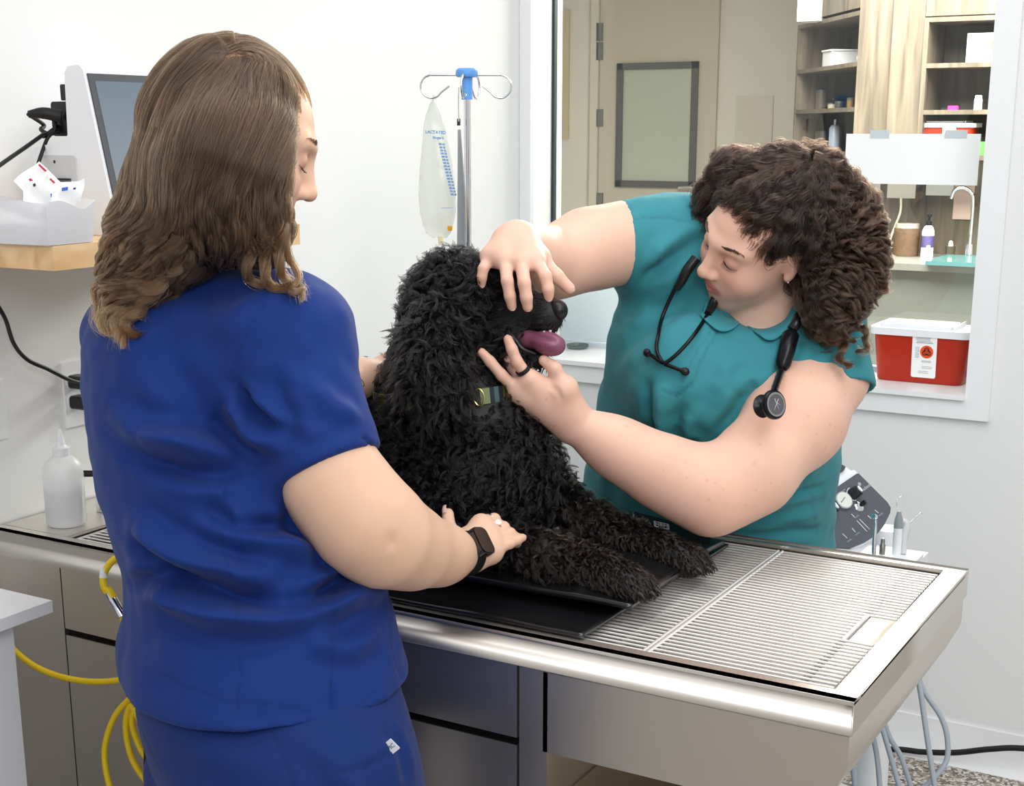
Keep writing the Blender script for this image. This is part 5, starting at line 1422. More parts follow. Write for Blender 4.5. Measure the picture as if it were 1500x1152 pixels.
def freckles(P, col, axis_pts, n, seed, rmax=.06):
    g = np.random.default_rng(seed)
    for _ in range(n):
        i = g.integers(len(P) - 1)
        q = P[i]
        if seg_dist(q[None], axis_pts)[0][0] > rmax * 1.4: continue
        w = np.exp(-((P - q) ** 2).sum(1) / g.uniform(.0012, .0024) ** 2)[:, None] * g.uniform(.25, .6)
        col = col * (1 - w * (1 - np.array([.70, .52, .44])))
    return col
def nail_parts(parent, tips, m, r=.0052):
    for (tip, along, out) in tips:
        along = along / np.linalg.norm(along); out = out - along * (out @ along); out /= np.linalg.norm(out); sd = np.cross(along, out)
        n = 5; vs, fs = [], []
        for j in range(n + 1):
            v = j / n * 2 - 1
            for i in range(n + 1):
                u = i / n * 2 - 1; w_ = r * .88 * math.sqrt(max(1 - .6 * max(v, 0) ** 4 - .35 * max(-v, 0) ** 3, .1))
                vs.append(tip + sd * u * w_ + along * v * r * 1.15 + out * (r * 1.22 * math.sqrt(1 - .55 * u * u) - .25 * r * max(v, 0) ** 2))
        for j in range(n):
            for i in range(n): k = j * (n + 1) + i; fs.append((k, k + 1, k + n + 2, k + n + 1))
        mesh_obj('fingernail', vs, fs, m, parent, smooth=True)
def cloth_mat(name, rough=.75, sheen=.25):
    m = attr_mat(name, rough, bump=.16, bscale=900, sheen=sheen, spec=.25)
    return m
def cloth(name, F, res, base, m, parent, fold=(), stitch=(), seed=0, wr=.0012, it=2, calm=()):
    V, Q = field_mesh(F, res)
    V = smooth_mesh(V, Q, it)
    N = vnormals(V, Q); V0 = V.copy()
    V = V + N * (noise3(V * np.array([1, 1, 1.6]), 16, seed) * wr * 1.4 + noise3(V, 42, seed + 4) * wr * .55)[:, None]
    if fold: V = folds(V, N, fold)
    for c_, n_ in calm:                     # hemmed cuffs keep their shape
        k_ = np.clip(1.6 - np.abs((V0 - c_) @ n_) / .022, 0, 1) * (np.linalg.norm(V0 - c_, axis=1) < .13)
        V = V + (V0 - V) * k_[:, None]
    V = smooth_mesh(V, Q, 1)
    N = vnormals(V, Q)
    col = np.tile(np.array(srgb(base)[:3]), (len(V), 1)) * (1 + .03 * noise3(V, 9, seed))[:, None]
    if stitch:
        D = np.zeros(len(V))
        for pts, amp, w in stitch:
            L = snap(V, spline(np.array(pts, float), 6))
            lo = L.min(0) - 4 * w; hi = L.max(0) + 4 * w
            k = np.where(((V > lo) & (V < hi)).all(1))[0]
            d, t = seg_dist(V[k], L); e = np.exp(-(d / w) ** 2)
            D[k] += amp * e; col[k] *= (1 - .18 * e)[:, None]
        V = V + N * D[:, None]
    o = big_mesh(name, V, Q, m, parent, col)
    return o, V, Q, N
def trace_hair(F, roots, dirfn, L, npt, shell, jitter=0.):
    """grow along the hair volume: follow the flow while staying at a depth under its surface"""
    p = roots.copy(); out = [p.copy()]; st = L / (npt - 1)
    for k in range(npt - 1):
        d = dirfn(p, k / (npt - 1))
        e = 1e-3; f0 = F.ev(p)
        g = np.stack([F.ev(p + np.eye(3)[a] * e) - f0 for a in range(3)], 1) / e
        g /= np.linalg.norm(g, axis=1)[:, None] + 1e-9
        d = d - g * (d * g).sum(1)[:, None]; d /= np.linalg.norm(d, axis=1)[:, None] + 1e-9
        p = p + d * (st[:, None] if hasattr(st, '__len__') else st)
        f0 = F.ev(p)
        p = p - g * np.clip(f0 + shell, -.008, .02)[:, None]
        out.append(p.copy())
    return np.stack(out, 1)
def flow_from_guides(V, guides, fall, wpx=26.):
    """photo-drawn hair guides -> direction at any point (by distance to the guides laid on the volume)"""
    A, T = [], []
    for g in guides:
        L = snap(V, spline(np.array(g, float), 5))
        for _ in range(2): L[1:-1] = (L[:-2] + 2 * L[1:-1] + L[2:]) / 4
        t = np.gradient(L, axis=0); t /= np.linalg.norm(t, axis=1)[:, None] + 1e-9
        A.append(L); T.append(t)
    A = np.concatenate(A); T = np.concatenate(T)
    def fn(p, s):
        out = np.empty_like(p)
        for i in range(0, len(p), 2000):
            d2 = ((p[i:i + 2000, None] - A[None]) ** 2).sum(2)
            w = np.exp(-d2 / .013 ** 2) + 1e-5 * np.exp(-d2 / .05 ** 2)
            ws = w.sum(1)
            v = (w[..., None] * T[None]).sum(1) + (3e-7 * np.asarray(fall))
            out[i:i + 2000] = v / (np.linalg.norm(v, axis=1)[:, None] + 1e-12)
        return out
    return fn
# ------------------------------------------------------------------ person in blue scrubs, seen from behind
bl = thing('person', 'person with long brown hair in royal blue scrubs and black watch, holding the dog', 'person', (-1.2, 1.36, 0))
BH = Head(at(347, 205, 1.78), frame_cam((.273, -.19, .924), (.88, -.34, -.33), (.31, .93, .10)), smile=1.)
wA = np.array([.866, -.5, 0]); fA = np.array([.5, .866, 0]); RB = [wA, fA, EZ]
def row(y, l, r, d, grow=0., asp=1.05, cr=.5, ct=.866):
    c = at((l + r) / 2, y, d); h = (r - l) / 2 / FPX * d
    b = h / math.sqrt((asp * cr) ** 2 + ct ** 2)
    return (c, b * asp + grow, b + grow)
brow = [(985, 180, 594), (940, 178, 580), (890, 188, 566), (840, 190, 552), (780, 168, 530), (700, 148, 498), (620, 133, 466), (550, 124, 446), (500, 124, 436), (460, 138, 424), (425, 172, 410), (402, 212, 388), (388, 240, 362)]
# body (one continuous surface)
shR, elR, wrR = at(414, 512, 1.79), at(548, 789, 1.79), at(684, 811, 1.965)
hR = lambda px, py, d: at(px, py, d)
F = Field()
F.loft([row(y, l + 40, r - 40, 1.87) for y, l, r in brow[2:]], RB, .02)
F.chain([BH.p(0, -.02, -.05), BH.p(0, -.035, -.10), at(298, 392, 1.86), at(296, 430, 1.88)], [.050, .050, .056, .075], .03)
BH.build(F)
F.chain([shR, at(486, 700, 1.757), at(532, 762, 1.765), at(566, 790, 1.79), at(606, 805, 1.845), at(645, 812, 1.905), wrR], [.052, .0550, .0555, .052, .043, .0335, .0255], .045)
fing = [[hR(704, 767, 2.010), hR(724, 761, 2.025), hR(730, 769, 2.055), hR(729, 780, 2.070)],
        [hR(713, 778, 2.005), hR(737, 773, 2.020), hR(745, 782, 2.050), hR(744, 792, 2.065)],
        [hR(721, 791, 1.995), hR(747, 782, 2.010), hR(756, 789, 2.040), hR(757, 797, 2.055)],
        [hR(723, 806, 1.985), hR(746, 797, 1.995), hR(757, 792, 2.010), hR(766, 788, 2.025)]]
hand(F, wrR, fing, [hR(672, 797, 1.985), hR(658, 775, 2.015), hR(656, 753, 2.040)], rw=.025, rp=.0145, rf=.0088)
F.cone(wrR, hR(718, 812, 1.985), .022, .013, .015)
# far arm, its forearm laid along the back of the dog
elL = at(400, 610, 2.10)
F.chain([at(205, 490, 2.0), elL, at(470, 578, 2.17), at(530, 556, 2.26), at(560, 548, 2.32)], [.055, .048, .042, .031, .026], .02)
wrL = at(562, 547, 2.325)
hand(F, wrL, [[at(596, 552, 2.37), at(615, 560, 2.39), at(626, 575, 2.395)], [at(600, 545, 2.37), at(622, 552, 2.395), at(635, 566, 2.40)], [at(602, 538, 2.365), at(624, 543, 2.39), at(637, 556, 2.40)], [at(600, 531, 2.355), at(618, 535, 2.38), at(630, 545, 2.39)]], [at(575, 530, 2.32), at(592, 518, 2.335), at(606, 512, 2.345)])
V, Q = field_mesh(F, .0030)
V = smooth_mesh(V, Q, 1)
# creases on knuckles, elbow dimple
N = vnormals(V, Q)
V = folds(V, N, [([(570, 792), (584, 796)], -.0016, .009), ([(690, 770), (704, 768)], -.0006, .004)])
col = skin_color(V, (224, 186, 160), 3)
col = BH.paint(V, col, lip=(196, 110, 104))
col = blush(V, col, [f[1] for f in fing] + [f[-1] for f in fing], .011, .22)
col = blush(V, col, [at(570, 800, 1.8)], .035, .16)
big_mesh('body', V, Q, SKIN, bl, col)
BH.brows_lashes(bl, (.020, .010, .006)); BH.lash_lines(bl)
NAIL = mat('pale_nail', (232, 190, 178), .25); RING = mat('silver_ring', (226, 222, 214), .18, 1.)
tn = hR(656, 749, 2.038)
nail_parts(bl, [(tn - (cv(-.35, .1, .9)) * .0 + cv(-.5, .0, .3) * .001, hR(656, 749, 2.04) - hR(658, 772, 2.02), cv(-.8, .15, .55))], NAIL, .0068)
def band(name, c, ax, r, w, m, parent, th=.0012):
    return lathe(name, [(r, -w), (r + th, -w), (r + th, w), (r, w), (r, -w)], c, m, parent, axis=ax, n=32)
band('ring', (fing[0][0] * .35 + fing[0][1] * .65), fing[0][1] - fing[0][0], .0094, .0016, RING, bl)
o = band('ring', (fing[1][0] * .38 + fing[1][1] * .62), fing[1][1] - fing[1][0], .0096, .0016, mat('rose_gold', (222, 170, 140), .2, 1.), bl); o['label'] = 'ring with a large white stone'
rc = (fing[1][0] * .38 + fing[1][1] * .62); ro = cv(.15, .75, .62); ro /= np.linalg.norm(ro)
lathe('stone', [(0, 0), (.0045, .001), (.0052, .0035), (.003, .0058), (0, .0062)], rc + ro * .0095, mat('white_stone', (244, 244, 246), .08, spec=1.), o, axis=ro, n=10, smooth=10)
# watch
wax = wrR - at(645, 812, 1.905); wax /= np.linalg.norm(wax); wc = wrR - wax * .010
wt = band('watch_strap', wc, wax, .0300, .0105, RUBBER_B, bl, .0022); wt['label'] = 'black smart watch'
wn = cv(.30, .42, .86); wn -= wax * (wn @ wax); wn /= np.linalg.norm(wn); ws_ = np.cross(wn, wax)
c0 = wc + wn * .0300
prism('watch_case', rrect(.036, .042, .010), c0 - wn * .002, wax, ws_, wn, .0105, mat('space_grey_case', (88, 88, 94), .25, 1.), wt, bevel=.0025, seg=3)
prism('watch_glass', rrect(.033, .039, .009), c0 + wn * .0082, wax, ws_, wn, .0018, mat('black_watch_glass', (10, 10, 13), .12, spec=.5), wt, bevel=.0008)
bm = bmesh.new(); br_c = wrR + wax * .013
e1 = wn; e2 = ws_
for k in range(18):
    a = 2.2 + k * .22; q = br_c + (e1 * math.cos(a) + e2 * math.sin(a)) * .0275 * .93
    t_ = -e1 * math.sin(a) + e2 * math.cos(a); u_ = wax if k % 2 else (e1 * math.cos(a) + e2 * math.sin(a))
    add_tube(bm, [q + t_ * .0042 * math.cos(b_) + u_ * .002 * math.sin(b_) for b_ in np.linspace(0, 6.283, 9)], .0006, 5, cap=False)
bm_obj('bracelet', bm, RING, bl, smooth=60)
bm = bmesh.new()
for k in range(13):
    t = k / 12; q = at(262 + 46 * t, 372 + 5 * math.sin(t * 3.14), 1.80)
    g_ = -q + at(262 + 46 * t, 372, 1.6); g_ /= np.linalg.norm(g_)
    for _ in range(30):
        if F.ev((q)[None])[0] > .0015: q = q - g_ * .002
        else: break
    for _ in range(60):
        if F.ev((q)[None])[0] < .001: q = q + g_ * .001
        else: break
    add_tube(bm, [q + cv(math.cos(b_), math.sin(b_), 0) * .0028 for b_ in np.linspace(0, 6.283, 8)], .0007, 5, cap=False)
bm_obj('necklace', bm, RING, bl, smooth=60)
# tattoo: small looped line on the far forearm
L = snap(V, [(527, 560), (531, 557), (535, 561), (536, 566), (532, 563), (528, 559), (533, 570)])
tube('tattoo_line', L - FW * .0006, .0007, mat('tattoo_ink', (88, 86, 88), .6), bl, n=5)

# scrub top
BLUE = cloth_mat('royal_blue_twill', .75, .06)
T = Field()
T.loft([row(y, l, r, 1.87) for y, l, r in brow], RB, .02)
cn = cv(.42, -.90, .12); cn /= np.linalg.norm(cn)
cc = at(478, 688, 1.755)
SL = Field()
SL.cone(at(410, 505, 1.785), at(488, 712, 1.755), .086, .0725, .055)
SL.half(cc, cn, .003)
T.sub(SL, .05)
T.cone(at(330, 440, 1.84), at(420, 490, 1.79), .05, .075, .05)
LS = Field(); l0 = at(192, 492, 1.98); ln = elL - l0; ln /= np.linalg.norm(ln)
LS.cone(l0, elL, .070, .060, .04); LS.half(elL - ln * .03, ln, .003)
T.sub(LS, .04)
T.cone(at(298, 384, 1.85), at(296, 340, 1.84), .060, .075, .004, '-')
B_ = (16, 48, 118)
fold = [
    ([(215, 480), (270, 560), (340, 650), (420, 690)], -0.0113, .022),
    ([(330, 590), (350, 625), (395, 655)], 0.0169, .014), ([(345, 570), (372, 608), (408, 640)], -0.0169, .010),
    ([(205, 640), (290, 655), (370, 662)], 0.0169, .020), ([(195, 665), (290, 690), (360, 690)], -0.0169, .014),
    ([(160, 600), (220, 640), (300, 650)], 0.0113, .016),
    ([(195, 770), (250, 812), (330, 836), (420, 842)], 0.0227, .016), ([(200, 800), (270, 842), (350, 858)], -0.0227, .012),
    ([(230, 870), (300, 895), (380, 905), (470, 890)], 0.0199, .018), ([(220, 842), (300, 875), (390, 882)], -0.0169, .012),
    ([(330, 770), (420, 800), (520, 790)], 0.0169, .016), ([(350, 880), (420, 888), (520, 850)], -0.0141, .012),
    ([(470, 870), (510, 845), (545, 815)], -0.0199, .010), ([(480, 900), (540, 868), (570, 850)], 0.0141, .014),
    ([(190, 860), (230, 850), (280, 862)], -0.0169, .012),
    ([(440, 560), (490, 590), (535, 620)], 0.0070, .014), ([(430, 640), (470, 655), (530, 625)], -.0030, .010),
    ([(400, 560), (420, 610), (425, 660)], -0.0085, .012),
    ([(415, 705), (440, 770), (490, 830)], -0.0169, .014), ([(450, 930), (500, 950), (560, 930)], 0.0113, .016),
    ([(250, 450), (300, 470), (360, 470)], 0.0085, .02), ([(300, 740), (360, 770), (440, 770)], -0.0141, .012)]
st = [([(385, 445), (345, 520), (330, 590), (345, 640)], -.0010, .0014), ([(300, 650), (308, 740), (335, 830), (348, 900), (350, 1040)], -.0008, .0014),
      ([(180, 958), (250, 995), (330, 1025), (460, 1040)], -.0008, .0013), ([(415, 695), (480, 675), (538, 636)], -.0008, .0013),
      ([(478, 800), (490, 900), (487, 1000)], -.0012, .002), ([(508, 1040), (560, 1012), (595, 985)], -.0009, .0018), ([(536, 640), (546, 655)], -.004, .0025), ([(487, 1000), (489, 1030), (492, 1062)], -.0035, .0022), ([(480, 880), (520, 840), (560, 815)], -.0012, .002), ([(575, 870), (575, 940), (588, 990)], -.0012, .002)]
top_o, TV, TQ, TN = cloth('scrub_top', T, .0042, B_, BLUE, bl, fold, st, 5, wr=.0028, calm=[(cc, cn)])
# trousers
P_ = Field()
P_.loft([row(y, l, r, 1.865, -.013) for y, l, r in ((990, 190, 590), (1030, 190, 600), (1065, 198, 608), (1110, 212, 620), (1160, 236, 634))], RB, .03)
for px, d, fx in ((470, 1.80, 470), (330, 1.99, 330)):
    h_ = at(px, 1130, d); kn = np.array([h_[0], h_[1], .48]); ft = np.array([h_[0] - .02, h_[1] - .02, .015])
    P_.chain([h_, kn, ft], [.112, .088, .078], .05)
pf = [([(455, 1080), (500, 1130), (530, 1180)], .005, .016), ([(560, 1060), (590, 1100), (600, 1150)], -.005, .012), ([(230, 1060), (300, 1100), (380, 1120)], .004, .02)]
pst = [([(500, 1130), (545, 1120), (585, 1092)], -.002, .0025), ([(392, 1060), (420, 1120), (440, 1190)], -.001, .002), ([(190, 1010), (205, 1070), (235, 1130)], -.0015, .003)]
pants, PV, PQ, PN = cloth('scrub_trousers', P_, .0055, (15, 45, 108), BLUE, bl, pf, pst, 8)
for px, d in ((470, 1.80), (330, 1.99)):
    h_ = at(px, 1130, d); G = Field(); G.ell((h_[0] - .0, h_[1] + .05, .035), (.045, .13, .034), None, .02); G.half((0, 0, .003), (0, 0, -1))
    v, q = field_mesh(G, .006); big_mesh('shoe', v, q, RUBBER_B, bl)
# small woven brand tab on the pocket
tc_ = snap(PV, [(573, 1091)])[0] - FW * .003
tex = cv(.62, .55, .3); tex /= np.linalg.norm(tex); tey = cv(-.55, .70, .12); tey -= tex * (tey @ tex); tey /= np.linalg.norm(tey); tnz = np.cross(tex, tey)
if tnz @ FW > 0: tnz = -tnz
tab = prism('brand_tab', rrect(.019, .017, .001), tc_, tex, tey, tnz, .0012, mat('white_tab', (226, 230, 238), .6), pants)
text('brand_text', 'EPIC', tc_ + tnz * .0014, tex, tey, .0078, mat('grey_blue_print', (92, 104, 128), .6), pants)

# ---- long wavy hair
HV = Field()
p = BH.p
HV.ell(p(0, -.018, .030), (.082, .098, .088), BH.R, .03)
HV.chain([at(388, 190, 1.70), at(374, 255, 1.70), at(378, 315, 1.71), at(392, 360, 1.72)], [.028, .034, .032, .012], .03)
HV.chain([at(335, 225, 1.70), at(315, 290, 1.715), at(340, 325, 1.73), at(362, 350, 1.74)], [.07, .056, .030, .012], .04)
HV.chain([at(275, 190, 1.77), at(250, 290, 1.765), at(222, 350, 1.765), at(198, 410, 1.775), at(188, 450, 1.79)], [.056, .050, .042, .026, .010], .04)
HV.chain([at(295, 260, 1.72), at(262, 335, 1.74), at(235, 380, 1.76)], [.058, .046, .016], .04)
HV.ell(p(.03, .130, -.012), (.12, .093, .108), BH.R, .012, '-')
HV.ell(p(0, .075, -.11), (.060, .07, .06), BH.R, .02, '-')
gB = [[(432, 108), (450, 148), (438, 195), (414, 240), (404, 285), (416, 330), (424, 372), (412, 405), (436, 440)],
      [(412, 100), (424, 150), (402, 215), (384, 262), (380, 300), (402, 342), (398, 380), (410, 410), (428, 436)],
      [(395, 94), (392, 160), (362, 236), (342, 290), (356, 330), (384, 362), (380, 395), (402, 420)],
      [(372, 88), (352, 150), (320, 230), (302, 285), (316, 326), (345, 358), (358, 392)],
      [(352, 84), (318, 140), (285, 215), (268, 282), (286, 330), (318, 362), (345, 385)],
      [(335, 82), (285, 130), (250, 205), (236, 275), (250, 322), (240, 362), (262, 395)],
      [(322, 76), (262, 115), (222, 190), (208, 258), (216, 306), (196, 346), (206, 388), (182, 430), (196, 470), (184, 503)],
      [(305, 68), (240, 112), (206, 185), (197, 255), (192, 308), (172, 346), (184, 390), (158, 430), (166, 470)],
      [(292, 66), (224, 120), (197, 195), (191, 258), (176, 316), (158, 362), (164, 400), (146, 432), (152, 468)],
      [(335, 72), (372, 62), (415, 82), (446, 118), (456, 142)], [(330, 78), (368, 70), (410, 90), (440, 122), (454, 145)]]
HVm, HQm = field_mesh(HV, .005)
HNm = vnormals(HVm, HQm)
# strand-wide relief of the locks
cap_col = np.tile(np.array([.030, .018, .011]), (len(HVm), 1))
Vi = HVm - HNm * .0025
hair = big_mesh('hair', Vi, HQm, mat('brown_hair_mass', (38, 26, 18), .7), bl)
flowB = flow_from_guides(HVm, gB, -EZ)
pxm = PPX + FPX * ((HVm - CAM) @ RT) / ((HVm - CAM) @ FW); pym = PPY - FPX * ((HVm - CAM) @ CU) / ((HVm - CAM) @ FW)
def long_hair():
    nl = 2600; R_, f_ = sample_surface(HVm, HQm, nl, 1 + 4 * np.exp(-((HVm[HQm[:, 0]] - snap(HVm, [(345, 80)])[0]) ** 2).sum(1) / .045 ** 2))
    loc = BH.loc(R_)
    Ls = rng.uniform(.10, .19, nl)
    shell = rng.uniform(-.004, .002, nl)
    C = trace_hair(HV, R_ - HNm[HQm[f_, 0]] * shell[:, None], flowB, Ls, 22, shell)
    npt = 22; s = np.linspace(0, 1, npt)
    # loose waves, stronger lower down; a lock waves as one
    T_ = np.gradient(C, axis=1); T_ /= np.linalg.norm(T_, axis=2)[..., None] + 1e-9
    e = 1e-3
    g = np.stack([HV.ev(C[:, 10] + np.eye(3)[a] * e) - HV.ev(C[:, 10] - np.eye(3)[a] * e) for a in range(3)], 1); g /= np.linalg.norm(g, axis=1)[:, None] + 1e-9
    B = np.cross(T_, g[:, None])
    low = np.clip((at(300, 235, 1.75)[2] - C[:, :, 2]) / .12, 0, 1)
    ph = 9 * noise3(R_, 14, 3) + rng.normal(0, .35, nl); wl = .072 + .012 * noise3(R_, 9, 5)
    arc = Ls[:, None] * s
    am = .0135 * low ** 1.3
    C = C + B * (am * np.sin(6.283 * arc / wl[:, None] + ph[:, None]))[..., None] + g[:, None] * (am * .8 * np.cos(6.283 * arc / wl[:, None] + ph[:, None]))[..., None]
    P, K, Rr = [], [], []
    per = 14
    tone = rng.random(nl)
    for k in range(per):
        ra = (.0105 - .0065 * low.mean(1)) * np.sqrt(rng.random(nl)); aa = rng.uniform(0, 6.283, nl)
        off = (B * (ra * np.cos(aa))[:, None, None] + g[:, None] * (ra * .45 * np.sin(aa))[:, None, None]) * (1 - .55 * s ** 1.5)[None, :, None]
        # single hairs drift a little
        off = off + B * (.0012 * np.sin(9 * s[None] * rng.uniform(.5, 1.2, nl)[:, None] + rng.uniform(0, 6.28, nl)[:, None]))[..., None]
        P.append(C + off)
        zlow = np.clip((at(300, 200, 1.75)[2] - C[:, 12, 2]) / .25, 0, 1)
        t = np.clip(.25 * tone + .22 * rng.random(nl) + .42 * zlow * tone ** .7, 0, 1)[:, None]
        K.append((1 - t) * np.array([.012, .006, .0034]) + t * np.array([.15, .077, .034]))
        Rr.append(np.tile(np.r_[np.full(npt - 4, 1.), .85, .7, .5, .25] * .0003, nl))
    P = np.concatenate(P); K = np.concatenate(K)
    fz = BH.loc(P.reshape(-1, 3)).reshape(P.shape); inside = ((((fz - np.array([.03, .130, -.004])) / np.array([.116, .090, .106])) ** 2).sum(2) < 1).any(1)
    P, K, Rr = P[~inside], K[~inside], [np.concatenate(Rr).reshape(-1, npt)[~inside].ravel()]
    return strands('hair_strands', P.reshape(-1, 3), [npt] * len(P), np.concatenate(Rr), hair_mat('brown_hair', .32, .45), hair, K)
long_hair()
LOCK_ON = None
def locks(name, specs, dark, light, m, parent, turn=.05):
    P, K, Rr, n_ = [], [], [], []
    for pts, r0, r1, n, wav, tone in specs:
        w_ = []
        for (a_, b_, d_) in pts:
            if isinstance(LOCK_ON, str):
                q_ = snap(HVm, [(a_, b_)])[0]; w_.append(q_ - FW * .0012); continue
            if LOCK_ON is not None and b_ > 395:
                q_ = snap(LOCK_ON, [(a_, b_)])[0]; u_ = project(q_)
                if math.hypot(u_[0] - a_, u_[1] - b_) < 25: d_ = min(d_, u_[2] - .012)
            w_.append(at(a_, b_, d_))
        c = spline(np.array(w_), 8); npt = len(c)
        T_ = np.gradient(c, axis=0); T_ /= np.linalg.norm(T_, axis=1)[:, None]
        x = np.cross(T_, FW); x /= np.linalg.norm(x, axis=1)[:, None]; y = np.cross(T_, x)
        s = np.linspace(0, 1, npt); arc = np.cumsum(np.r_[0, np.linalg.norm(np.diff(c, axis=0), axis=1)]); ph0 = rng.uniform(0, 6.28)
        for k in range(n):
            ra = math.sqrt(rng.random()); aa = rng.uniform(0, 6.283) + arc / turn * (3.0 if wav else 0)
            rr = ra * 1.15 * (r0 * (1 - s) + r1 * s) * (.35 + .65 * np.clip(s / .12, 0, 1))
            off = x * (rr * np.cos(aa))[:, None] + y * (rr * np.sin(aa) * (.7 if wav else .06))[:, None]
            off = off + (x * np.cos(arc / turn * 6.283 + ph0)[:, None] + y * np.sin(arc / turn * 6.283 + ph0)[:, None]) * wav * np.clip(s * 2, 0, 1)[:, None]
            fl = rng.random() < .2
            if fl: off = off + x * (rng.normal(0, .006) * s ** 2)[:, None] + y * (rng.normal(0, .006) * s ** 2)[:, None]
            P.append(c + off); n_.append(npt)
            t = min(1, tone * rng.uniform(.5, 1.3)); K.append((1 - t) * np.array(dark) + t * np.array(light))
            Rr.append(np.interp(s, [0, .8, 1], [1, .9, .2]) * .0003)
    return strands(name, np.concatenate(P), n_, np.concatenate(Rr), m, parent, np.array(K))
hm = bpy.data.materials['brown_hair']
LOCK_ON = 'HULL'
locks('crown_lengths', [
    ([(338, 72, 1.74), (318, 78, 1.71), (292, 98, 1.69), (262, 138, 1.68), (242, 190, 1.69)], .020, .018, 260, .0, .25),
    ([(342, 76, 1.73), (328, 92, 1.69), (308, 130, 1.675), (288, 180, 1.67), (276, 230, 1.67)], .020, .018, 260, .0, .22),
    ([(346, 70, 1.75), (330, 66, 1.74), (300, 76, 1.73), (262, 104, 1.72), (232, 150, 1.72)], .018, .016, 220, .0, .3),
    ([(350, 78, 1.72), (352, 100, 1.675), (345, 140, 1.66), (330, 190, 1.655)], .016, .016, 200, .0, .2)],
    (.012, .006, .0034), (.15, .077, .034), hm, hair)
LOCK_ON = TV
locks('curled_lengths', [
    ([(225, 330, 1.72), (205, 372, 1.72), (216, 410, 1.73), (190, 446, 1.75), (172, 478, 1.77), (186, 508, 1.79)], .016, .004, 240, .004, .75),
    ([(205, 320, 1.73), (178, 358, 1.73), (182, 398, 1.74), (158, 436, 1.76), (152, 470, 1.78), (166, 492, 1.79)], .014, .004, 200, .004, .85),
    ([(185, 315, 1.75), (160, 355, 1.76), (158, 396, 1.77), (142, 432, 1.79), (140, 462, 1.80)], .012, .003, 160, .003, .8),
    ([(250, 330, 1.70), (232, 368, 1.71), (242, 402, 1.72), (214, 436, 1.74), (202, 468, 1.76)], .014, .004, 200, .004, .6),
    ([(215, 330, 1.72), (192, 365, 1.72), (200, 402, 1.73), (176, 440, 1.75), (164, 470, 1.77), (180, 498, 1.79)], .013, .005, 200, .006, .7),
    ([(240, 330, 1.71), (220, 366, 1.71), (232, 404, 1.72), (206, 440, 1.74), (190, 472, 1.76), (198, 492, 1.78)], .013, .005, 200, .006, .65),
    ([(200, 340, 1.73), (172, 372, 1.74), (172, 410, 1.75), (152, 446, 1.77), (148, 474, 1.79)], .012, .004, 180, .005, .8),
    ([(262, 325, 1.70), (250, 360, 1.70), (256, 390, 1.71), (230, 420, 1.73), (220, 446, 1.75)], .012, .004, 180, .005, .5),
    ([(180, 330, 1.76), (158, 372, 1.77), (148, 410, 1.78), (140, 440, 1.79), (150, 480, 1.80)], .009, .003, 120, .004, .7),
    ([(395, 300, 1.69), (412, 338, 1.69), (404, 376, 1.70), (420, 404, 1.71), (448, 440, 1.72)], .011, .003, 170, .004, .55),
    ([(375, 310, 1.69), (392, 350, 1.69), (384, 386, 1.70), (398, 414, 1.71), (430, 430, 1.72), (444, 418, 1.73)], .010, .003, 140, .004, .45),
    ([(352, 320, 1.69), (368, 358, 1.69), (360, 388, 1.70), (376, 412, 1.71), (402, 424, 1.72)], .010, .003, 140, .004, .4),
    ([(412, 262, 1.69), (422, 312, 1.69), (416, 352, 1.70), (430, 386, 1.71), (434, 416, 1.72), (428, 432, 1.73)], .007, .002, 110, .003, .5)],
    (.012, .006, .0034), (.20, .105, .046), hm, hair)
# the part line of the scalp
L = snap(HVm, [(328, 86), (345, 83), (362, 84), (380, 88)])
tube('hair_parting', L - (BH.R[2] * -.001), .0016, mat('scalp', (206, 164, 140), .6), hair, n=6)
# ------------------------------------------------------------------ person in teal scrubs, leaning over the dog
te = thing('person', 'person with dark curly hair in teal scrubs bending over the table, examining the dog', 'person', (-.95, 2.42, 0))
TH = Head(at(1117, 348, 2.265), frame_cam((-.453, .672, -.585), (-.89, -.368, .267), (-.036, .642, .766)), smile=0.)
wT, fT = np.array([-1., 0, 0]), np.array([0, -1., 0]); RTL = [wT, fT, EZ]
def rowT(y, l, r, d, g=0.): return row(y, l, r, d, g, 1.3, .866, .5)
trow = [(850, 846, 1212, 2.70), (800, 852, 1209, 2.69), (760, 852, 1209, 2.665), (720, 858, 1212, 2.61), (680, 867, 1216, 2.55), (640, 877, 1220, 2.51), (595, 882, 1224, 2.475), (545, 893, 1226, 2.445), (505, 905, 1222, 2.43), (475, 925, 1205, 2.43)]
F = Field()
F.loft([rowT(y, l + 24, r - 24, d + .01) for y, l, r, d in trow[2:]], RTL, .02)
F.chain([TH.p(0, -.02, -.05), TH.p(0, -.030, -.085), at(1118, 448, 2.37), at(1100, 490, 2.41)], [.048, .050, .056, .07], .03)
F.cone(at(1070, 455, 2.36), at(1150, 465, 2.36), .03, .03, .03)
TH.build(F)
h = lambda px, py, d: at(px, py, d)
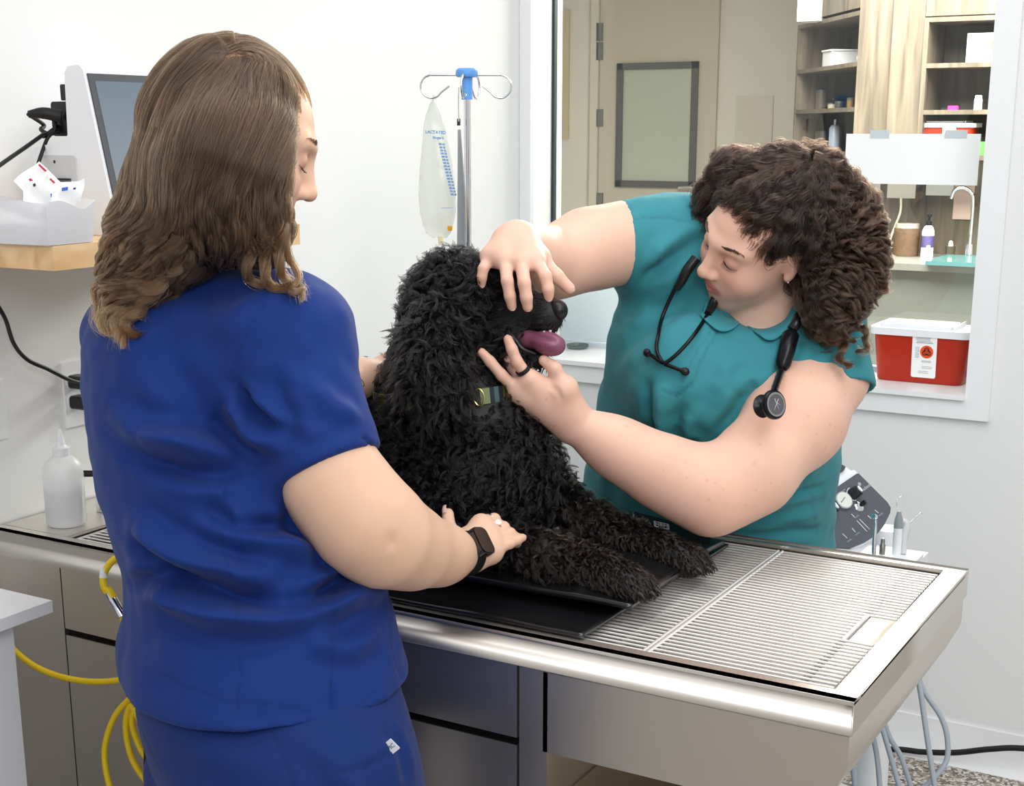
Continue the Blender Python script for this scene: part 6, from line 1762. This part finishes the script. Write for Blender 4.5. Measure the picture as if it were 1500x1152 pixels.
# right arm reaching across to the head of the dog
wr1 = h(757, 354, 2.165)
F.chain([h(965, 358, 2.40), h(915, 356, 2.365), h(860, 366, 2.33), h(812, 386, 2.29), h(782, 376, 2.235), wr1], [.050, .0605, .060, .050, .040, .029], .04)
f1 = [[h(787, 385, 2.10), h(799, 405, 2.075), h(803, 424, 2.075), h(804, 435, 2.08)],
      [h(764, 385, 2.095), h(768, 415, 2.065), h(771, 436, 2.068), h(773, 450, 2.075)],
      [h(740, 384, 2.105), h(743, 412, 2.075), h(747, 434, 2.078), h(750, 449, 2.085)],
      [h(716, 376, 2.125), h(708, 394, 2.11), h(706, 406, 2.112), h(706, 416, 2.118)]]
hand(F, wr1, f1, [h(790, 378, 2.135), h(815, 405, 2.125), h(834, 423, 2.13)], rw=.0285, rp=.0145, rf=.0092)
F.cone(h(742, 352, 2.145), h(732, 374, 2.12), .019, .014, .02); F.cone(h(765, 352, 2.15), h(775, 378, 2.11), .019, .014, .02)
# left arm bent at the elbow, palm under the jaw
wr2 = h(838, 619, 2.17)
F.chain([h(1192, 480, 2.365), h(1207, 548, 2.335), h(1165, 615, 2.27), h(1100, 690, 2.21), h(1046, 725, 2.19), h(1000, 706, 2.185), h(955, 684, 2.18), h(900, 654, 2.175), wr2], [.060, .064, .072, .062, .051, .048, .0425, .036, .0285], .05)
F.cone(h(1046, 722, 2.19), h(1036, 752, 2.19), .03, .018, .04)
f2 = [[h(800, 556, 2.125), h(776, 556, 2.12), h(757, 530, 2.105), h(750, 512, 2.10), h(744, 497, 2.10)][1:],
      [h(770, 562, 2.145), h(752, 540, 2.145), h(744, 528, 2.15), h(738, 521, 2.155)],
      [h(757, 571, 2.13), h(735, 550, 2.115), h(718, 530, 2.11), h(705, 516, 2.115)],
      [h(765, 580, 2.145), h(742, 565, 2.15), h(728, 552, 2.16), h(718, 545, 2.17)]]
hand(F, wr2, f2, [h(826, 570, 2.13), h(812, 540, 2.12), h(797, 528, 2.125)], rw=.029, rp=.0165, rf=.0088)
F.cone(h(826, 600, 2.16), h(790, 575, 2.14), .024, .019, .02); F.cone(h(832, 600, 2.155), h(826, 572, 2.135), .021, .015, .02)
V, Q = field_mesh(F, .0030)
V = smooth_mesh(V, Q, 1); N = vnormals(V, Q)
V = folds(V, N, [([(756, 520), (762, 523)], -.0006, .002), ([(738, 408), (748, 407)], -.0005, .002), ([(764, 412), (773, 411)], -.0005, .002), ([(806, 560), (815, 575), (820, 590)], -.0012, .004)])
col = skin_color(V, (226, 184, 164), 11)
col = TH.paint(V, col, lip=(178, 96, 92), flush=.14)
col = blush(V, col, [f[-1] for f in f1 + f2] + [f[1] for f in f1 + f2], .012, .25)
col = blush(V, col, [h(1040, 740, 2.16), h(1130, 610, 2.19), h(1180, 600, 2.2)], .04, .22)
arm_axis = np.array([h(1200, 540, 2.34), h(1095, 685, 2.21), h(955, 684, 2.18), wr2])
col = freckles(V, col, arm_axis, 420, 4, .09)
big_mesh('body', V, Q, SKIN, te, col)
TH.brows_lashes(te, (.012, .007, .005), seed=4); TH.lash_lines(te)
NAIL2 = mat('natural_nail', (236, 196, 186), .25)
outw = cv(0, .25, .97)
for f in f1: nail_parts(te, [(f[-1] - (f[-1] - f[-2]) * .05, f[-1] - f[-2], outw)], NAIL2, .0056 if f is not f1[3] else .005)
nail_parts(te, [(h(834, 423, 2.13), h(834, 423, 2.13) - h(815, 405, 2.125), cv(.25, .5, .8))], NAIL2, .0062)
nail_parts(te, [(f2[2][-1], f2[2][-1] - f2[2][-2], cv(-.75, .6, .2))], mat('dark_nail', (70, 30, 40), .2), .005)
band('ring', f2[0][0] * .48 + f2[0][1] * .52, f2[0][1] - f2[0][0], .0094, .0030, RUBBER_B, te, .0022)['label'] = 'black silicone ring'
band('ring', f1[2][0] * .82 + f1[2][1] * .18, f1[2][1] - f1[2][0], .0102, .0007, RING, te, .0006)
lathe('earring', [(0, -.0015), (.0022, 0), (.0022, .0012), (0, .003)], TH.p(-.0795, -.0005, -.034), mat('silver_stud', (230, 228, 222), .15, 1.), te, axis=TH.R.T @ np.array([-1, .3, 0]), n=12)
tube('neck_cord', [TH.p(-.053, -.01, -.075), TH.p(-.045, .03, -.095), TH.p(-.02, .045, -.11), TH.p(.02, .045, -.115)], .0016, RUBBER_B, te)

# scrub top
TEAL = cloth_mat('teal_poplin', .75, .06)
T = Field()
T.loft([rowT(y, l, r, d) for y, l, r, d in trow], RTL, .02)
T.cone(h(965, 405, 2.42), h(945, 490, 2.44), .055, .055, .06)
T.ell(at(1010, 555, 2.34), (.09, .10, .09), CR, .08); T.ell(at(1130, 590, 2.35), (.09, .10, .08), CR, .08)
# right sleeve
S1 = Field(); c1 = h(908, 356, 2.365); n1 = cv(-.97, -.06, .2); n1 /= np.linalg.norm(n1)
S1.cone(h(1010, 368, 2.40), h(890, 356, 2.355), .090, .0705, .04); S1.half(c1, n1, .003); T.sub(S1, .045)
T.cone(h(1080, 440, 2.42), h(985, 362, 2.41), .085, .078, .06)
T.cone(h(1080, 440, 2.42), h(1180, 462, 2.39), .085, .078, .06)
S3 = Field(); c2 = h(1212, 574, 2.33); n2 = cv(.04, -.97, .20); n2 /= np.linalg.norm(n2)
S3.cone(h(1180, 440, 2.365), h(1213, 600, 2.325), .092, .0835, .04); S3.half(c2, n2, .003); S3.cone(c2 - n2 * .03, c2 + n2 * .03, .0705, .0725, .003, '-')
T.sub(S3, .04)
# open V neck
T.cone(h(1120, 440, 2.40), h(1105, 425, 2.24), .052, .060, .006, '-')
fold = [([(918, 425), (960, 400), (1010, 365), (1050, 335)], -0.0108, .013), ([(915, 405), (950, 385), (990, 350)], 0.0081, .014), ([(920, 480), (960, 440), (1020, 400)], 0.0068, .02),
        ([(900, 520), (950, 480), (1000, 450)], -0.0054, .018), ([(1000, 590), (985, 640), (990, 690)], -0.0068, .014), ([(970, 560), (965, 600), (975, 650)], 0.0095, .016), ([(945, 560), (950, 610), (960, 650)], -0.0068, .012),
        ([(1010, 610), (1000, 650), (1010, 680)], 0.0081, .012), ([(890, 620), (900, 680), (890, 740)], -0.0054, .016), ([(1110, 560), (1080, 600), (1050, 640)], -0.0108, .012), ([(1130, 560), (1100, 555), (1090, 580)], 0.0068, .012),
        ([(1120, 720), (1160, 690), (1205, 660)], -0.0081, .011), ([(1110, 750), (1160, 730), (1208, 715)], -0.0095, .010), ([(1120, 735), (1160, 712), (1206, 690)], 0.0081, .012), ([(1100, 775), (1150, 765), (1205, 752)], 0.0068, .013), ([(1080, 790), (1150, 785), (1205, 778)], -0.0068, .010),
        ([(1075, 520), (1060, 560), (1050, 600)], 0.0054, .016), ([(900, 700), (950, 730), (1000, 750)], 0.0054, .02), ([(1000, 640), (1015, 660), (1028, 672)], -0.0081, .010),
        ([(1175, 480), (1165, 510), (1150, 540)], -0.0068, .010), ([(1215, 480), (1205, 510), (1195, 540)], 0.0041, .013)]
st = [([(912, 322), (960, 316), (1010, 322)], -.0010, .0020), ([(922, 298), (918, 340), (916, 400)], -.0010, .0018), ([(1150, 534), (1208, 538), (1264, 535)], -.0010, .0018),
      ([(1075, 455), (1050, 492), (1030, 522), (1012, 560), (988, 582)], -.0022, .0024), ([(1062, 452), (1036, 490), (1015, 520), (996, 556)], -.0008, .0016), ([(968, 572), (988, 582), (1012, 566)], -.0012, .0018),
      ([(1160, 460), (1175, 490), (1150, 525), (1120, 560)], -.0012, .0022), ([(1200, 640), (1190, 700), (1200, 790)], -.0010, .002), ([(870, 720), (950, 770), (1010, 790)], -.0008, .0018)]
top2, TV, TQ, TN = cloth('scrub_top', T, .0045, (54, 132, 143), TEAL, te, fold, st, 15, wr=.0026, calm=[(c1, n1), (c2, n2)])
# collar: two folded flaps standing off the shirt
def flap(upper, lower, name='collar_flap'):
    U, W_ = spline(np.array(upper, float), 6), spline(np.array(lower, float), 6)
    n = 22; U = U[np.linspace(0, len(U) - 1, n).round().astype(int)]; W_ = W_[np.linspace(0, len(W_) - 1, n).round().astype(int)]
    m_ = 9; G_ = []
    for j in range(m_):
        t = j / (m_ - 1)
        L = snap(TV, U * (1 - t) + W_ * t)
        for _ in range(3): L[1:-1] = (L[:-2] + 2 * L[1:-1] + L[2:]) / 4
        G_.append(L - FW * (.004 + .0055 * math.sin(t * 1.9)))
    G_ = np.array(G_)
    for _ in range(2): G_[1:-1] = (G_[:-2] + 2 * G_[1:-1] + G_[2:]) / 4
    v = G_.reshape(-1, 3); idx = np.arange(m_ * n).reshape(m_, n)
    q = np.stack([idx[:-1, :-1], idx[:-1, 1:], idx[1:, 1:], idx[1:, :-1]], -1).reshape(-1, 4)
    if (vnormals(v, q).mean(0) @ FW) > 0: q = q[:, ::-1]
    o = big_mesh(name, v, q, TEAL, te, np.tile(np.array(srgb((56, 136, 147))[:3]), (len(v), 1)))
    sm = o.modifiers.new('cloth_thickness', 'SOLIDIFY'); sm.thickness = .0022; sm.offset = -1
flap([(1090, 466), (1112, 468), (1136, 464), (1164, 452)], [(1096, 476), (1112, 490), (1128, 497), (1146, 486), (1160, 468)][:5])
flap([(1032, 440), (1050, 452), (1072, 464), (1084, 468)], [(1026, 458), (1040, 474), (1058, 484), (1072, 478), (1082, 472)])
# trousers behind the table
G = Field()
G.loft([rowT(y, l + 4, r - 4, d) for y, l, r, d in ((900, 846, 1212, 2.70), (860, 848, 1212, 2.70), (820, 852, 1210, 2.70))], RTL, .03)
hX = at(1030, 850, 2.67)[0]
for sx in (-.10, .10): G.chain([(hX + sx, 2.50, .72), (hX + sx * 1.1, 2.50, .45), (hX + sx * 1.2, 2.50, .02)], [.11, .095, .075], .05)
cloth('scrub_trousers', G, .009, (46, 116, 128), TEAL, te, seed=4)
for sx in (-.13, .13):
    G = Field(); G.ell((hX + sx, 2.44, .035), (.045, .13, .034), None, .02); G.half((0, 0, .003), (0, 0, -1))
    v, q = field_mesh(G, .008); big_mesh('shoe', v, q, RUBBER_B, te)

# ---- curly hair
CV = Field(); p = TH.p
CV.ell(p(-.004, -.022, .034), (.088, .099, .092), TH.R, .03)
CV.chain([h(1172, 285, 2.26), h(1222, 330, 2.28), h(1240, 390, 2.28), h(1222, 440, 2.25), h(1212, 475, 2.235)], [.074, .052, .040, .026, .012], .05)
CV.chain([h(1190, 410, 2.26), h(1200, 450, 2.24)], [.03, .018], .04)
CV.chain([h(1075, 255, 2.280), h(1046, 290, 2.310), h(1024, 330, 2.340), h(1012, 385, 2.350)], [.036, .016, .010, .006], .03)
CV.ell(p(.012, .115, -.022), (.098, .086, .118), TH.R, .012, '-')
CV.ell(p(-.070, .040, -.050), (.045, .052, .074), TH.R, .015, '-')
CVm, CQm = field_mesh(CV, .005); CNm = vnormals(CVm, CQm)
ch = big_mesh('hair', CVm - CNm * .010, CQm, mat('dark_hair_mass', (14, 10, 9), .8), te)
gT = [[(1175, 235), (1120, 235), (1075, 250), (1045, 285), (1020, 330), (1008, 380), (1014, 405)],
      [(1180, 240), (1130, 262), (1085, 290), (1062, 310)], [(1185, 245), (1150, 285), (1105, 325), (1085, 345)],
      [(1190, 250), (1170, 310), (1140, 360), (1120, 385)], [(1195, 255), (1195, 320), (1180, 380), (1178, 405), (1195, 440), (1205, 475)],
      [(1200, 245), (1225, 300), (1225, 360), (1218, 410), (1214, 445), (1212, 475)], [(1200, 235), (1250, 270), (1275, 330), (1275, 390), (1250, 440), (1230, 470)],
      [(1190, 220), (1245, 235), (1288, 300), (1290, 370), (1275, 420), (1250, 455)], [(1180, 225), (1130, 215), (1080, 230), (1050, 250)]]
flowT = flow_from_guides(CVm, gT, -EZ)
def curly():
    nl = 1500; w = 1 + 5 * np.exp(-((CVm[CQm[:, 0]] - snap(CVm, [(1188, 240)])[0]) ** 2).sum(1) / .04 ** 2)
    R_, f_ = sample_surface(CVm, CQm, nl, w); nr = CNm[CQm[f_, 0]]
    npt = 40; s = np.linspace(0, 1, npt)
    Ls = rng.uniform(.07, .14, nl); shell = rng.uniform(-.006, .010, nl)
    C = trace_hair(CV, R_ - nr * shell[:, None], flowT, Ls, npt, shell)
    T_ = np.gradient(C, axis=1); T_ /= np.linalg.norm(T_, axis=2)[..., None] + 1e-9
    g = nr[:, None] - T_ * (T_ * nr[:, None]).sum(2)[..., None]; g /= np.linalg.norm(g, axis=2)[..., None] + 1e-9
    B = np.cross(T_, g)
    side = np.clip((R_ - at(1170, 300, 2.26)) @ RT / .06, 0, 1)       # tighter ringlets on the loose side
    wl = rng.uniform(.034, .056, nl) * (1 - .2 * side); rad = (.0034 + .0050 * side) * rng.uniform(.7, 1.35, nl)
    ph = rng.uniform(0, 6.283, nl); sg = np.where(rng.random(nl) < .5, 1, -1)
    arc = Ls[:, None] * s; th = sg[:, None] * 6.283 * arc / wl[:, None] + ph[:, None]
    env = np.clip(s / .18, 0, 1)[None] * rad[:, None]
    C = C + B * (env * np.cos(th))[..., None] + g * (env * np.sin(th) + env * .4)[..., None]
    fzp = TH.loc(C.reshape(-1, 3)).reshape(C.shape)
    bad = (((fzp - np.array([.012, .115, -.022])) / np.array([.095, .083, .114])) ** 2).sum(2).min(1) < 1
    bad |= (((fzp - np.array([-.070, .040, -.050])) / np.array([.042, .049, .070])) ** 2).sum(2).min(1) < 1
    bad |= (((fzp - np.array([-.080, -.002, -.022])) / np.array([.022, .024, .026])) ** 2).sum(2).min(1) < 1
    k_ = ~bad; C, B, g, side, ph, arc, sg, wl, rad, nl = C[k_], B[k_], g[k_], side[k_], ph[k_], arc[k_], sg[k_], wl[k_], rad[k_], int(k_.sum())
    P, K, Rr = [], [], []
    per = 34; tone = rng.random(nl)
    for k in range(per):
        ra = (.0090 - .0035 * side) * np.sqrt(rng.random(nl)); aa = rng.uniform(0, 6.283, nl)
        off = (B * (ra * np.cos(aa))[:, None, None] + g * (ra * np.sin(aa))[:, None, None]) * (1 - .25 * s)[None, :, None]
        # each hair keeps its own curl inside the ringlet
        th2 = sg[:, None] * 6.283 * arc / wl[:, None] + ph[:, None] + rng.normal(0, .8, nl)[:, None]; r2 = rad * rng.uniform(-.35, .45, nl)
        e2 = np.clip(s / .18, 0, 1)[None] * r2[:, None]
        off = off + B * (e2 * np.cos(th2))[..., None] + g * (e2 * np.sin(th2))[..., None]
        fz = (rng.random(nl) < .10) * rng.uniform(.003, .012, nl)
        off = off + g * (fz[:, None] * s ** 2 * np.sin(5 * s + ph[:, None]))[..., None] + B * (fz[:, None] * s ** 2 * np.cos(6 * s + ph[:, None] * 2))[..., None]
        P.append(C + off)
        t = np.clip(.06 + .30 * tone * rng.random(nl) + .40 * side * rng.random(nl), 0, 1)[:, None]
        K.append(((1 - t) * np.array([.0085, .005, .004]) + t * np.array([.095, .047, .026])) * (.40 + 1.0 * tone ** 1.5)[:, None])
        Rr.append(np.tile(np.r_[np.full(npt - 5, 1.), .85, .7, .5, .3, .2] * .00028, nl))
    P = np.concatenate(P); K = np.concatenate(K)
    return strands('hair_strands', P.reshape(-1, 3), [npt] * len(P), np.concatenate(Rr), hair_mat('dark_curls', .28, .4, ior=1.5), ch, K)
curly()
LOCK_ON = None
locks('ringlets', [
    ([(1205, 430, 2.23), (1212, 460, 2.225), (1222, 490, 2.22), (1232, 515, 2.22), (1240, 542, 2.215)], .011, .005, 300, .006, .30),
    ([(1245, 420, 2.25), (1258, 450, 2.245), (1256, 478, 2.24), (1270, 492, 2.24), (1266, 512, 2.235), (1256, 520, 2.235)], .008, .003, 200, .004, .38),
    ([(1225, 430, 2.235), (1236, 462, 2.23), (1240, 490, 2.225), (1248, 505, 2.225)], .010, .004, 200, .006, .35),
    ([(1185, 420, 2.23), (1192, 450, 2.225), (1200, 478, 2.22), (1208, 500, 2.22)], .009, .003, 180, .005, .22),
    ([(1046, 285, 2.29), (1028, 310, 2.31), (1018, 335, 2.32), (1002, 345, 2.32)], .007, .002, 120, .003, .12),
    ([(1030, 320, 2.31), (1016, 352, 2.33), (1010, 382, 2.34), (1018, 400, 2.34), (1012, 414, 2.34)], .007, .002, 140, .004, .15),
    ([(1062, 262, 2.27), (1048, 248, 2.28), (1040, 256, 2.285), (1030, 250, 2.285)], .004, .0015, 60, .002, .12),
    ([(1275, 330, 2.27), (1290, 360, 2.27), (1282, 392, 2.265), (1294, 420, 2.26), (1284, 446, 2.255)], .009, .003, 160, .006, .45)],
    (.0085, .005, .004), (.13, .066, .036), bpy.data.materials['dark_curls'], ch, turn=.032)

# ------------------------------------------------------------------ stethoscope hung round the neck
sto = thing('stethoscope', 'black stethoscope hanging round the neck of the person in teal', 'stethoscope', at(1080, 520, 2.26))
STB = mat('satin_black_metal', (26, 26, 30), .28, .6); TUB = mat('black_tubing', (24, 24, 27), .35)
def front(px, py, off):                     # a point standing off the teal shirt
    return snap(TV, [(px, py)])[0] - FW * off
def run(pts, off): return [front(a, b_, off) for a, b_ in pts]
a1 = run([(1008, 398), (985, 430), (970, 462), (961, 490), (959, 512), (966, 530), (982, 539), (1000, 545)], .010)
b1 = run([(1048, 432), (1034, 458), (1014, 488), (994, 512), (975, 529), (964, 530), (950, 521), (944, 516)], .013)
tube('ear_tube', a1, .0032, STB, sto); tube('ear_tube', b1, .0032, STB, sto)
tube('yoke_sleeve', run([(1018, 378), (1008, 398), (996, 416), (988, 428)], .012), [.0085, .0085, .0078, .0062], TUB, sto)
tube('yoke_sleeve', run([(1054, 422), (1047, 434), (1040, 447), (1034, 458)], .014), [.008, .008, .0075, .006], TUB, sto)
for e, d in ((a1[-1], a1[-1] - a1[-2]), (b1[-1], b1[-1] - b1[-2])):
    lathe('ear_tip', [(0, -.006), (.0045, -.005), (.0066, 0), (.006, .005), (.003, .008), (0, .0085)], e, RUBBER_B, sto, axis=d, n=16)
tb = [at(1142, 440, 2.37), at(1168, 450, 2.32)] + run([(1163, 470), (1158, 482)], .012)
tube('tubing', tb, .0085, TUB, sto)
g0 = front(1157, 484, .014); g1 = front(1144, 538, .014)
gax = g1 - g0; gl = np.linalg.norm(gax)
lathe('barrel', [(0, 0), (.0095, .001), (.0135, .006), (.0138, gl * .5), (.0125, gl - .008), (.0085, gl), (0, gl)], g0, STB, sto, axis=gax, n=28)
cp_ = at(1127, 594, 2.115)
p0_ = g1; p1_ = at(1131, 582, 2.135)
prof = []; Ls_ = np.linalg.norm(p1_ - p0_)
for k in range(13): prof += [(.0062 - .0008 * (k % 2), Ls_ * k / 12)]
lathe('stem', [(0, 0)] + prof + [(0, Ls_)], p0_, STB, sto, axis=p1_ - p0_, n=18)
dz = cv(.55, .05, .83); dz /= np.linalg.norm(dz)
hd = lathe('chestpiece', [(0, -.017), (.0175, -.017), (.0180, -.015), (.012, -.011), (.0075, -.006), (.0075, .002), (.012, .004), (.0205, .005), (.0225, .007), (.0225, .012), (.0205, .014), (0, .014)], cp_, STB, sto, axis=dz, n=36)
lathe('diaphragm_ring', [(.0155, .0141), (.0185, .0141), (.0185, .0148), (.0155, .0148), (.0155, .0141)], cp_, mat('grey_ring', (150, 150, 154), .35, .6), hd, axis=dz, n=36)
lathe('diaphragm', [(0, .0142), (.0150, .0142), (.0150, .0146), (0, .0146)], cp_, mat('charcoal_diaphragm', (84, 84, 88), .4), hd, axis=dz, n=36)
x_, y_, _z = frame_of(dz); bm = bmesh.new(); o_ = cp_ + dz * .0149
for a, b_ in (((-.006, -.008), (.006, .008)), ((-.002, .009), (.004, -.009)), ((.002, .002), (.008, -.002))): add_tube(bm, [o_ + x_ * a[0] + y_ * a[1], o_ + x_ * b_[0] + y_ * b_[1]], .0006, 5)
bm_obj('engraved_mark', bm, mat('pale_mark', (176, 176, 180), .4), hd)
# ------------------------------------------------------------------ light
w = bpy.data.worlds.new('room_light'); SC.world = w; w.use_nodes = True
w.node_tree.nodes['Background'].inputs['Color'].default_value = (1, .995, .985, 1)
w.node_tree.nodes['Background'].inputs['Strength'].default_value = .64
def area(name, loc, target, sx, sy, power, color=(1, 1, 1)):
    l = bpy.data.lights.new(name, 'AREA'); l.shape = 'RECTANGLE'; l.size = sx; l.size_y = sy; l.energy = power; l.color = color
    o = bpy.data.objects.new(name, l); COL.objects.link(o); o.location = loc
    d = Vector(target) - Vector(loc)
    o.rotation_euler = d.to_track_quat('-Z', 'Y').to_euler()
    return o
area('ceiling_light', (-.7, 1.9, 2.7), (-.7, 1.9, 0), 1.2, 1.2, 14)
area('bounce_light', (.9, -.9, 2.5), (-.6, 2.4, 1.0), 1.1, .8, 27)
area('back_wall_fill', (.5, 1.0, 2.7), (-.5, 3.4, 1.1), 1.0, 1.0, 21)  # added fill lamp, aimed to brighten the back wall
area('far_room_light', (-1.2, 6.0, 2.7), (-1.2, 6.2, 0), 2.6, 2.6, 740, (1, .97, .9))
SC.view_settings.view_transform = 'Standard'
SC.view_settings.look = 'None'
SC.view_settings.exposure = 0.0
